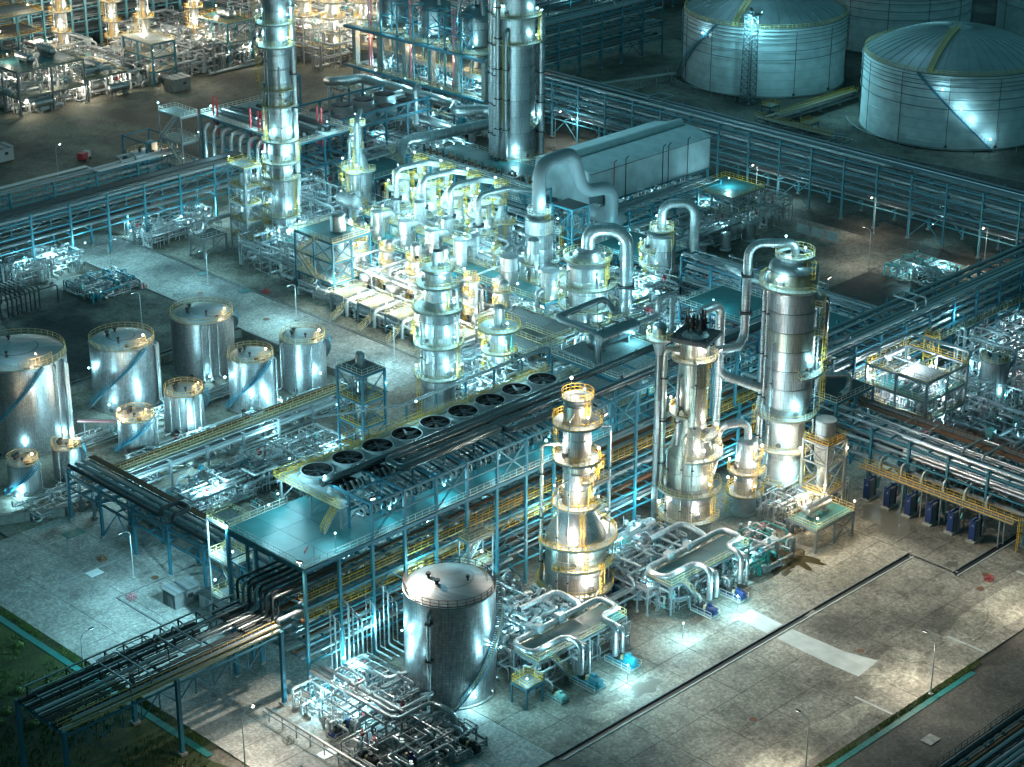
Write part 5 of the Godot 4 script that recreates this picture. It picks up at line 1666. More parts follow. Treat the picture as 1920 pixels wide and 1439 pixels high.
	for q in [["small lamp on a short post by the big teal pumps", V(-64.8, 0, 88.6)], ["small lamp on a short post lighting the washed ground", V(-37.8, 0, 87.0)], ["small lamp on a short post between pump deck and front columns", V(-50.0, 0, 86.5)]]:
		t = thing("post_lamp", q[0], "lamp", q[1], "short post lamps")
		pipe(t, "pole", V(0, 0, 0), V(0, 2.6, 0), 0.05, M.pale)
		lamp(t, V(0, 2.8, 0), 42.0, COOL, 0.22)
	t = rack({"label": "low pipe rack leading from the wide column to the second pump deck", "ax": "x", "s0": -58.0, "s1": -44.0, "o0": 73.4, "o1": 76.0, "bay": 5.0, "lv": [3.4], "seed": 41, "mat": "steel", "pw": 0.22})
	t = rack({"label": "low pipe rack running out from the main rack between the two pump decks", "ax": "z", "s0": 59.0, "s1": 78.0, "o0": -48.6, "o1": -46.2, "bay": 5.0, "lv": [3.2, 4.6], "seed": 42, "mat": "steel", "pw": 0.22})
	maze("pipes between the lone tank and the wide front column", -75.0, 60.0, -60.0, 75.0, 6.0, 60, 340, {"lamps": 6, "posts": 8, "rs": [0.1, 0.13, 0.18, 0.24, 0.36]})
	maze("pipes between the two cone columns in front of the rack", -47.0, 60.0, -31.0, 74.0, 5.5, 50, 341, {"lamps": 5, "posts": 6, "rs": [0.1, 0.13, 0.18, 0.24, 0.36]})
	maze("pipes behind the pump deck nearer the lone tank", -77.0, 74.0, -57.0, 82.0, 4.2, 34, 342, {"lamps": 2, "posts": 5})
	maze("pipes behind the pump deck nearer the puddle", -46.0, 74.0, -31.0, 81.0, 4.2, 30, 343, {"lamps": 2, "posts": 5})
	var bx := 0
	for q in [V(-46.6, 0, 70.4), V(-43.4, 0, 70.4), V(-40.2, 0, 70.4)]:
		bx += 1
		var b := thing("plate_exchanger", "navy exchanger with green pipes behind the second pump deck, %s" % ["nearest the wide column", "middle of three", "farthest from the wide column"][bx - 1], "heat exchanger", q, "navy plate exchangers with green pipes")
		plate_pack(b, 2.0)
		run(b, "pipe", PackedVector3Array([V(-0.6, 2.2, 0.4), V(-2.0, 2.2, 1.2), V(-2.0, 2.2, 3.0)]), 0.2, M.green, 0.4)
	# lines of the pump house beside the lone tank
	t = thing("riser_bank", "bank of thin pipes climbing to the rack beside the lone tank", "pipes", V(-96, 0, 59), "", 0.0, true)
	for i in 16:
		var x := -96.0 + i * 0.85
		run(t, "pipe", PackedVector3Array([V(x, 12.4 - (i % 4) * 1.2, 57.0), V(x, 12.4 - (i % 4) * 1.2, 59.2), V(x, 2.0 + (i % 3) * 0.4, 59.2), V(x, 2.0 + (i % 3) * 0.4, 62.6)]), [0.12, 0.16, 0.1][i % 3], M[["alu0", "pale", "alu1"][i % 3]])
	rack({"label": "low bundle of bright pipes running out to the dark pump group", "ax": "z", "s0": 59.6, "s1": 76.0, "o0": -100.6, "o1": -96.6, "bay": 5.5, "lv": [3.6], "seed": 44, "mat": "steel", "pw": 0.22, "fill": 1.0, "pm": ["alu0", "alu1", "darkpipe"], "lamps": [[64.0, 3.0, -97.6, 26.0], [70.0, 2.8, -99.0, 22.0]]})
	t = thing("pipe_loop", "dark looped pipes linking the low bundle to the lone tank", "pipe", V(-96, 0, 75), "", 0.0, true)
	run(t, "pipe", PackedVector3Array([V(-99.6, 4.0, 66), V(-99.6, 4.0, 77.0), V(-93.0, 4.0, 77.0), V(-93.0, 4.0, 82.0), V(-93.0, 1.0, 82.0)]), 0.32, M.darkpipe, 1.0)
	run(t, "pipe", PackedVector3Array([V(-98.6, 4.0, 66), V(-98.6, 4.0, 75.6), V(-91.0, 4.0, 75.6), V(-91.0, 2.4, 73.0)]), 0.28, M.alu1, 1.0)
	run(t, "pipe", PackedVector3Array([V(-92.4, 3.0, 61.0), V(-92.4, 3.0, 67.0), V(-88.0, 3.0, 68.0)]), 0.42, M.alu0, 1.0)
	var ps := [V(-103.0, 0, 69.5), V(-105.4, 0, 77.4), V(-101.2, 0, 80.8), V(-97.0, 0, 82.6), V(-93.4, 0, 84.8)]
	for i in 5:
		pump("black pump of the dark group beside the lone tank, " + ["standing apart near the rack", "at the road corner", "second from the road corner", "third from the road corner", "nearest the open yard"][i], ps[i], 0.0 if i == 0 else -PI * 0.5, 0.95, ["navy", "black", "navy", "black", "black"][i], "dark pumps beside the lone tank")
	maze("dark pipes over the pump group beside the lone tank", -107.0, 74.0, -91.0, 86.0, 2.6, 30, 345, {"pm": ["darkpipe", "steel", "alu3"]})
	maze("pipes and valves between the pump group and the main rack", -104.0, 60.0, -90.6, 72.0, 3.4, 46, 346, {"lamps": 5, "posts": 5, "le": 26.0})
	t = thing("pipe_fence", "low handrail of pipe on posts along the edge of the dark pump group", "pipe rail", V(-109.0, 0, 60), "", 0.0, true)
	for i in 9:
		beam(t, "post", V(-108.4, 0, 60 + i * 3.0), V(-108.4, 2.0, 60 + i * 3.0), 0.14, M.steel)
	pipe(t, "pipe", V(-108.4, 2.1, 59.4), V(-108.4, 2.1, 85), 0.2, M.alu0)
	pipe(t, "pipe", V(-108.9, 1.7, 59.4), V(-108.9, 1.7, 85), 0.12, M.steel)


func plate_pack(b: Node3D, h: float) -> void:
	blk(b, "plinth", V(0, 0.16, 0), V(3.0, 0.32, 1.7), M.conc)
	blk(b, "end_plate", V(-0.95, h * 0.5 + 0.5, 0), V(0.22, h, 1.15), M.navy)
	blk(b, "end_plate", V(0.95, h * 0.5 + 0.5, 0), V(0.22, h, 1.15), M.navy)
	for i in 8:
		blk(b, "plate", V(-0.7 + i * 0.2, h * 0.5 + 0.5, 0), V(0.09, h * 0.9, 0.95), M.steel)
	blk(b, "top_bar", V(0.1, h + 0.42, 0), V(3.0, 0.22, 0.2), M.navy)
	for e in [-0.45, 0.45]:
		blk(b, "foot", V(-0.95, 0.42, e), V(0.24, 0.4, 0.2), M.navy)
	blk(b, "name_plate", V(-1.075, h * 0.72 + 0.5, 0.1), V(0.02, 0.2, 0.22), M.paint)


func columns() -> void:
	column("open-topped column with black stack mouth and white ring platforms, before the fans", V(-20.2, 0, 1.1), [[0, 3.1], [4, 3.0], [22.0, 3.0], [23.5, 2.5], [29.0, 2.5]], [[8.7, 1.6, 30, 250, 3], [15.1, 1.7, 20, 250, 3], [22.0, 1.7, 0, 300, 4], [26.6, 1.5, 40, 280, 2], [29.6, 1.7, 0, 360, 3]], {"le": 16.0, "rail": "yellow2", "risers": [[200.0, 0.2, 1.0, 21.0], [60.0, 0.3, 2.0, 26.0], [45.0, 0.16, 2.0, 26.0], [150.0, 0.1, 2.0, 20.0]], "head": 0.2})
	var t := thing("stack_mouth", "short pale stack with black mouth on the open-topped column", "stack", V(-20.2, 29.2, 1.1))
	var g := Geo.new()
	g.lathe([Vector2(1.4, 0), Vector2(0.95, 1.0), Vector2(0.95, 3.6), Vector2(0.85, 3.6), Vector2(0.8, 0.4)], 24)
	geo(t, "stack", g, M.pale)
	g = Geo.new()
	g.lathe([Vector2(0.84, 2.6), Vector2(0.01, 2.6)], 20)
	geo(t, "dark_lining", g, M.black)
	column("slim column with wide valve platform and green pipes just behind the fans", V(-5.4, 0, 2.0), [[0, 2.0], [3, 1.9], [14.0, 1.9], [14.6, 1.0], [18.0, 1.0]], [[6.0, 1.4, 80, 260, 2], [9.4, 1.6, 40, 290, 3], [14.0, 2.2, 0, 360, 4]], {"le": 15.0, "rail": "yellow", "ladder": "yellow", "risers": [[55.0, 0.3, 1.0, 13.0], [70.0, 0.2, 1.0, 13.0, 0.5, "green"], [100.0, 0.16, 1.0, 12.0]]})
	column("bulbous column with broad white ring platforms under the great hoop pipe", V(21.9, 0, -0.7), [[0, 2.8], [6.0, 2.7], [8.0, 4.1], [19.0, 4.1], [21.5, 2.6]], [[6.4, 1.8, 30, 260, 3], [10.3, 1.6, 0, 300, 4], [14.9, 1.8, 20, 300, 3], [20.2, 1.5, 0, 300, 3]], {"le": 16.0, "rail": "yellow2", "head": 0.3, "risers": [[200.0, 0.2, 1.0, 18.0], [110.0, 0.14, 1.0, 18.0]]})
	t = thing("hoop_pipe", "great bright hoop pipe arching over the bulbous column", "pipe", V(22, 20, -0.7), "", 0.0, true)
	run(t, "pipe", PackedVector3Array([V(21.9, 21.5, -0.7), V(21.9, 26.0, -0.7), V(27.4, 26.0, 4.6), V(27.4, 4.0, 4.6), V(33.0, 3.0, 9.0)]), 1.35, M.alu0, 3.6)
	blk(t, "clamp", V(26.6, 15.0, 3.8), V(4.0, 0.35, 1.2), M.pale, -0.78)
	blk(t, "clamp", V(27.4, 14.2, 4.6), V(3.2, 0.5, 3.2), M.dark, 0.78)
	column("banded column wearing a tall grey duct on its head", V(36.2, 0, -28.1), [[0, 3.1], [3, 3.0], [18.2, 3.0]], [[3.4, 1.5, -30, 80, 1], [9.0, 1.7, -40, 80, 2], [15.2, 1.7, -50, 70, 2], [19.6, 0.9, 0, 360, 2]], {"le": 14.0, "rail": "railw", "course": 3.3, "head": 0.3, "risers": [[35.0, 0.14, 1.0, 18.0]]})
	t = thing("flue_duct", "huge dull grey duct snaking from the banded column to a grey drum", "duct", V(36.2, 19, -28.1), "", 0.0, true)
	run(t, "duct", PackedVector3Array([V(36.2, 19.0, -28.1), V(36.2, 30.0, -28.1), V(46.4, 30.4, -28.3), V(48.8, 21.2, -27.4), V(57.4, 20.6, -26.6), V(57.6, 12.0, -27.2), V(62.0, 11.0, -34.0)]), 1.45, M.steel, 3.4)
	drum("dull grey drum with ribs at the end of the grey duct", V(62.8, 11.0, -33.2), "z", 2.1, 7.0, "steel", 0.0)
	frame({"name": "duct_frame", "label": "blue lattice frame carrying the middle of the grey duct", "x": 44.2, "z": -32.0, "nx": 1, "nz": 1, "dx": 5.0, "dz": 6.0, "lv": [[6.0, "", ""], [12.0, "", ""], [18.6, "dark", ""]], "mat": "blue2", "brace": [[0, 0], [1, 0]]})
	column("column with pale domed head and swan-neck pipe beside the teal floor", V(54.5, 0, -9.8), [[0, 3.9], [2.5, 3.1], [14.6, 3.1]], [[3.4, 1.6, 120, 290, 3], [8.0, 1.5, 150, 280, 1], [11.4, 1.5, 160, 280, 1], [15.8, 0.9, 0, 360, 3]], {"le": 15.0, "rail": "yellow2", "course": 2.9, "head": 0.4, "risers": [[210.0, 0.14, 1.0, 14.0], [100.0, 0.14, 1.0, 14.0]]})
	t = thing("swan_neck_pipe", "long swan-neck pipe from the domed column to the tallest front column", "pipe", V(54.5, 15, -9.8), "", 0.0, true)
	run(t, "pipe", PackedVector3Array([V(54.5, 15.6, -9.8), V(54.5, 21.5, -9.8), V(59.4, 21.5, -4.9), V(59.4, 9.5, -4.9), V(52.0, 13.0, 14.0), V(50.0, 13.0, 24.0)]), 1.0, M.alu1, 2.6)
	column("tall slim-paneled column with elbowed pipe, last of the row with swan necks", V(36.3, 0, -46.3), [[0, 2.6], [2, 2.5], [15.6, 2.5]], [[6.0, 1.3, 150, 260, 1], [10.0, 1.4, 160, 260, 1], [14.0, 1.4, 170, 270, 1], [16.6, 0.5, 120, 330, 1]], {"course": 1.4, "le": 13.0, "rail": "yellow2", "head": 0.5})
	t = thing("elbow_pipe", "bright elbowed pipe from the paneled column into the pipe rack", "pipe", V(36, 16, -46), "", 0.0, true)
	run(t, "pipe", PackedVector3Array([V(36.3, 16.4, -46.3), V(36.3, 19.0, -46.3), V(39.8, 19.0, -43.0), V(39.8, 6.0, -43.0), V(52.0, 7.5, -40.0)]), 0.62, M.alu0, 1.8)
	# the two great columns at the back
	column("very tall banded column by the plant road, crossing the upper edge", V(15.2, 0, -87.7), [[0, 2.9], [5, 2.75], [66.0, 2.75]], [[10.0, 1.3, 20, 290, 3], [18.7, 1.4, 0, 300, 3], [22.4, 1.5, 40, 250, 2], [27.3, 1.4, 0, 200, 2], [35.2, 1.0, 20, 250, 0], [38.8, 0.9, 60, 250, 0], [48.5, 1.5, 0, 290, 3], [53.5, 1.5, -10, 300, 4], [60.0, 1.4, 0, 300, 4]], {"le": 17.0, "course": 3.2, "rail": "yellow2", "lc": COOL, "risers": [[45.0, 0.55, 8.0, 62.0], [20.0, 0.4, 8.0, 58.0], [0.0, 0.3, 8.0, 50.0], [225.0, 0.3, 20.0, 40.0], [170.0, 0.12, 4.0, 60.0], [120.0, 0.12, 4.0, 44.0]], "mats": ["alu0", "alu1", "alu2", "alu3"]})
	column("broadest dark column with thick clamped riser pipes, crossing the upper edge", V(88.6, 0, -87.1), [[0, 4.7], [6, 4.6], [64.0, 4.6]], [[7.6, 1.6, 60, 200, 3], [16.0, 1.0, 20, 80, 1], [36.5, 1.6, 20, 220, 3], [43.0, 1.6, 10, 230, 3], [52.0, 1.4, 0, 240, 2]], {"le": 16.0, "course": 4.2, "rail": "yellow2", "mats": ["alu3", "alu1", "alu3"], "risers": [[225.0, 0.8, 2.0, 58.0, 0.6], [200.0, 0.6, 2.0, 58.0, 0.5], [182.0, 0.55, 4.0, 50.0, 0.9], [160.0, 0.5, 4.0, 40.0, 0.8], [240.0, 0.4, 2.0, 58.0, 0.8], [40.0, 0.9, 2.0, 44.0, 0.6], [25.0, 0.4, 2.0, 36.0, 0.5]]})


func trains() -> void:
	var ords := ["first", "second", "third", "fourth", "fifth", "sixth"]
	var z0 := -60.6
	var twin: Node3D
	var silo: Node3D
	for i in 6:
		var z := z0 + i * 8.6
		# tall reactor with its thick off-gas pipe
		if i < 4:
			column("tall plain column with clamped swan-neck pipe, %s of its row from the road end" % ords[i], V(30.6, 0, z - 4.6), [[0, 2.0], [2, 1.9], [19.6, 1.9]], [[9.0, 1.3, 130, 250, 1], [13.6, 1.3, 40, 160, 1], [17.6, 1.3, 120, 260, 1], [20.2, 0.9, 0, 360, 2]], {"seed": 50 + i, "le": 12.0, "rail": "yellow2", "group": "columns of the repeated row", "head": 0.35})
			var t := thing("swan_neck_pipe", "thick upright pipe bent over the %s column of the repeated row" % ords[i], "pipe", V(28.6, 0, z - 3.4), "swan-neck pipes of the repeated row", 0.0, true)
			run(t, "pipe", PackedVector3Array([V(27.4, 2.0, z - 2.6), V(27.4, 23.0, z - 2.6), V(36.0, 22.6, z - 2.6), V(44.0, 20.0, z - 2.6)]), 0.62, M.alu0, 1.5)
			blk(t, "clamp", V(27.4, 16.4, z - 2.6), V(2.4, 0.3, 2.4), M.dark, 0.78)
		# flat-topped reactor on the deck
		var zz := z if i < 4 else -20.3 + (i - 4) * 11.5
		column("flat-topped silver drum standing on the long deck, %s from the road end" % ords[i], V(19.5, 0, zz), [[0, 0.9], [9.6, 1.0], [10.2, 1.45 if i < 4 else 1.8], [16.0, 1.45 if i < 4 else 1.8]], [], {"name": "vessel", "cat": "vessel", "head": 0.1, "seed": 70 + i, "group": "flat-topped drums on the long deck", "skirt": true})
		var u := thing("side_pipe", "silver elbow pipe on the side of the %s flat-topped drum" % ords[i], "pipe", V(20, 10, zz), "side pipes of the flat-topped drums", 0.0, true)
		run(u, "pipe", PackedVector3Array([V(20.4, 14.6, zz), V(23.6, 14.6, zz), V(23.6, 8.0, zz)]), 0.75, M.alu2, 1.2)
		run(u, "pipe", PackedVector3Array([V(18.8, 12.0, zz), V(16.6, 12.0, zz - 0.6), V(16.6, 6.0, zz - 0.6)]), 0.55, M.alu1, 0.9)
		# feed drum with white head, its lit platform and stair to the road
		var zd := z + 7.6
		if i < 5:
			drum("long horizontal drum with bright white head facing the road, %s of its row" % ords[i], V(15.6, 5.4, zd), "x", 1.3, 14.0, "alu1", -1.0, "long horizontal drums facing the road")
			frame({"name": "drum_platform", "label": "lit teal platform with zigzag stair at the head of the %s drum" % ords[i], "x": 0.6, "z": zd - 1.6, "nx": 1, "nz": 1, "dx": 6.4, "dz": 4.0, "lv": [[3.9, "deck", "yellow2"]], "mat": "steel", "pw": 0.3, "stairs": [[V(-3.2, 0, zd + 3.2), V(0.4, 2.0, zd + 3.2)], [V(3.6, 2.0, zd + 3.2), V(0.8, 3.9, zd + 2.4)]], "lamps": [V(1.0, 6.0, zd - 1.6), V(6.8, 6.2, zd + 2.0)], "le": 22.0, "lc": Color(0.95, 0.97, 0.9), "group": "drum platforms along the road"})
			var b := thing("blow_down_pipe", "thick elbow pipe dropping to the ground beside the %s drum platform" % ords[i], "pipe", V(0, 0, zd + 3.4), "elbow pipes beside the drum platforms", 0.0, true)
			run(b, "pipe", PackedVector3Array([V(8.0, 3.6, zd + 3.8), V(0.4, 3.6, zd + 3.8), V(0.4, 0, zd + 3.8)]), 0.42, M.pale, 0.9)
		if i < 4:
			var e := thing("hairpin_pipe", "thin pipe hooked over the white drum head, %s from the road end" % ords[i], "pipe", V(8, 6, zd - 1), "hooked pipes over the drum heads", 0.0, true)
			run(e, "pipe", PackedVector3Array([V(9.0, 6.8, zd), V(6.0, 8.6, zd), V(6.0, 10.6, zd), V(26.0, 11.0, zd)]), 0.22, M.alu0)
	frame({"label": "long two-level deck under the flat-topped drums", "x": 16.6, "z": -66.0, "nx": 1, "nz": 7, "dx": 6.0, "dz": 8.4, "lv": [[5.0, "deck", "yellow2"], [10.0, "teal2", "yellow2"]], "mat": "blue2", "lamps": [V(16.6, 12.2, -66), V(16.6, 12.2, -49), V(16.6, 7.2, -57), V(16.6, 12.2, -32), V(16.6, 7.2, -40), V(16.6, 7.2, -24), V(16.6, 12.2, -15), V(22.6, 12.2, -57), V(22.6, 12.2, -40), V(22.6, 12.2, -24)], "le": 15.0})
	frame({"label": "blue tower frame with round-cornered teal top deck next to the road", "x": 2.4, "z": -68.0, "nx": 2, "nz": 2, "dx": 5.2, "dz": 6.2, "lv": [[5.0, "deck", "yellow2"], [9.6, "deck", "yellow2"], [14.0, "teal", "yellow2"]], "mat": "blue", "brace": [[1, 0], [0, 1]], "lamps": [V(3, 7.2, -56), V(8, 11.8, -56), V(3, 16.0, -67), V(12, 16.0, -56)], "stairs": [[V(1.6, 0, -66), V(1.6, 5.0, -60)], [V(1.6, 5.0, -60), V(1.6, 9.6, -66)], [V(1.6, 9.6, -66), V(1.6, 14, -60)]]})
	column("short fat column on the round-cornered teal deck", V(8.6, 0, -61.0), [[0, 1.0], [13.6, 1.1], [14.2, 1.7], [17.6, 1.7]], [], {"name": "vessel", "cat": "vessel", "head": 0.5, "seed": 6})
	column("column with broad cone shoulder and thin neck, behind the flat-topped drums", V(38.6, 0, -88.6), [[0, 3.0], [2, 2.9], [14.0, 2.9], [18.6, 1.15], [25.0, 1.15]], [[6.0, 1.3, 130, 250, 1], [10.6, 1.3, 120, 260, 1], [15.0, 1.6, 60, 280, 2], [20.6, 1.4, 100, 300, 2], [25.4, 1.2, 0, 360, 2]], {"le": 13.0, "rail": "yellow2"})
	var v := thing("swan_neck_pipe", "tall twin pipe standing in front of the cone-shouldered column", "pipe", V(34, 0, -86), "", 0.0, true)
	run(v, "pipe", PackedVector3Array([V(35.4, 2, -85.2), V(35.4, 28.0, -85.2), V(39.0, 28.6, -88.0)]), 0.6, M.alu1, 1.4)
	run(v, "pipe", PackedVector3Array([V(34.0, 2, -86.4), V(34.0, 24.0, -86.4), V(38.0, 24.0, -88.0)]), 0.4, M.alu3, 1.2)
	column("small cone-topped column in the middle of the repeated row", V(27.2, 0, -77.0), [[0, 2.2], [2, 2.1], [12.0, 2.1], [15.0, 0.8], [19.0, 0.8]], [[6.0, 1.2, 100, 250, 1], [12.4, 1.6, 80, 280, 2], [19.2, 1.5, 0, 360, 2]], {"le": 13.0, "rail": "yellow", "group": "", "mats": ["alu0", "aluw", "alu2"]})
	drum("silver drum on the upper deck near the very tall column", V(24.6, 13.4, -76.0), "z", 1.6, 5.0, "alu0", 10.0)
	# stacked stair tower at the foot of the very tall column
	frame({"name": "vessel_tower", "label": "stack of small yellow-railed landings around slim vessels beside the very tall column", "x": 8.6, "z": -98.6, "nx": 1, "nz": 1, "dx": 4.6, "dz": 6.0, "lv": [[4.0, "grate", "yellow"], [8.0, "grate", "yellow"], [12.0, "grate", "yellow"], [16.0, "grate", "yellow"], [20.6, "deck", "yellow"]], "mat": "steel", "pw": 0.3, "brace": [[1, 0], [0, 0]], "lamps": [V(8.6, 6.2, -92.6), V(8.6, 10.2, -92.6), V(8.6, 14.2, -92.6), V(13.4, 18.2, -92.6), V(8.6, 22.4, -98)], "le": 12.0})
	column("slim vessel inside the stack of small landings", V(10.9, 0, -95.6), [[0, 1.3], [2, 1.2], [19.0, 1.2]], [], {"name": "vessel", "cat": "vessel"})
	frame({"name": "vessel_tower", "label": "narrow yellow-railed ladder tower pressed against the very tall column", "x": 11.6, "z": -90.6, "nx": 1, "nz": 1, "dx": 2.2, "dz": 3.2, "lv": [[4.0, "grate", "yellow"], [8.0, "grate", "yellow"], [12.0, "grate", "yellow"], [16.0, "grate", "yellow"]], "mat": "steel", "pw": 0.22, "lamps": [V(11.2, 6.2, -87.2), V(11.2, 14.2, -87.2)], "le": 12.0})
	for i in 6:
		var z := z0 + i * 8.6
		column("slender column with half-round yellow platforms beside the %s flat-topped drum, road side" % ords[i], V(12.6, 0, z + 2.6), [[0, 0.9 + 0.1 * (i % 3)], [1.5, 0.9 + 0.1 * (i % 3)], [12.0 + (i * 5 % 4) * 1.5, 0.9 + 0.1 * (i % 3)]], [[5.0, 1.1, 150, 290, 1], [9.0, 1.2, 120, 260, 1], [12.0, 1.1, 100, 330, 1]], {"seed": 140 + i, "le": 14.0, "rail": "yellow", "group": "slender columns of the packed block", "lc": Color(0.95, 0.97, 0.92), "risers": [[60.0, 0.16, 1.0, 10.0]]})
		column("slender column with half-round yellow platforms beside the %s flat-topped drum, inner side" % ords[i], V(25.2, 0, z - 1.4), [[0, 1.3], [1.5, 1.2], [13.6 + (i * 3 % 4) * 1.6, 1.2]], [[6.0, 1.2, 140, 280, 1], [10.0, 1.2, 30, 150, 1], [13.4, 1.2, 130, 290, 1]], {"seed": 160 + i, "le": 13.0, "rail": "yellow2", "group": "slender columns of the packed block", "risers": [[200.0, 0.22, 1.0, 12.0], [100.0, 0.16, 1.0, 12.0]]})
		if i < 4:
			column("slim cone-necked column behind the plain columns, %s from the road end" % ords[i], V(40.6, 0, z - 9.0), [[0, 1.9], [1.5, 1.8], [12.4, 1.8], [15.4, 0.8], [20.4, 0.8]], [[8.0, 1.2, 140, 280, 1], [12.6, 1.4, 60, 280, 1], [17.0, 1.2, 100, 300, 1], [20.6, 1.2, 0, 360, 1]], {"seed": 180 + i, "le": 12.0, "rail": "yellow", "group": "cone-necked columns", "mats": ["alu0", "alu1", "aluw"]})
	for i in 4:
		frame({"label": "small steel landing tower between the plain columns, %s from the road end" % ords[i], "x": 22.4, "z": z0 - 8.0 + i * 8.6, "nx": 1, "nz": 1, "dx": 3.4, "dz": 3.4, "lv": [[4.6, "deck", "yellow2"], [8.6, "grate", "yellow"], [12.6, "deck", "yellow"]], "mat": "blue2", "pw": 0.22, "lamps": [V(22.2, 6.8, z0 - 8.0 + i * 8.6), V(22.2, 14.6, z0 - 4.8 + i * 8.6)], "group": "landing towers of the packed block"})
	var mz := [["pipes around the drum heads along the road", 1.0, -66.0, 8.0, -10.0, 3.4, 70, 401, 8], ["pipes under the long deck of flat-topped drums", 9.0, -64.0, 24.0, -6.0, 9.0, 90, 402, 8], ["pipework among the tall plain columns", 24.0, -76.0, 36.0, -30.0, 14.0, 80, 403, 10], ["pipework between plain columns and the paneled column", 32.0, -70.0, 50.0, -34.0, 10.0, 70, 404, 7], ["pipes at the foot of the banded column and the bulbous column", 24.0, -26.0, 46.0, -8.0, 9.0, 70, 405, 8], ["pipes beside the open-topped column", -16.0, -8.0, 6.0, 14.0, 7.0, 70, 406, 8], ["pipes around the bulbous column", 10.0, 2.0, 40.0, 18.0, 9.0, 80, 407, 8], ["pipes around the foot of the domed column", 42.0, -14.0, 62.0, 6.0, 7.0, 60, 408, 7], ["pipework at the foot of the very tall column", 16.0, -108.0, 34.0, -78.0, 12.0, 80, 409, 8], ["pipework between the very tall column and the blue tower frame", 4.0, -90.0, 26.0, -68.0, 9.0, 60, 410, 6], ["pipes between the slim column and the hoop pipe", 2.0, 10.0, 24.0, 30.0, 8.0, 60, 411, 6]]
	for q in mz:
		maze(q[0], q[1], q[2], q[3], q[4], q[5], q[6], q[7], {"lamps": q[8], "posts": int(q[6] / 8), "le": 30.0, "ly": q[5] * 0.6, "rs": [0.08, 0.1, 0.13, 0.18, 0.26, 0.36]})
	for q in [["middle deck with yellow rails between the slim column and the drums", 4.0, -14.0, 2, 3, 5.5, 6.0], ["deck with yellow rails behind the open-topped column", -2.0, -4.0, 2, 2, 5.0, 5.0], ["white-railed deck under the hoop pipe", 14.0, 6.0, 2, 2, 6.0, 5.5]]:
		frame({"label": q[0], "x": q[1], "z": q[2], "nx": q[3], "nz": q[4], "dx": q[5], "dz": q[6], "lv": [[4.4, "deck", "yellow"], [8.2, "grate", "yellow2"]], "mat": "steel", "pw": 0.28, "lamps": [V(q[1], 6.6, q[2]), V(q[1], 10.0, q[2] + q[6]), V(q[1] + q[5], 6.6, q[2] + q[6] * q[4])], "le": 18.0, "inner": true})
	var vs := [V(12.4, 0, 8.0), V(8.4, 0, 14.6), V(28.0, 0, -14.0), V(34.0, 0, -14.6), V(42.0, 0, -2.0), V(1.0, 0, 24.0), V(46.0, 0, 12.0), V(12.0, 0, -14.0)]
	var vl := ["silver upright vessel close to the bulbous column on the slim column side", "silver upright vessel nearest the slim column", "silver upright vessel in front of the banded column", "second silver upright vessel in front of the banded column", "squat upright vessel between bulbous and domed columns", "blue-shaded squat vessel right behind the last fan", "upright vessel beside the bright teal roof", "upright vessel at the inner end of the long deck"]
	for i in 8:
		column(vl[i], vs[i], [[0, 1.3], [1.6, 1.3], [6.0 + (i % 3) * 2.4, 1.3 + 0.2 * (i % 2)]], [[5.0, 1.1, 60, 260, 1]], {"name": "vessel", "cat": "vessel", "seed": 90 + i, "head": [0.5, 0.1][i % 2], "rail": "yellow"})


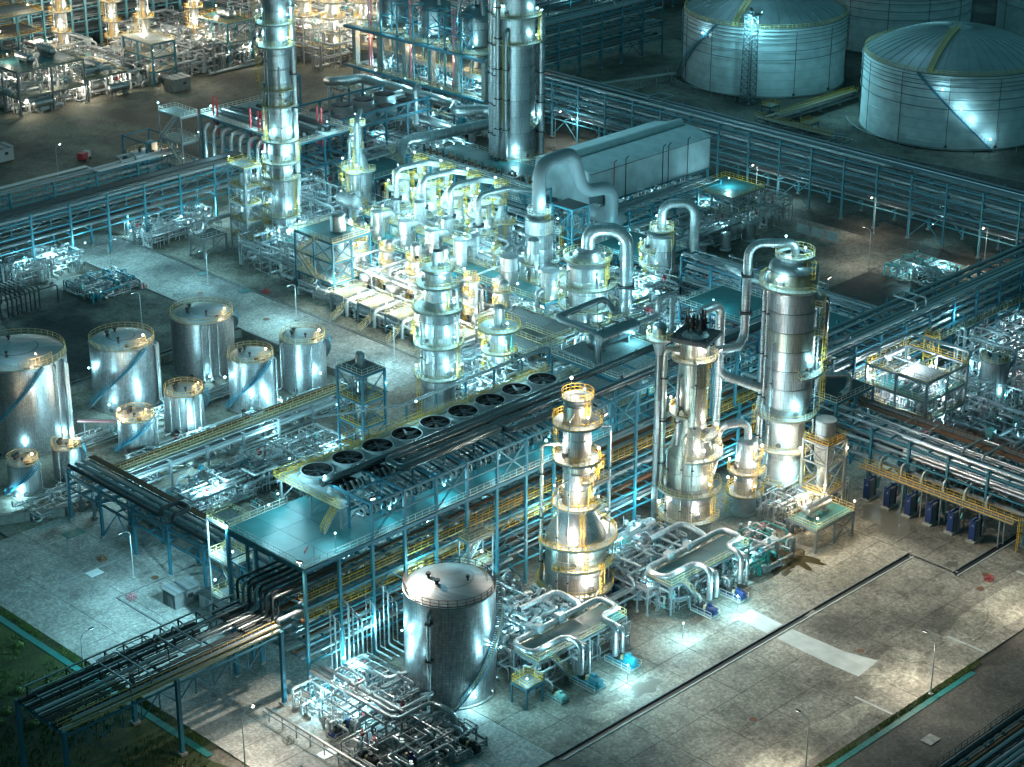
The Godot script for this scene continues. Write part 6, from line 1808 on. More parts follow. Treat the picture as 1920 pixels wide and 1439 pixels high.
func back_units() -> void:
	# relief valve rack
	rack({"label": "blue rack topped by a row of rust-red relief valves", "ax": "z", "s0": -92.0, "s1": -50.0, "o0": 56.5, "o1": 62.5, "bay": 8.4, "lv": [7.0, 13.4], "seed": 21, "mat": "blue2", "walk": [[13.8, 56.6, 58.0, "railw"]], "brace": 2, "fill": 0.6, "lamps": [[-80.0, 9.0, 56.0, 12.0], [-60.0, 9.0, 56.0, 12.0]]})
	var t := thing("relief_valves", "row of rust-red relief valves standing along the blue rack", "valves", V(60, 13.6, -92), "", 0.0, true)
	for i in 18:
		var z := -90.0 + i * 2.2
		var g := Geo.new()
		g.tube(PackedVector3Array([V(0.4, 0, z + 92), V(0.4, 1.6, z + 92)]), 0.34, 10)
		g.tube(PackedVector3Array([V(0.4, 1.6, z + 92), V(0.4, 2.2, z + 92)]), 0.2, 8)
		g.tube(PackedVector3Array([V(0.4, 0.7, z + 92), V(1.6, 0.7, z + 92), V(1.6, 0.0, z + 92)]), 0.22, 8)
		geo(t, "relief_valve", g, M.rust if i % 3 else M.dark)
	# dark raised floor between the racks
	frame({"name": "raised_floor", "label": "dark raised floor behind the relief valve rack", "x": 62.6, "z": -104.0, "nx": 3, "nz": 6, "dx": 7.4, "dz": 7.6, "lv": [[7.6, "teal", "railw"]], "mat": "blue", "lamps": [V(70, 10, -98)], "le": 9.0})
	frame({"name": "raised_floor", "label": "lower dark deck with stair next to the dark raised floor", "x": 48.0, "z": -108.0, "nx": 2, "nz": 2, "dx": 6.6, "dz": 7.0, "lv": [[9.0, "teal", "railw"]], "mat": "blue", "stairs": [[V(60, 7.6, -96), V(60, 12, -102)]]})
	# compressor house
	t = thing("compressor_house", "long pale shed on legs with curved ridge vent along its roof", "building", V(70.7, 0, -62.7), "", 0.0, true)
	var x0 := 70.7
	var x1 := 113.0
	var za := -62.7
	var zb := -45.6
	var zm := (za + zb) * 0.5
	for i in 7:
		var x := lerpf(x0, x1, i / 6.0)
		for z in [za + 0.3, zb - 0.3]:
			beam(t, "post", V(x, 0, z), V(x, 8.4, z), 0.5, M.blue2)
		if i < 6:
			var w := (x1 - x0) / 6.0
			blk(t, "wall_panel", V(x + w * 0.5, 11.9, zb), V(w - 0.04, 7.8, 0.25), M.wall)
			blk(t, "wall_panel", V(x + w * 0.5, 11.9, za), V(w - 0.04, 7.8, 0.25), M.wall)
			for e in [-1.0, 1.0]:
				var p := V(x + w * 0.5, 16.1, zm + e * 9.1)
				var q := V(x + w * 0.5, 17.6, zm + e * 0.9)
				beam(t, "roof_panel", p, q, w - 0.03, M.roof, 0.16)
			beam(t, "floor_beam", V(x, 8.0, zb), V(x + w, 8.0, zb), 0.3, M.blue2, 0.5)
			if i % 2 == 0:
				beam(t, "brace", V(x, 0.4, zb - 0.3), V(x + w, 7.6, zb - 0.3), 0.2, M.blue2)
	for x in [x0 - 0.13, x1 + 0.13]:
		var g := Geo.new()
		for e in [-0.12, 0.12]:
			var a := V(x + e - x0, 8.0, 0.0)
			var b := V(x + e - x0, 8.0, zb - za)
			var c := V(x + e - x0, 16.0, zb - za)
			var d := V(x + e - x0, 17.5, (zb - za) * 0.5)
			var f := V(x + e - x0, 16.0, 0.0)
			g.flat(a, b, c, f, V(e, 0, 0))
			g.flat(f, c, d, d + V(0, 0, -0.001), V(e, 0, 0))
		geo(t, "gable_wall", g, M.wall)
	var rg := Geo.new()
	var vent := PackedVector3Array([V(1.5, 17.9, (zb - za) * 0.5), V(x1 - x0 - 1.0, 17.9, (zb - za) * 0.5)])
	rg.tube(vent, 1.0, 20)
	geo(t, "ridge_vent", rg, M.roof)
	for e in [-1.5, 1.5]:
		beam(t, "vent_curb", V(x0 + 1, 17.45, zm + e), V(x1 - 1, 17.45, zm + e), 0.25, M.dark, 0.3)
	beam(t, "eave_gutter", V(x0, 15.95, zb + 0.3), V(x1, 15.95, zb + 0.3), 0.3, M.dark, 0.25)
	for q in [78.0, 82.0, 95.0, 97.0, 104.0]:
		run(t, "wall_pipe", PackedVector3Array([V(q, 1.0, zb + 0.8), V(q, 17.4, zb + 0.8), V(q + 0.8, 17.8, zb + 0.8)]), 0.12, M[["dark", "dark", "dark", "red", "dark"][int(q) % 5]])
	maze("bright piping on the ground beneath the long shed", 72.0, -60.0, 112.0, -46.5, 6.0, 60, 420, {"lamps": 9, "le": 30.0, "ly": 4.0})
	# reactor block with concrete columns
	t = thing("concrete_frame", "concrete frame with thick square columns and two slab beams carrying reactors", "structure", V(112, 0, -176), "", 0.0, true)
	for i in 6:
		var z := -174.0 + i * 10.4
		for x in [112.0, 126.0]:
			beam(t, "concrete_column", V(x, 0, z), V(x, 20.0, z), 1.5, M.conc)
		for y in [9.6, 20.2]:
			beam(t, "cross_beam", V(112, y, z), V(126, y, z), 1.0, M.conc, 1.2)
	for y in [9.4, 14.8]:
		for i in 5:
			var z := -174.0 + i * 10.4
			beam(t, "edge_beam", V(114.0 if y > 10 else 111.8, y, z), V(114.0 if y > 10 else 111.8, y, z + 10.4), 0.8, M.conc, 1.4)
			blk(t, "floor_slab", V(119.6, y + 0.6, z + 5.2), V(11.5, 0.2, 10.3), M.deck)
	for e in [[15.6, 113.6], [21.4, 111.4], [10.2, 110.6]]:
		var g := Geo.new()
		var og := org(t)
		rail(g, PackedVector3Array([V(e[1], e[0], -176) - og, V(e[1], e[0], -122) - og]))
		geo(t, "handrail", g, M.yellow2)
	for e in [21.0, 9.9]:
		beam(t, "walkway", V(110.9, e, -177), V(110.9, e, -121), 1.4, M.blue2, 0.25)
		beam(t, "walkway_beam", V(110.2, e - 0.3, -177), V(110.2, e - 0.3, -121), 0.24, M.blue, 0.5)
	for i in 6:
		lamp(t, V(113.0, [18.4, 13.0][i % 2], -170.0 + i * 8.8), 30.0, COOL if i % 2 else WARM, 0.3)
	for q in [["blue lattice hoist frame above the concrete frame, farther from the broad column", -162.0], ["blue lattice hoist frame above the concrete frame, nearer the broad column", -143.0]]:
		frame({"name": "hoist_frame", "label": q[0], "x": 111.0, "z": q[1], "nx": 1, "nz": 2, "dx": 4.0, "dz": 6.5, "lv": [[21.0, "", ""], [26.0, "", ""], [31.0, "", ""]], "mat": "blue2", "brace": [[0, 0], [0, 1], [1, 0]], "group": "hoist frames"})
	var rl := ["round-headed reactor above the concrete frame, farthest from the broad column", "middle round-headed reactor above the concrete frame", "round-headed reactor above the concrete frame, next to the broad column"]
	for i in 3:
		column(rl[i], V(119.0, 0, -166.0 + i * 17.0), [[0, 1.0], [20.5, 1.2], [22.5, 4.6], [29.0, 4.6]], [[21.2, 6.0, 90, 260, 2]], {"name": "reactor", "cat": "reactor", "mats": ["alu3", "darkpipe"], "head": 0.85, "seed": 30 + i, "lamps": false, "ladders": false, "le": 10.0})
		var p := thing("pipe_loop", "silver bent pipes crowning the %s reactor" % ["farthest", "middle", "nearest"][i], "pipe", V(119, 30, -166.0 + i * 17.0), "crown pipes of the reactors", 0.0, true)
		for k in 4:
			var a := TAU * k / 4.0 + 0.5
			var d := V(cos(a), 0, sin(a))
			var c := V(119.0, 0, -166.0 + i * 17.0)
			run(p, "pipe", PackedVector3Array([c + d * 0.8 + V(0, 33, 0), c + d * 0.8 + V(0, 38.0, 0), c + d * 4.0 + V(0, 38.0, 0), c + d * 5.4 + V(0, 31.0, 0)]), 0.5, M.alu1, 1.4)
		for k in 2:
			var q := V(112.6 + k * 0.9, 6.0, -169.0 + i * 17.0)
			var rp := thing("red_pipe", "%s red upright pipe in front of the %s round-headed reactor" % [["outer", "inner"][k], ["farthest", "middle", "nearest"][i]], "pipe", q, "red upright pipes of the reactor block")
			pipe(rp, "pipe", V(0, 0, 0), V(0, 26.0, 0), 0.28, M.pink)
			lamp(rp, V(0, 14.0, 1.0), 5.0, WARM, 0.2)
	maze("pipework inside the concrete frame", 113.0, -172.0, 125.0, -126.0, 13.0, 80, 421, {"lamps": 8, "le": 26.0, "ly": 9.0})
	maze("pipes in front of the concrete frame", 100.0, -172.0, 111.0, -120.0, 8.0, 50, 422, {"lamps": 5, "le": 20.0, "rs": [0.13, 0.2, 0.3, 0.45]})
	# large flue pipes
	t = thing("flue_pipes", "huge silver pipes looping on trestles before the concrete frame", "pipes", V(95, 9, -150), "", 0.0, true)
	run(t, "flue_pipe", PackedVector3Array([V(92.0, 11.0, -163.0), V(89.0, 12.6, -157.0), V(97.0, 12.6, -154.6), V(97.0, 12.6, -116.6), V(92.2, 12.6, -114.4), V(99.0, 12.6, -109.0), V(104.0, 12.6, -100.0)]), 1.25, M.alu0, 3.0)
	run(t, "flue_pipe", PackedVector3Array([V(94.8, 12.2, -136.0), V(76.0, 12.2, -136.0), V(76.0, 12.2, -130.0), V(84.8, 11.4, -118.6), V(84.8, 11.0, -104.0)]), 1.25, M.alu1, 3.0)
	run(t, "flue_pipe", PackedVector3Array([V(100.0, 12.6, -98.0), V(76.0, 12.6, -101.0), V(64.6, 12.4, -104.0), V(64.0, 6.0, -98.0)]), 1.35, M.alu2, 3.0)
	run(t, "flue_pipe", PackedVector3Array([V(81.4, 11.0, -116.0), V(81.4, 20.0, -116.0), V(83.0, 20.6, -116.0)]), 0.8, M.alu1, 1.6)
	for i in 5:
		for x in [93.6, 98.6]:
			beam(t, "trestle_leg", V(x, 0, -156.0 + i * 9.0), V(x, 11.0, -156.0 + i * 9.0), 0.36, M.blue)
		beam(t, "trestle_beam", V(93.0, 11.0, -156.0 + i * 9.0), V(99.4, 11.0, -156.0 + i * 9.0), 0.3, M.blue, 0.4)
	beam(t, "walkway", V(93.2, 10.6, -157.0), V(93.2, 10.6, -116.0), 1.2, M.deck, 0.14)
	var og2 := org(t)
	var hg := Geo.new()
	rail(hg, PackedVector3Array([V(92.6, 10.7, -157.0) - og2, V(92.6, 10.7, -116.0) - og2]))
	geo(t, "handrail", hg, M.yellow2)
	for z in [-150.0, -138.0, -124.0]:
		lamp(t, V(98.0, 15.4, z), 26.0, COOL, 0.3)
		lamp(t, V(82.0, 15.0, z + 14.0), 22.0, COOL)
	maze("pipework under the huge looping pipes", 64.0, -134.0, 92.0, -104.0, 8.0, 70, 423, {"lamps": 7, "le": 20.0, "ly": 6.0, "rs": [0.12, 0.18, 0.26, 0.4]})
	# condenser block with fans on the left
	frame({"name": "condenser_block", "label": "steel block with dark headers, red pipes and white-railed roof beyond the pipe rack", "x": 32.4, "z": -140.0, "nx": 2, "nz": 4, "dx": 9.0, "dz": 9.0, "lv": [[6.0, "", ""], [12.0, "", ""], [18.6, "deck", "railw"]], "mat": "blue", "inner": true, "lamps": [V(29, 9, -132), V(29, 9, -116), V(34, 20.8, -138), V(44, 21.4, -106), V(34, 21.4, -120)], "le": 22.0})
	t = thing("bend_bundle", "row of thick U-shaped pipes on the face of the condenser block", "pipes", V(31, 4, -138), "", 0.0, true)
	for i in 9:
		var z := -136.0 + i * 3.4
		run(t, "pipe", PackedVector3Array([V(36.0, 17.0, z), V(30.4, 17.0, z), V(30.4, 7.0, z), V(34.0, 7.0, z)]), 0.5, M[["alu0", "alu1", "steel"][i % 3]], 1.4)
	t = thing("header_pipes", "bundle of dark pipes with red uprights on the condenser block roof", "pipes", V(36, 15, -138), "", 0.0, true)
	for i in 7:
		pipe(t, "pipe", V(35.0 + i * 1.9, 19.7, -138.0 + i), V(35.0 + i * 1.9, 19.7, -106.0), 0.4 + 0.1 * (i % 3), M[["darkpipe", "alu3", "dark"][i % 3]])
	for q in [[-137.0, 34.0], [-135.4, 34.0], [-122.0, 33.6], [-119.0, 33.6], [-117.6, 33.6], [-116.2, 33.6], [-112.0, 46.0], [-110.4, 46.0]]:
		pipe(t, "red_pipe", V(q[1], 14.0, q[0]), V(q[1], 23.6, q[0]), 0.26, M.red)
	frame({"name": "vent_tower", "label": "blue open tower with two dark vent caps behind the condenser block", "x": 58.0, "z": -146.0, "nx": 1, "nz": 1, "dx": 5.0, "dz": 7.0, "lv": [[8.0, "", ""], [16.0, "", ""], [23.0, "deck", ""]], "mat": "blue", "brace": [[0, 0], [1, 0]]})
	for e in [0, 1]:
		var vc := thing("exhaust_stack", "dark capped vent stack on the open tower, %s" % ["first seen from the sand", "nearer the very tall column"][e], "vent", V(60.4, 23.1, -144.6 + e * 4.0), "vent stacks")
		var g := Geo.new()
		g.lathe([Vector2(0.9, 0), Vector2(0.9, 3.0), Vector2(1.15, 3.0), Vector2(1.15, 3.7), Vector2(0.01, 3.9)], 18)
		geo(vc, "stack", g, M.dark)
	t = frame({"name": "stair_tower", "label": "white zigzag stair on the corner of the condenser block", "x": 27.0, "z": -150.0, "nx": 1, "nz": 1, "dx": 5.0, "dz": 9.0, "lv": [[6.0, "deck", "railw"], [12.0, "deck", "railw"], [18.6, "deck", "railw"]], "mat": "steel", "pw": 0.26, "stairs": [[V(26.6, 0, -149), V(26.6, 6, -142)], [V(27.6, 6, -142), V(27.6, 12, -149)], [V(26.6, 12, -149), V(26.6, 18.6, -142)]], "srail": "railw", "lamps": [V(27, 20.6, -150), V(27, 8.4, -141), V(32, 14, -141)], "le": 18.0})
	frame({"name": "portal_frame", "label": "open blue portal frame by the sand with duct inside", "x": 24.0, "z": -162.0, "nx": 1, "nz": 1, "dx": 8.0, "dz": 10.0, "lv": [[5.0, "", ""], [10.6, "", ""]], "mat": "blue"})
	blk(self, "vertical_duct", V(28.6, 4.6, -156.4), V(1.8, 9.0, 2.6), M.steel)
	tag(get_child(get_child_count() - 1), "grey upright duct inside the open portal frame", "duct")
	# second fan bank beyond the very tall column
	t = thing("fan_platform", "dark fan platform with lattice edge beyond the very tall column", "platform", V(56, 0, -134), "", 0.0, true)
	for i in 4:
		for j in 2:
			blk(t, "plenum_panel", V(60.0 + i * 7.2, 14.6, -128.0 + j * 8.6), V(7.1, 0.2, 8.5), M.steel)
	for i in 5:
		for z in [-132.2, -115.2]:
			beam(t, "post", V(56.6 + i * 7.1, 0, z), V(56.6 + i * 7.1, 17.4, z), 0.36, M.blue)
	for z in [-132.2, -115.2]:
		beam(t, "top_beam", V(56.0, 17.3, z), V(86.0, 17.3, z), 0.3, M.blue, 0.5)
		beam(t, "floor_beam", V(56.0, 14.2, z), V(86.0, 14.2, z), 0.3, M.blue, 0.5)
		for i in 8:
			beam(t, "lattice_bar", V(56.6 + i * 3.55, 14.4 if i % 2 else 17.2, z), V(60.15 + i * 3.55, 17.2 if i % 2 else 14.4, z), 0.16, M.blue2)
	var g2 := Geo.new()
	g2.lathe([Vector2(3.4, 0), Vector2(2.9, 0.6), Vector2(2.85, 1.7), Vector2(2.7, 1.7), Vector2(2.7, 0.4), Vector2(0.01, 0.3)], 32)
	var fm := g2.mesh()
	for i in 4:
		for j in 2:
			var f := thing("cooling_fan", "wide fan ring on the dark platform beyond the very tall column, %s row, %s" % [["back", "front"][j], ["first", "second", "third", "fourth"][i]], "cooling fan", V(60.0 + i * 7.2, 14.75, -128.0 + j * 8.6), "fans on the dark platform")
			put(f, "fan_ring", fm, M.steel)
			for k in 4:
				var b := put(f, "blade", UB, M.dark)
				b.transform = Transform3D(Basis(Vector3.UP, TAU * k / 4.0) * Basis(Vector3.RIGHT, 0.3) * Basis.from_scale(V(2.4, 0.06, 0.6)), V(cos(TAU * k / 4.0) * 1.5, 0.9, -sin(TAU * k / 4.0) * 1.5))
	maze("pipework below the dark fan platform", 40.0, -132.0, 66.0, -104.0, 11.0, 70, 424, {"lamps": 6, "le": 18.0, "ly": 7.0, "rs": [0.12, 0.18, 0.26, 0.36]})
	# left racks
	rack({"label": "tall blue pipe rack crossing the plant road at the far end", "ax": "x", "s0": -62.0, "s1": 28.0, "o0": -124.0, "o1": -116.4, "bay": 10.0, "lv": [7.0, 10.0, 13.0], "top": 14.2, "seed": 22, "mat": "blue2", "truss": [[10.2, 12.8, 1]], "tn": 2, "fill": 0.85, "pm": ["darkpipe", "alu3", "steel", "alu1", "dark"], "tray": [[14.4, -121.0, 2.4]], "traym": "dark", "lamps": [[-20.0, 5.0, -114.5, 22.0], [-8.0, 5.0, -114.0, 26.0], [6.0, 5.0, -114.0, 20.0], [-36.0, 5.0, -114.0, 20.0]]})
	rack({"label": "smaller blue lattice rack behind the tall rack with white kinked pipes", "ax": "x", "s0": -30.0, "s1": 30.0, "o0": -151.0, "o1": -147.6, "bay": 12.0, "lv": [5.4, 7.8], "top": 8.2, "seed": 23, "mat": "blue2", "truss": [[5.4, 7.7, 1]], "tn": 4, "fill": 1.0, "pm": ["pale", "alu2", "steel"]})
	t = thing("pipe_run", "triple white pipes kinked over the lattice rack", "pipes", V(-30, 8, -148), "", 0.0, true)
	for k in 3:
		run(t, "pipe", PackedVector3Array([V(-40.0, 7.0, -148.2 - k * 0.5), V(-22.0, 9.8, -148.2 - k * 0.5), V(4.0, 9.8, -148.2 - k * 0.5), V(6.0, 8.6, -146.0 - k * 0.5), V(30.0, 8.6, -146.0 - k * 0.5)]), 0.14, M.pale)
	maze("bright pipes under the tall rack by the plant road", -40.0, -123.0, -22.0, -112.0, 4.5, 46, 425, {"lamps": 5, "le": 26.0, "posts": 8})
	maze("pipes under the tall rack on the very tall column side", -4.0, -123.0, 16.0, -112.0, 4.5, 46, 426, {"lamps": 5, "le": 26.0, "posts": 6})
	maze("open pump plot with silver lines by the dark burnt ground", -33.0, -104.0, -20.5, -93.0, 2.4, 44, 427, {"lamps": 3, "le": 26.0, "ly": 2.6, "pm": ["pale", "alu0", "alu1", "motor"]})
	t = thing("hoop_pipes", "row of dark hoop pipes casting long shadows on the burnt ground", "pipes", V(-46, 0, -104), "", 0.0, true)
	for i in 8:
		run(t, "pipe", PackedVector3Array([V(-50.0 + i * 1.1, 0, -99.0), V(-50.0 + i * 1.1, 4.6, -99.0), V(-50.0 + i * 1.1, 4.6, -107.0), V(-50.0 + i * 1.1, 0, -107.0)]), 0.2, M.dark, 0.5)
	run(t, "pipe", PackedVector3Array([V(-52.0, 0, -98.6), V(-52.0, 4.2, -98.6), V(-38.0, 4.2, -98.6), V(-38.0, 0, -98.6)]), 0.16, M.dark)
	lamp(t, V(-47.0, 5.6, -113.0), 44.0, COOL, 0.3)
	lamp(t, V(-56.0, 5.0, -111.0), 44.0, COOL, 0.3)
	frame({"name": "small_table", "label": "low dark steel table with hooped pipes beside the plant road end", "x": 0.6, "z": -103.6, "nx": 1, "nz": 1, "dx": 6.4, "dz": 5.0, "lv": [[4.6, "dark", "railw"]], "mat": "steel", "brace": [[0, 0], [1, 0]], "lamps": [V(1.0, 7.2, -104.4)], "le": 26.0})
	t = thing("pipe_loop", "silver hooped pipe on the low steel table", "pipe", V(4, 4, -101), "", 0.0, true)
	run(t, "pipe", PackedVector3Array([V(0.0, 5.4, -101.0), V(3.0, 5.4, -101.0), V(3.0, 7.6, -101.0), V(14.0, 7.6, -101.0), V(14.0, 3.0, -99.0)]), 0.5, M.alu1, 1.0)


func right_side() -> void:
	rack({"label": "wide dark blue pipe rack running from the tallest front column to the edge", "ax": "z", "s0": 60.0, "s1": 130.0, "o0": 12.0, "o1": 21.0, "bay": 8.0, "lv": [4.6, 7.6, 10.6], "top": 11.2, "seed": 31, "mat": "blue", "pm": ["darkpipe", "dark", "alu3", "steel"], "walk": [[11.2, 20.0, 21.6, "rust"]], "tray": [[11.2, 18.6, 1.1]], "traym": "rust", "fill": 0.75, "loop": 0.4, "lamps": [[74.0, 3.6, 22.0, 14.0]]})
	var t := thing("service_platform", "long yellow-railed walkway above the six navy plate exchangers", "walkway", V(8.8, 0, 75.6), "", 0.0, true)
	for i in 8:
		blk(t, "walkway_grating", V(9.6, 5.0, 77.6 + i * 3.8), V(1.9, 0.12, 3.76), M.grate)
		for x in [8.8, 10.4]:
			beam(t, "leg", V(x, 0, 77.2 + i * 3.8), V(x, 4.9, 77.2 + i * 3.8), 0.18, M.steel)
	var g := Geo.new()
	for x in [0.0, 1.7]:
		rail(g, PackedVector3Array([V(x, 5.06, 0.0), V(x, 5.06, 30.6)]))
	geo(t, "handrail", g, M.yellow)
	ladder(t, V(0.9, 0, 31.2), V(0.9, 5.0, 31.2), V(0, 0, 1), M.yellow)
	var words := ["nearest the tallest column", "second from the tallest column", "third from the tallest column", "third from the far ladder", "second from the far ladder", "nearest the far ladder"]
	for i in 6:
		var b := thing("plate_exchanger", "tall navy plate heat exchanger on a pale plinth, %s" % words[i], "heat exchanger", V(8.4, 0, 78.4 + i * 4.25), "row of six navy plate exchangers")
		plate_pack(b, 3.5)
		run(b, "pipe", PackedVector3Array([V(1.0, 3.2, 0.3), V(2.4, 3.2, 0.3), V(2.4, 7.0, 0.3), V(5.0, 7.0, 0.3)]), 0.26, M.alu1, 0.6)
		run(b, "pipe", PackedVector3Array([V(1.0, 1.2, -0.3), V(3.0, 1.2, -0.3), V(3.0, 6.0, -0.3), V(5.0, 6.0, -0.3)]), 0.22, M[["mint", "alu3"][i % 2]], 0.6)
		pipe(b, "frame_bar", V(-0.95, 0.8, -0.5), V(0.95, 0.8, -0.5), 0.05, M.steel)
	frame({"name": "roofed_deck", "label": "dark decked platform behind the tallest column carrying a grey looped pipe", "x": 12.0, "z": 58.6, "nx": 2, "nz": 2, "dx": 5.4, "dz": 4.6, "lv": [[6.0, "grate", ""], [13.4, "dark", "railw"]], "mat": "blue", "brace": [[0, 0], [1, 1]], "lamps": [V(12, 4.2, 68)], "le": 16.0})
	t = thing("pipe_loop", "grey square-looped pipe standing on the dark deck behind the tallest column", "pipe", V(15, 13.4, 63), "", 0.0, true)
	run(t, "pipe", PackedVector3Array([V(13.6, 13.6, 62.4), V(13.6, 16.6, 62.4), V(18.0, 16.6, 66.0), V(18.0, 13.8, 66.0), V(14.6, 13.8, 66.6)]), 0.55, M.alu1, 1.2)
	# lit open unit
	frame({"label": "brightly lit three-level steel unit with stairs and dark top pipe beyond the rack", "x": 32.6, "z": 59.4, "nx": 2, "nz": 2, "dx": 6.4, "dz": 6.6, "lv": [[4.6, "teal2", "yellow2"], [8.6, "teal2", "yellow2"], [12.4, "deck", "yellow", [0, 10, 11]]], "mat": "steel", "pw": 0.4, "inner": true, "brace": [[1, 1]], "stairs": [[V(31.6, 4.6, 64.6), V(31.6, 8.6, 60.4)], [V(31.6, 0, 60), V(31.6, 4.6, 65)]], "lamps": [V(33, 3.4, 60), V(39, 3.4, 66), V(45, 3.2, 72), V(33, 7.2, 66), V(39, 7.2, 72.4), V(33, 11.2, 60), V(39, 10.8, 72.4), V(45, 11.0, 66), V(36, 14.4, 66)], "le": 34.0, "lc": Color(0.9, 0.97, 1.0)})
	for i in 4:
		column("silver upright vessel inside the lit three-level unit, %s" % ["nearest the main rack corner", "at its open front", "in its middle", "at its far corner"][i], V([35.4, 36.0, 41.0, 43.0][i], 0, [61.6, 69.4, 65.0, 70.0][i]), [[0, 0.8], [1.4, 0.8], [8.0, 0.8]], [], {"name": "vessel", "cat": "vessel", "seed": 120 + i, "group": "vessels in the lit unit"})
	t = thing("pipe_loop", "dark pipe framing the top corner of the lit unit", "pipe", V(33, 12, 60), "", 0.0, true)
	run(t, "pipe", PackedVector3Array([V(30.0, 13.8, 58.4), V(47.4, 13.8, 58.8), V(47.4, 13.8, 72.0), V(44.0, 11.0, 72.0)]), 0.34, M.darkpipe, 0.8)
	drum("slim silver drum on the top deck of the lit unit", V(38.0, 13.6, 61.6), "x", 0.5, 5.0, "alu0", 12.4)
	maze("tangled bright pipes inside the lit three-level unit", 33.0, 60.0, 45.0, 72.0, 10.0, 80, 501, {"lamps": 3, "le": 24.0})
	maze("low pipes between the lit unit and the slender tank", 46.0, 60.0, 62.0, 78.0, 5.0, 50, 502, {"lamps": 6, "le": 22.0, "posts": 8})
	maze("pipes beside the wide dark rack at the picture edge", 23.0, 74.0, 48.0, 100.0, 5.0, 60, 503, {"lamps": 3, "le": 9.0, "pm": ["darkpipe", "steel", "alu3"], "rs": [0.12, 0.2, 0.3, 0.42]})
	column("banded upright vessel with yellow landings at the picture edge", V(57.0, 0, 63.0), [[0, 0.9], [2, 0.8], [6.0, 0.8]], [], {"name": "vessel", "cat": "vessel"})
	frame({"name": "ladder_tower", "label": "slim yellow caged ladder tower at the end of the far walkway", "x": 52.4, "z": 58.4, "nx": 1, "nz": 1, "dx": 2.0, "dz": 2.0, "lv": [[4.0, "grate", "yellow"], [8.0, "grate", "yellow"], [12.0, "grate", "yellow"]], "mat": "yellow", "pw": 0.16, "lamps": [V(52.2, 6.4, 60.8)]})
	frame({"label": "pale hoop-piped unit beyond the road at the picture edge", "x": 70.0, "z": 60.0, "nx": 3, "nz": 2, "dx": 6.0, "dz": 6.0, "lv": [[4.0, "deck", "yellow2"], [9.0, "", ""]], "mat": "steel", "lamps": [V(70, 6, 60), V(76, 6, 66), V(82, 6, 60), V(73, 3, 66), V(82, 3.4, 72)], "le": 26.0, "lc": Color(0.95, 0.97, 1.0)})
	maze("pale hooped pipes at the picture edge beyond the road", 64.0, 58.0, 92.0, 76.0, 9.0, 80, 504, {"lamps": 7, "le": 26.0, "pm": ["pale", "pale", "alu0"], "rs": [0.12, 0.18, 0.26]})
	# teal roofs behind the rack
	for q in [["teal flat roof between the main rack and the road junction", 34.0, 33.0, 2, 2, 7.6, 6.6, 12.0], ["bright teal flat roof beside the swan-neck pipe", 33.0, 14.0, 2, 2, 6.6, 7.6, 11.6], ["dark teal sloping floor between the grey duct and the domed column", 55.0, -31.0, 2, 2, 7.0, 8.0, 6.4]]:
		frame({"name": "roofed_deck", "label": q[0], "x": q[1], "z": q[2], "nx": q[3], "nz": q[4], "dx": q[5], "dz": q[6], "lv": [[5.0, "", ""], [q[7], "teal2", "railw"]], "mat": "blue", "lamps": [V(q[1] + 1, q[7] + 2.4, q[2] + q[6]), V(q[1] + q[5], q[7] - 3.0, q[2] + q[6] * 2)], "lc": CYAN, "le": 20.0})
	rack({"label": "blue cross rack joining the teal roofs to the main rack", "ax": "z", "s0": -2.0, "s1": 46.0, "o0": 52.0, "o1": 58.0, "bay": 8.0, "lv": [6.0, 9.0, 12.0], "seed": 32, "mat": "blue", "brace": 2, "lamps": [[10.0, 8.0, 51.0, 14.0], [30.0, 8.0, 51.0, 14.0]]})
	maze("dark pipework with red valves between the domed column and tallest column", 40.0, 14.0, 62.0, 40.0, 9.0, 70, 505, {"lamps": 4, "le": 12.0, "pm": ["darkpipe", "alu3", "steel", "red"]})
	maze("pipes around the blue cross rack at its road end", 58.0, -6.0, 74.0, 20.0, 6.0, 50, 506, {"lamps": 4, "le": 14.0, "pm": ["darkpipe", "alu1", "steel"]})
	# unit in front of the long shed
	rack({"label": "silver pipe rack running from the grey drum past the long shed", "ax": "x", "s0": 64.0, "s1": 104.0, "o0": -41.0, "o1": -34.6, "bay": 8.0, "lv": [4.0, 6.6, 9.0], "top": 9.6, "seed": 33, "mat": "blue2", "fill": 0.9, "lamps": [[72.0, 3.0, -33.6, 22.0], [86.0, 3.0, -33.6, 24.0], [98.0, 5.6, -33.6, 22.0]]})
	frame({"label": "small dark platform with a black pot in front of the long shed", "x": 72.0, "z": -46.0, "nx": 1, "nz": 1, "dx": 5.4, "dz": 5.0, "lv": [[8.0, "dark", ""]], "mat": "blue2", "brace": [[0, 0], [1, 0]]})
	column("black pot on the small dark platform before the long shed", V(74.6, 0, -43.6), [[0, 0.5], [8.0, 0.6], [8.2, 1.1], [10.6, 1.1]], [], {"name": "vessel", "cat": "vessel", "head": 0.1, "mats": ["dark"]})
	frame({"label": "lit platform with yellow rails at the far end of the silver rack", "x": 98.0, "z": -38.0, "nx": 2, "nz": 2, "dx": 6.0, "dz": 6.0, "lv": [[4.2, "deck", "yellow2"], [8.4, "teal2", "yellow"]], "mat": "steel", "lamps": [V(98, 6.6, -26), V(104, 10.6, -32), V(110, 6.6, -26), V(98, 3.0, -32)], "le": 24.0})
	maze("silver piping of the unit in front of the long shed", 68.0, -34.0, 98.0, -22.0, 5.0, 90, 507, {"lamps": 6, "le": 26.0, "posts": 10})
	maze("silver piping under the lit platform by the road", 98.0, -38.0, 116.0, -22.0, 6.5, 60, 508, {"lamps": 5, "le": 26.0, "posts": 6})
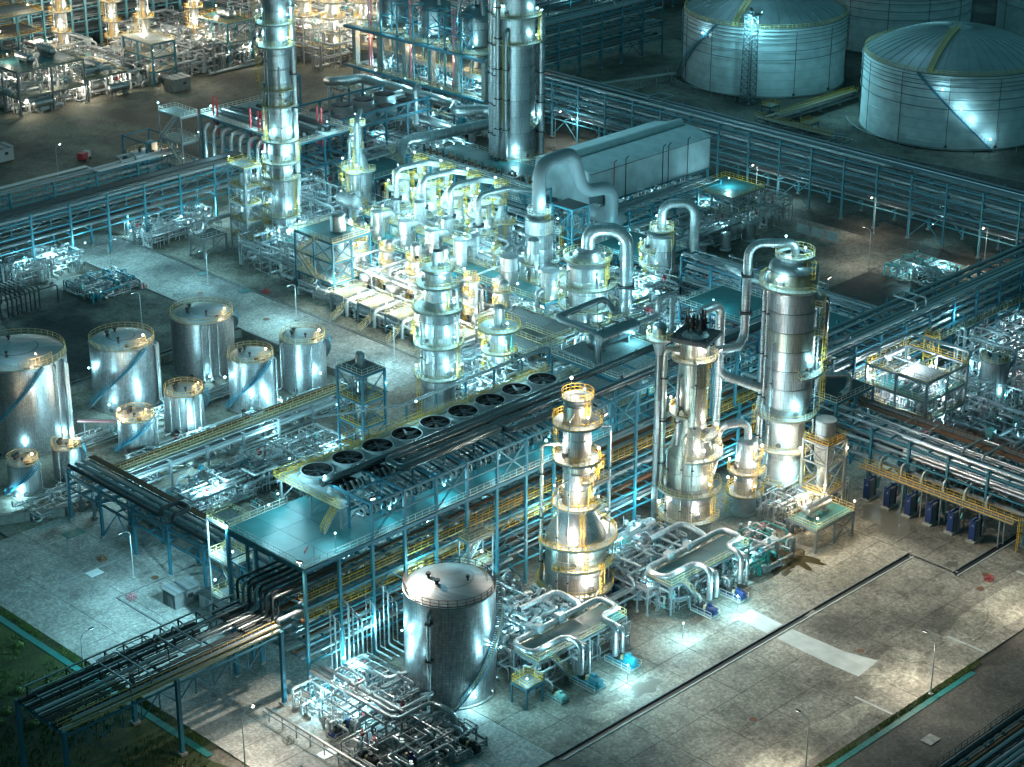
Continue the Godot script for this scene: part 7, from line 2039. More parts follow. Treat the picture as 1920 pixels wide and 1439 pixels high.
	for i in 3:
		column("squat silver pot in front of the silver rack, %s" % ["nearest the grey drum", "middle", "nearest the road"][i], V(80.0 + i * 8.4, 0, -19.6), [[0, 1.1], [0.6, 1.1], [3.4 + i * 0.5, 1.1]], [], {"name": "vessel", "cat": "vessel", "head": 0.2, "group": "pots before the silver rack"})
	for i in 3:
		drum("silver drum on the unit before the long shed, %s" % ["nearest the shed", "middle", "nearest the road"][i], V(84.0 + i * 7.0, 3.4, -25.4 + i * 2.4), "x", 0.8, 5.4, "alu1", -1.0, "drums before the long shed")
	maze("small lit pipe plot beside the dark pit across the road", 100.0, 16.0, 112.0, 30.0, 3.0, 40, 509, {"lamps": 4, "le": 26.0, "pm": ["pale", "alu0", "mint"], "ly": 2.8})
	sheet("dark_plot", rect(84.0, 12.0, 100.0, 34.0), 0.014, M.asphalt)
	# roads and the long far rack
	sheet("side_road", PackedVector2Array([Vector2(116.0, -120), Vector2(123, -120), Vector2(123, 70), Vector2(108, 70), Vector2(108, 22), Vector2(112, 8), Vector2(116, -4)]), -0.02, M.asphalt)
	rack({"name": "pipe_rack", "label": "very long four-level blue pipe rack between the plant and the big white tanks", "ax": "z", "s0": -128.0, "s1": 72.0, "o0": 124.0, "o1": 132.4, "bay": 9.5, "lv": [5.6, 8.8, 12.0, 15.0], "top": 15.4, "seed": 34, "mat": "blue3", "fill": 0.9, "loop": 0.4, "pm": ["pale", "steel", "darkpipe", "alu3", "alu1"], "brace": 4, "truss": [[8.8, 12.0, 0]], "tn": 1, "lamps": [[-100.0, 7.0, 122.4, 16.0], [-70.0, 4.0, 127.0, 20.0], [-30.0, 4.0, 127.0, 14.0], [10.0, 4.0, 127.0, 14.0]]})
	rack({"label": "second long low rack of pipes alongside the far rack with yellow line", "ax": "z", "s0": -130.0, "s1": -60.0, "o0": 138.0, "o1": 146.0, "bay": 10.0, "lv": [6.0, 9.0], "seed": 35, "mat": "blue", "fill": 0.9, "pm": ["steel", "darkpipe", "yellow2", "alu3"]})
	rack({"label": "tall dark rack behind the broad dark column, ending by the white tank", "ax": "x", "s0": 130.0, "s1": 212.0, "o0": -156.0, "o1": -147.0, "bay": 9.0, "lv": [5.0, 9.0, 13.0, 16.5], "top": 17.0, "seed": 36, "mat": "blue2", "fill": 0.9, "pm": ["steel", "darkpipe", "alu3", "pale"], "brace": 3, "lamps": [[150.0, 6.0, -146.0, 10.0]]})
	rack({"label": "farthest dark rack under the upper edge behind the white tanks", "ax": "x", "s0": 150.0, "s1": 290.0, "o0": -196.0, "o1": -184.0, "bay": 10.0, "lv": [6.0, 10.0, 14.0], "seed": 37, "mat": "blue2", "fill": 0.9, "brace": 3, "pm": ["steel", "darkpipe", "alu3", "pale"], "lamps": [[180.0, 8.0, -182.0, 14.0], [210.0, 12.0, -182.0, 14.0], [236.0, 8.0, -182.0, 14.0]]})
	rack({"label": "dark rack at the upper edge crossing behind the broad dark column", "ax": "z", "s0": -240.0, "s1": -158.0, "o0": 156.0, "o1": 166.0, "bay": 10.0, "lv": [6.0, 10.0, 14.0, 18.0], "seed": 38, "mat": "blue2", "fill": 0.9, "brace": 3, "pm": ["steel", "darkpipe", "alu3"], "lamps": [[-200.0, 9.0, 155.0, 16.0], [-180.0, 14.0, 155.0, 16.0]]})
	t = thing("dike_wall", "long low dark wall between the far rack and the tank yard", "wall", V(163, 0, -100), "", 0.0, true)
	for i in 20:
		beam(t, "wall_panel", V(160.0 + i * 0.95, 0.8, -104.0 + i * 7.0), V(160.0 + (i + 1) * 0.95, 0.8, -104.0 + (i + 1) * 7.0 - 0.06), 0.4, M.conc2, 1.8)
	rack({"name": "pipe_rack", "label": "dark pipe rack cutting the lower right corner", "ax": "x", "s0": -82.0, "s1": -14.0, "o0": 139.0, "o1": 147.0, "bay": 9.0, "lv": [4.6, 7.4], "seed": 39, "mat": "blue", "pm": ["darkpipe", "dark", "steel", "rust"], "fill": 1.0, "walk": [[7.6, 139.0, 140.2, "dark"]]})


func crude_tanks() -> void:
	var o := {"mat": "white", "roofm": "white2", "roof": 7.0, "ribs": 44, "rim": "steel", "group": "big white tanks", "sw": 1.2, "rw": 0.07, "ls": 0.5}
	var a := o.duplicate()
	a.merge({"st0": 226.0, "stop": 176.0, "lamps": [[186.0, 17.0, 1.6, 9.0, COOL], [138.0, 21.6, -4.5, 12.0, COOL]], "nozzles": [120.0, 150.0, 90.0]})
	tank_rings(tank("big white tank behind the lattice floodlight mast", V(211.9, 0, -107.6), 23.6, 20.0, a), 23.6)
	var b := o.duplicate()
	b.merge({"st0": 80.0, "stop": 30.0, "lamps": []})
	tank_rings(tank("big white tank half hidden between the other two at the upper edge", V(277.8, 0, -107.9), 23.4, 20.4, b), 23.4)
	var c := o.duplicate()
	c.merge({"st0": 122.0, "stop": 170.0, "lamps": [[154.0, 16.6, 1.8, 9.0, COOL], [143.0, 11.6, 1.8, 9.0, COOL], [136.0, 8.2, 1.8, 9.0, COOL], [125.0, 3.6, 1.8, 4.0, COOL]]})
	tank_rings(tank("big white tank with three floodlights along its stair, at the picture edge", V(209.7, 0, -40.2), 24.8, 20.0, c), 24.8)
	var d := o.duplicate()
	d.merge({"st0": 80.0, "stop": 30.0, "lamps": []})
	tank_rings(tank("big white tank peeping in at the upper corner", V(323.0, 0, -70.3), 24.6, 18.0, d), 24.6)
	# the mast
	var t := thing("floodlight_mast", "slim lattice mast carrying a row of floodlights before the white tank", "mast", V(187.0, 0, -93.0))
	for e in 4:
		var p := V(1.6 if e % 2 else -1.6, 0, 1.6 if e > 1 else -1.6)
		beam(t, "leg", p, V(p.x * 0.8, 25.0, p.z * 0.8), 0.22, M.steel)
	for i in 14:
		var y := i * 1.78
		var g := Geo.new()
		var w := 1.6 - 0.32 * i / 14.0
		for q in [[-1, -1, 1, -1], [1, -1, 1, 1], [1, 1, -1, 1], [-1, 1, -1, -1]]:
			g.bar(V(q[0] * w, y, q[1] * w), V(q[2] * w, y + 1.78, q[3] * w), 0.11, 0.11)
			g.bar(V(q[2] * w, y, q[3] * w), V(q[0] * w, y + 1.78, q[1] * w), 0.11, 0.11)
			g.bar(V(q[2] * w, y, q[3] * w), V(q[0] * w, y, q[1] * w), 0.09, 0.09)
		geo(t, "lattice_bay", g, M.steel)
	blk(t, "head_platform", V(0, 25.1, 0), V(4.4, 0.2, 4.4), M.dark)
	for i in 4:
		blk(t, "lamp_housing", V(0.9 * i - 1.35, 26.2, -0.9 * i + 1.35), V(0.7, 0.8, 0.7), M.dark, 0.78)
	lamp(t, V(-1.4, 23.8, 3.4), 60.0, CYAN)
	lamp(t, V(-3.4, 23.8, 1.4), 60.0, CYAN)
	lamp(t, V(2.6, 19.0, -1.6), 14.0, CYAN)
	# pipe ways and fences round the tanks
	rack({"name": "pipe_way", "label": "low pale pipe way with yellow bridge between the two nearest white tanks", "ax": "x", "s0": 176.0, "s1": 212.0, "o0": -78.0, "o1": -73.0, "bay": 9.0, "lv": [1.2], "seed": 45, "mat": "steel", "pw": 0.3, "fill": 1.0, "pm": ["pale", "steel", "alu2"], "walk": [[2.4, -75.0, -73.4, "yellow"]]})
	rack({"name": "pipe_way", "label": "low pale pipe way turning toward the far rack with yellow railing", "ax": "z", "s0": -78.0, "s1": -52.0, "o0": 172.0, "o1": 177.0, "bay": 9.0, "lv": [1.2], "seed": 46, "mat": "steel", "pw": 0.3, "fill": 1.0, "pm": ["pale", "steel", "alu2"], "walk": [[2.4, 171.0, 172.4, "yellow"]]})
	for q in [["yellow-railed valve platform at the foot of the mast tank", V(182.0, 0, -84.0)], ["yellow-railed valve platform near the pipe way corner", V(176.0, 0, -66.0)]]:
		frame({"name": "valve_platform", "label": q[0], "x": q[1].x, "z": q[1].z, "nx": 1, "nz": 1, "dx": 4.0, "dz": 3.0, "lv": [[2.0, "grate", "yellow"]], "mat": "blue", "pw": 0.24})
	for q in [["curved fire line on thin posts round the mast tank", V(211.9, 0, -107.6), 28.0, 95.0, 235.0], ["curved fire line on thin posts round the floodlit tank", V(209.7, 0, -40.2), 28.6, 95.0, 230.0]]:
		t = thing("fire_line", q[0], "pipe", q[1], "fire lines round the tanks")
		var pts := arc_points(q[2], deg_to_rad(q[3]), deg_to_rad(q[4]), 1.6, 4.0)
		var g := Geo.new()
		g.tube(pts, 0.14, 8)
		geo(t, "pipe", g, M.steel)
		for p in pts:
			beam(t, "post", V(p.x, 0, p.z), p, 0.14, M.steel)
	t = thing("walkway", "long dull walkway with handrail crossing to the mast tank", "walkway", V(170, 0, -120), "", 0.0, true)
	beam(t, "walkway_beam", V(160.0, 3.0, -130.0), V(188.0, 3.0, -121.0), 1.6, M.conc, 0.3)
	for i in 6:
		beam(t, "post", V(162.0 + i * 5, 0, -129.4 + i * 1.6), V(162.0 + i * 5, 3, -129.4 + i * 1.6), 0.3, M.conc)


func tank_rings(t: Node3D, r: float) -> void:
	for y in [19.2, 18.1, 17.0, 15.8, 13.6, 11.0]:
		var g := Geo.new()
		g.tube(arc_points(r + 0.45, 0.0, TAU, y, 1.6), 0.1, 6)
		for i in 48:
			var a := TAU * i / 48.0
			var d := V(cos(a), 0, sin(a))
			g.bar(d * (r - 0.02) + V(0, y - 0.25, 0), d * (r + 0.5) + V(0, y, 0), 0.1, 0.1)
		geo(t, "spray_ring", g, M.steel)
	for y in [2.5, 5.0, 7.5, 10.0, 12.5, 15.0, 17.5]:
		var g := Geo.new()
		g.lathe([Vector2(r, y - 0.03), Vector2(r + 0.025, y), Vector2(r, y + 0.03)], 64)
		geo(t, "weld_seam", g, M.white2)
	for i in 12:
		var a := TAU * i / 12.0
		var d := V(cos(a), 0, sin(a))
		pipe(t, "spray_riser", d * (r + 0.45) + V(0, 0.5, 0), d * (r + 0.45) + V(0, 19.2, 0), 0.08, M.dark)
	var q := PackedVector3Array()
	for i in 9:
		var x := r * (1.0 - i / 8.8)
		var R := (r * r + 7.0 * 7.0) / 14.0
		q.append(V(cos(2.85) * x, 20.2 + sqrt(R * R - x * x) - (R - 7.0), sin(2.85) * x))
	var w := Geo.new()
	for i in 8:
		w.bar(q[i], q[i + 1], 1.3, 0.16)
	geo(t, "roof_walkway", w, M.yellow2)
	var h := Geo.new()
	var s := V(-sin(2.85), 0, cos(2.85)) * 0.65
	for e in [-1.0, 1.0]:
		var p := PackedVector3Array()
		for x in q: p.append(x + s * e)
		rail(h, p, false, 1.1, 1.5, 0.06)
	geo(t, "roof_rail", h, M.yellow2)


func far_left() -> void:
	var wl := Color(1.0, 0.97, 0.88)
	frame({"label": "two-level steel structure by the sand at the upper left edge", "x": 34.0, "z": -241.0, "nx": 2, "nz": 2, "dx": 10.6, "dz": 8.0, "lv": [[5.2, "deck", "yellow2"], [12.6, "teal2", "yellow2"]], "mat": "steel", "pw": 0.5, "inner": true, "brace": [[0, 1]], "lamps": [V(36, 3.6, -226), V(45, 3.2, -232), V(54, 3.6, -226), V(36, 9, -233), V(45, 9.0, -226), V(54, 8.6, -233), V(38, 15.0, -236), V(50, 15.0, -238)], "le": 17.0, "lc": wl, "ls": 0.34})
	frame({"label": "low steel structure with dark drums on its deck, beside the two-level one", "x": 56.0, "z": -243.0, "nx": 2, "nz": 2, "dx": 6.6, "dz": 9.0, "lv": [[6.4, "teal2", "yellow"]], "mat": "steel", "pw": 0.5, "inner": true, "lamps": [V(57, 4.0, -226), V(63, 3.6, -234), V(68, 4.0, -226), V(60, 9.0, -240), V(68, 9.0, -238)], "le": 17.0, "lc": wl, "ls": 0.34})
	frame({"label": "three-level steel structure with slanting braces beside the grey hut", "x": 78.6, "z": -239.0, "nx": 1, "nz": 2, "dx": 8.0, "dz": 7.0, "lv": [[4.2, "deck", "yellow"], [8.4, "deck", "yellow2"], [12.4, "deck", "yellow2"]], "mat": "blue2", "pw": 0.5, "brace": [[1, 0]], "lamps": [V(79, 6.4, -225), V(79, 10.6, -225), V(87, 10.6, -225), V(80, 15.0, -238), V(86, 14.8, -226), V(82, 2.8, -227)], "le": 16.0, "lc": wl, "ls": 0.34})
	frame({"label": "steel structure with drum on top standing nearest the very tall column", "x": 106.0, "z": -240.0, "nx": 1, "nz": 2, "dx": 9.0, "dz": 7.4, "lv": [[7.8, "deck", "yellow2"], [13.6, "teal2", "yellow"]], "mat": "blue2", "pw": 0.5, "brace": [[1, 0]], "lamps": [V(106, 5.2, -225), V(114, 5.0, -226), V(106, 10.6, -226), V(112, 16.0, -238), V(108, 11.0, -238)], "le": 17.0, "lc": wl, "ls": 0.34})
	for q in [["dark drum on the deck of the two-level structure", V(41.0, 14.4, -232.0)], ["second dark drum on the two-level structure", V(50.0, 14.4, -235.0)], ["dark drum on the low steel structure", V(63.0, 8.2, -232.0)], ["silver drum on the structure nearest the very tall column", V(110.4, 15.2, -231.0)]]:
		drum(q[0], q[1], "z", 1.3, 6.0, "alu3", q[1].y - 1.8, "drums on the upper left structures")
	for i in 4:
		drum("bright vessel on the ground of the upper left unit, %s" % ["at the very edge", "under the low structure", "by the low structure's post", "near the braced structure"][i], V([42.0, 62.0, 66.0, 84.0][i], 2.6, [-226.0, -230.0, -224.4, -229.0][i]), "x", 1.2, 6.0, "alu1", -1.0, "ground vessels of the upper left unit")
	var cl := ["thick column with ring platforms at the upper left corner", "slim plain column rising past the upper edge behind the pipe racks", "slim ringed column standing in the braced structure", "ringed column between two structures of the upper left unit"]
	var cp := [V(73.0, 0, -262.0), V(91.0, 0, -262.0), V(86.0, 0, -238.0), V(104.0, 0, -238.0)]
	for i in 4:
		column(cl[i], cp[i], [[0, 1.9 - 0.25 * i], [3, 1.7 - 0.2 * i], [30.0 + i * 4.0, 1.7 - 0.2 * i]], [[6.0, 1.3, 0, 300, 2], [11.0, 1.5, 60, 330, 2], [17.0, 1.4, 0, 300, 2], [23.0, 1.4, 60, 320, 2]], {"lc": wl, "le": 15.0, "rail": "yellow", "ls": 0.34, "group": "columns of the upper left unit", "risers": [[200.0, 0.2, 2.0, 26.0], [100.0, 0.16, 2.0, 28.0]], "mats": ["alu0", "aluw", "alu2"]})
	var k := 0
	for q in [V(130, 0, -218), V(134, 0, -210), V(141, 0, -203), V(150, 0, -233), V(158, 0, -226), V(147, 0, -246), V(165, 0, -216)]:
		k += 1
		column("stout column wrapped in ring platforms, %s of the warm lit cluster" % ["nearest the sand", "second", "third", "fourth", "fifth", "sixth", "seventh"][k - 1], q, [[0, 2.0], [3, 1.9], [24.0, 1.9]], [[4.4, 1.6, 0, 360, 3], [9.0, 1.7, 0, 360, 4], [13.6, 1.7, 0, 360, 4], [18.4, 1.6, 0, 360, 4], [23.0, 1.4, 0, 360, 3]], {"lc": wl, "le": 15.0, "rail": "yellow", "ls": 0.34, "seed": 200 + k, "group": "ringed columns of the warm lit cluster", "mats": ["aluw", "alu0", "alu2"]})
	for q in [["warm lit piping under the two-level structure", 34.0, -246.0, 56.0, -226.0, 10.0, 80, 601, 8], ["warm lit piping around the low structure and thick column", 56.0, -268.0, 80.0, -228.0, 8.0, 90, 602, 9], ["warm lit piping beside the braced structure", 76.0, -256.0, 104.0, -227.0, 9.0, 90, 603, 9], ["warm lit piping below the structure nearest the very tall column", 98.0, -246.0, 126.0, -224.0, 10.0, 80, 604, 9], ["warm lit piping between the ringed columns", 124.0, -248.0, 160.0, -204.0, 14.0, 120, 605, 14], ["piping between the slim plain column and the ringed cluster", 100.0, -276.0, 128.0, -250.0, 7.0, 50, 606, 6], ["piping at the upper edge behind the reactor block", 140.0, -214.0, 176.0, -176.0, 10.0, 80, 607, 6]]:
		maze(q[0], q[1], q[2], q[3], q[4], q[5], q[6], q[7], {"lamps": q[8], "le": 20.0, "ly": q[5] * 0.55, "lc": wl, "ls": 0.36, "posts": int(q[6] / 6), "rs": [0.1, 0.15, 0.22, 0.32, 0.45], "pmat": "steel"})
	rack({"label": "tall blue rack with many levels behind the upper left structures", "ax": "x", "s0": 30.0, "s1": 126.0, "o0": -288.0, "o1": -276.0, "bay": 5.0, "lv": [5.0, 9.0, 13.0, 17.0, 21.0], "top": 24.0, "seed": 61, "mat": "blue3", "pw": 0.7, "fill": 0.7, "pm": ["darkpipe", "steel", "alu3", "alu1"], "brace": 3, "walk": [[21.4, -277.6, -275.8, "yellow"]], "lamps": [[50.0, 24.0, -276.0, 18.0, WARM], [76.0, 24.0, -276.0, 18.0]], "ls": 0.36, "lc": wl})
	rack({"label": "second tall blue rack at the upper edge between ringed columns and corner", "ax": "z", "s0": -330.0, "s1": -252.0, "o0": 128.0, "o1": 140.0, "bay": 9.0, "lv": [6.0, 10.0, 14.0, 18.0], "top": 19.0, "seed": 62, "mat": "blue2", "pw": 0.6, "fill": 0.8, "brace": 3, "pm": ["darkpipe", "steel", "alu3"], "lamps": [[-270.0, 12.0, 127.0, 18.0], [-290.0, 16.0, 127.0, 18.0]], "ls": 0.36, "lc": wl})
	frame({"label": "open pipe structure at the upper left corner behind the thick column", "x": 40.0, "z": -276.0, "nx": 3, "nz": 2, "dx": 9.0, "dz": 7.0, "lv": [[6.0, "", ""], [12.0, "grate", "yellow"], [18.0, "grate", "yellow"]], "mat": "blue2", "pw": 0.5, "lamps": [V(42, 20.4, -264), V(52, 14.4, -262), V(62, 20.6, -262), V(48, 9.0, -262)], "le": 20.0, "lc": wl, "ls": 0.36})


func small_things() -> void:
	var lp := [["dark-headed street lamp beside the weed strip on the road side", V(-36.6, 0, 121.9), 9.4, PI * 0.5, 120.0], ["pale street lamp at the lower picture edge by the road", V(-66.0, 0, 121.9), 9.4, PI * 0.5, 120.0], ["lit street lamp at the lower picture edge near the pipe bridge", V(-118.2, 0, 67.0), 9.0, 0.0, 110.0], ["street lamp on the grass edge beside the pipe bridge", V(-120.6, 0, 32.5), 7.6, 0.0, 70.0], ["street lamp standing on the bridge yard near the kerb", V(-97.5, 0, 12.2), 8.4, PI, 90.0], ["street lamp by the plant road opposite the small steel table", V(-9.0, 0, -84.6), 8.0, PI, 120.0], ["street lamp behind the tall clad tank on the burnt ground", V(-34.0, 0, -74.0), 8.0, PI, 24.0], ["street lamp on the plant road in front of the first drum platform", V(-8.7, 0, -54.8), 8.0, PI, 130.0], ["lit street lamp at the sand edge beyond the lattice rack", V(10.7, 0, -172.0), 8.0, 0.4, 130.0], ["lit street lamp under the far rack near the long shed", V(121.0, 0, -37.0), 9.0, PI, 60.0], ["lit street lamp under the far rack by the sign boards", V(121.0, 0, -2.0), 9.0, PI, 60.0], ["lit street lamp under the far rack at the picture edge", V(121.0, 0, 28.0), 9.0, PI, 60.0], ["slim street lamp on the island by the road curve", V(101.0, 0, 11.0), 9.0, PI * 0.5, 50.0], ["lit street lamp beyond the broad dark column", V(118.0, 0, -102.0), 9.0, 0.0, 70.0], ["street lamp at the plant road end beyond the tank farm rack", V(-9.0, 0, -24.0), 8.0, PI, 110.0], ["street lamp of the road row just past the right picture edge", V(-6.0, 0, 121.9), 9.4, PI * 0.5, 120.0], ["street lamp beside the plant road near the burnt ground", V(-21.0, 0, -104.0), 8.0, 0.0, 110.0]]
	for q in lp:
		lamp_post(q[0], q[1], q[2], q[3], q[4], Color(1.0, 0.95, 0.87) if q[1].z > 60 or q[1].x > 90 or q[1].z < -150 else COOL, q[0].begins_with("lit"))
	# huts and sheds
	for q in [["ribbed-roof concrete shed on the bridge yard, nearer the grass", V(-96.6, 0, 23.6), 4.6, 3.0, 2.6, "conc2"], ["pale ribbed-roof shed with door, nearer the teal deck", V(-93.2, 0, 28.6), 4.6, 3.4, 2.4, "pale"], ["grey flat-roofed hut on the sand by the upper left unit", V(81.6, 0, -217.8), 6.0, 4.4, 3.6, "conc"], ["pale hut at the left edge of the sand", V(8.4, 0, -195.6), 6.0, 4.6, 3.4, "pale"]]:
		var h := thing("shed", q[0], "shed", q[1])
		var w: float = q[2]
		var d: float = q[3]
		var y: float = q[4]
		blk(h, "wall", V(0, y * 0.5, d * 0.5), V(w, y, 0.2), M[q[5]])
		blk(h, "wall", V(0, y * 0.5, -d * 0.5), V(w, y, 0.2), M[q[5]])
		blk(h, "wall", V(-w * 0.5 + 0.1, y * 0.5, 0), V(0.2, y, d - 0.2), M[q[5]])
		blk(h, "wall", V(w * 0.5 - 0.1, y * 0.5, 0), V(0.2, y, d - 0.2), M[q[5]])
		blk(h, "door", V(-w * 0.5 - 0.03, 1.0, 0.3), V(0.08, 2.0, 0.95), M.steel)
		blk(h, "window", V(w * 0.15, y * 0.6, d * 0.5 + 0.11), V(1.0, 0.7, 0.06), M.dark)
		for i in 6:
			blk(h, "roof_panel", V((i - 2.5) * (w + 0.6) / 6.0, y + 0.1 + 0.03 * (i % 2), 0), V((w + 0.6) / 6.0 - 0.05, 0.14, d + 0.7), M.steel if i % 2 else M.conc2)
	var t := thing("trailer", "red and white generator trailer parked on the sand", "trailer", V(23.9, 0, -179.9), "", 0.4)
	blk(t, "body", V(-0.8, 1.4, 0), V(2.4, 1.6, 1.8), M.red)
	blk(t, "side_panel", V(1.1, 1.4, 0), V(1.4, 1.6, 1.8), M.paint)
	blk(t, "chassis", V(0.2, 0.5, 0), V(4.8, 0.16, 1.5), M.dark)
	blk(t, "drawbar", V(3.0, 0.5, 0), V(1.6, 0.12, 0.14), M.dark)
	for x in [-1.2, 1.2]:
		for z in [-0.95, 0.95]:
			var g := Geo.new()
			g.tube(PackedVector3Array([V(x, 0.38, z - 0.12), V(x, 0.38, z + 0.12)]), 0.38, 14)
			geo(t, "wheel", g, M.black)
	t = thing("canopy", "small teal canopy on one post by the tank farm wall", "canopy", V(-98.6, 0, -2.6))
	blk(t, "roof", V(0, 3.0, 0), V(3.2, 0.14, 2.2), M.tealstrip)
	beam(t, "post", V(0.6, 0, 0.6), V(0.6, 3.0, 0.6), 0.16, M.steel)
	beam(t, "post", V(-0.8, 0, -0.6), V(-0.8, 3.0, -0.6), 0.16, M.steel)
	var fl := [["rusty hydrant frame on the bridge yard by the kerb", V(-97.6, 0, 3.6), "rust"], ["red hydrant by the kerb corner of the sheds", V(-101.6, 0, 17.4), "pink"], ["red hydrant frame on the road near the corner of the drain", V(-1.6, 0, 109.0), "red"], ["hydrant frame beside the plant road, burnt ground side", V(-20.6, 0, -80.0), "pale"], ["red hydrant beside the plant road under the silver lines", V(-19.8, 0, -93.4), "red"], ["red hydrant near the drum platforms by the road kerb", V(-3.0, 0, -72.0), "red"], ["pink hydrant box at the road by the open-topped column", V(-13.4, 0, -3.4), "pink"], ["steel hydrant frame in front of the dark pump group", V(-113.0, 0, 72.6), "steel"], ["small red box post by the grass under the bridge", V(-109.8, 0, 66.0), "conc"]]
	for q in fl:
		var h := thing("hydrant", q[0], "hydrant", q[1])
		var g := Geo.new()
		g.lathe([Vector2(0.22, 0), Vector2(0.16, 0.1), Vector2(0.14, 0.8), Vector2(0.2, 0.85), Vector2(0.12, 1.05), Vector2(0.01, 1.1)], 12)
		geo(h, "barrel", g, M[q[2]])
		for e in [-1.0, 1.0]:
			pipe(h, "outlet", V(0, 0.6, 0), V(0.34 * e, 0.6, 0), 0.09, M[q[2]])
		var f := Geo.new()
		rail(f, PackedVector3Array([V(-0.6, 0, -0.5), V(0.6, 0, -0.5), V(0.6, 0, 0.5), V(-0.6, 0, 0.5)]), true, 0.7, 1.2)
		geo(h, "guard_frame", f, M[q[2]])
	var mh := [["round manhole cover on the road near the washed patch", V(-33.7, 0, 107.5)], ["dark manhole cover near the lower edge of the road", V(-59.7, 0, 107.9)], ["manhole cover by the red hydrant on the road, nearer one", V(-5.0, 0, 109.6)], ["manhole cover by the red hydrant on the road, farther one", V(-0.4, 0, 107.6)], ["manhole cover in a square slab by the yard lamp", V(-95.0, 0, 14.4)], ["manhole cover on the plant road by the second lamp", V(-12.6, 0, -60.0)], ["manhole cover on the plant road near its lamp", V(-13.0, 0, -82.0)], ["manhole cover in front of the dark pump group", V(-114.4, 0, 71.0)]]
	for q in mh:
		var m := thing("manhole_cover", q[0], "manhole cover", q[1])
		var g := Geo.new()
		g.lathe([Vector2(0.62, 0.0), Vector2(0.62, 0.05), Vector2(0.45, 0.055), Vector2(0.01, 0.05)], 24)
		geo(m, "cover", g, M.rust)
		g = Geo.new()
		g.lathe([Vector2(0.8, 0.0), Vector2(0.8, 0.025), Vector2(0.62, 0.025)], 24)
		geo(m, "rim", g, M.conc2)
	for q in [["teal pit lid on the plant road verge, nearer the rack", V(-5.4, 0, -91.0), "teal2"], ["teal pit lid on the plant road verge by the lamp", V(-5.6, 0, -76.0), "teal2"], ["pale pit lid on the soil beyond the trench", V(-46.4, 0, 128.6), "conc"], ["pale pit lid on the bridge yard by the rusty hydrant", V(-101.0, 0, 6.4), "pale"], ["blue pit lid on the bridge yard under the bridge", V(-108.0, 0, 72.0), "pale"]]:
		var m := thing("pit_lid", q[0], "pit lid", q[1], "", 0.0)
		blk(m, "lid", V(0, 0.06, 0), V(2.4, 0.12, 1.8), M[q[2]])
		blk(m, "handle", V(0.5, 0.13, 0), V(0.3, 0.03, 0.1), M.steel)
	for i in 3:
		var s := thing("sign_board", "pale double board on short legs by the road curve, %s" % ["nearest the silver unit", "middle one", "nearest the island lamp"][i], "board", V(108.6 + i * 0.3, 0, -13.2 + i * 4.0), "boards by the road curve")
		for e in [-0.85, 0.85]:
			blk(s, "board", V(0, 1.5, e), V(0.1, 2.2, 1.6), M.paint)
			blk(s, "leg", V(0.02, 0.2, e), V(0.08, 0.5, 0.1), M.steel)
	# worn marks
	for i in 5:
		var a := 0.4 + i * 0.5
		var p := PackedVector2Array()
		var rr := 9.0 + i * 1.3
		for k in 15:
			p.append(Vector2(-18.0 + cos(a + k * 0.06) * rr, 112.0 + sin(a + k * 0.06) * rr * 0.5))
		for k in 15:
			p.append(Vector2(-18.0 + cos(a + (14 - k) * 0.06) * (rr + 0.22), 112.0 + sin(a + (14 - k) * 0.06) * (rr * 0.5 + 0.16)))
		sheet("tyre_mark", p, 0.016, M.slab2)
	for i in 10:
		rng.seed = 900 + i
		sheet("dark_stain", blob(rng.randf_range(-80, 10), rng.randf_range(62, 118), rng.randf_range(0.6, 1.6), rng.randf_range(0.5, 1.1), 60 + i, 0.4), 0.018 + i * 0.002, M.wet)
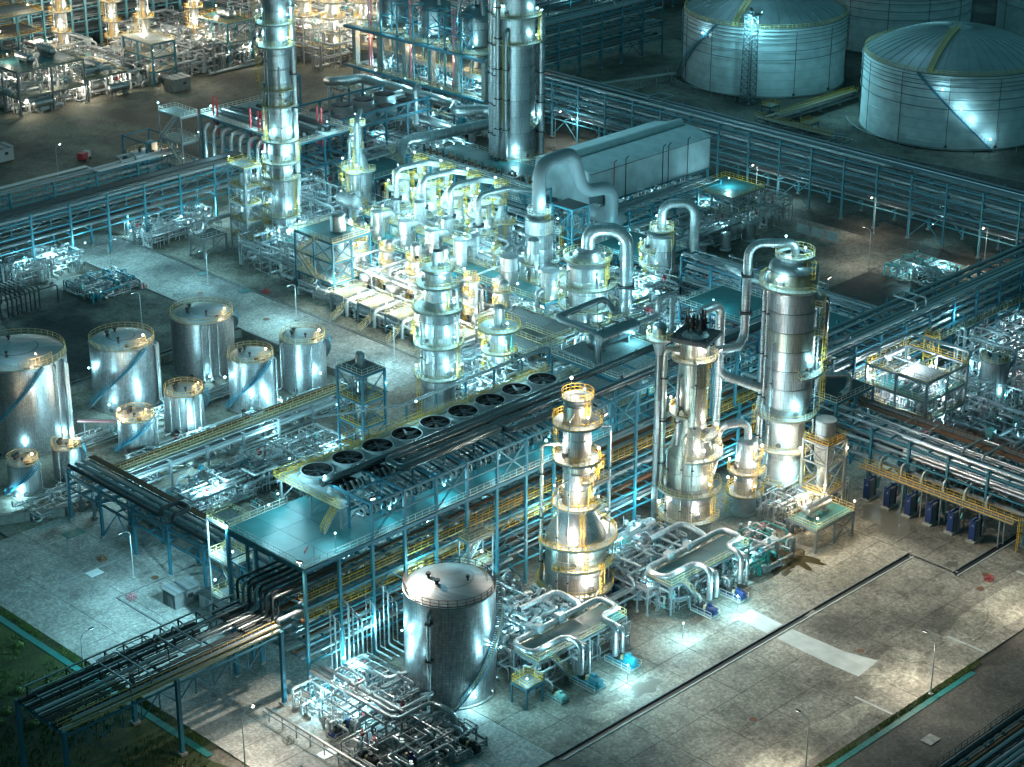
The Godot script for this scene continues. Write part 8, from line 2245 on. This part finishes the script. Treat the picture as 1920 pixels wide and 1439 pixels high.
	# low shrubs on the grass
	for i in 14:
		rng.seed = 300 + i
		var b := thing("shrub", "small dark shrub growing on the grass beside the pipe bridge", "shrub", V(rng.randf_range(-140, -122), 0, rng.randf_range(-5, 60)), "shrubs on the grass")
		var g := Geo.new()
		for k in 90:
			var d := V(rng.randf_range(-1, 1), rng.randf_range(0, 1), rng.randf_range(-1, 1)).normalized() * rng.randf_range(0.3, 1.0)
			var u := V(rng.randf_range(-1, 1), rng.randf_range(-1, 1), rng.randf_range(-1, 1)).normalized() * 0.16
			var w := u.cross(V(0.3, 1, 0.2)).normalized() * 0.12
			g.face(d - u, d + w, d + u, d - w, d.normalized(), d.normalized(), d.normalized(), d.normalized())
		geo(b, "foliage", g, M.grassb)
	var yard := Color(1.0, 0.96, 0.88)
	flood("floodlight on the cone column facing the open road", V(-50.2, 32.2, 70.0), V(-44, 0, 108), 900.0, yard)
	flood("floodlight on the valve-deck column facing the open road", V(-22.6, 34.2, 69.2), V(-14, 0, 110), 900.0, yard)
	flood("floodlight high on the tallest front column facing the exchanger yard", V(0.6, 41.2, 72.6), V(8, 0, 108), 560.0, yard)
	flood("floodlight on the fan steelwork facing the lone tank", V(-87.0, 27.2, 58.8), V(-96, 0, 84), 420.0, yard)
	flood("floodlight on the near corner of the teal deck facing the bridge yard", V(-99.6, 21.4, 41.0), V(-108, 0, 20), 1100.0, COOL)
	flood("floodlight on the near end of the teal deck facing the grass edge", V(-99.8, 21.4, 57.6), V(-112, 0, 62), 420.0, yard)
	flood("floodlight on the broad dark column facing the long shed", V(92.4, 44.2, -82.4), V(92, 14, -52), 420.0, COOL)
	flood("floodlight on the very tall column facing the sand", V(12.0, 49.8, -91.0), V(50, 0, -180), 700.0, yard, 56.0)
	flood("floodlight on the mast turned to the floodlit tank", V(188.6, 25.9, -91.0), V(204, 12, -58), 900.0, CYAN)
	flood("floodlight on the mast turned to the tank behind it", V(185.2, 25.9, -91.6), V(200, 12, -118), 240.0, CYAN, 60.0)
	flood("floodlight on the middle columns facing the plant road", V(-23.0, 31.6, -1.4), V(-14, 0, -50), 640.0, COOL)
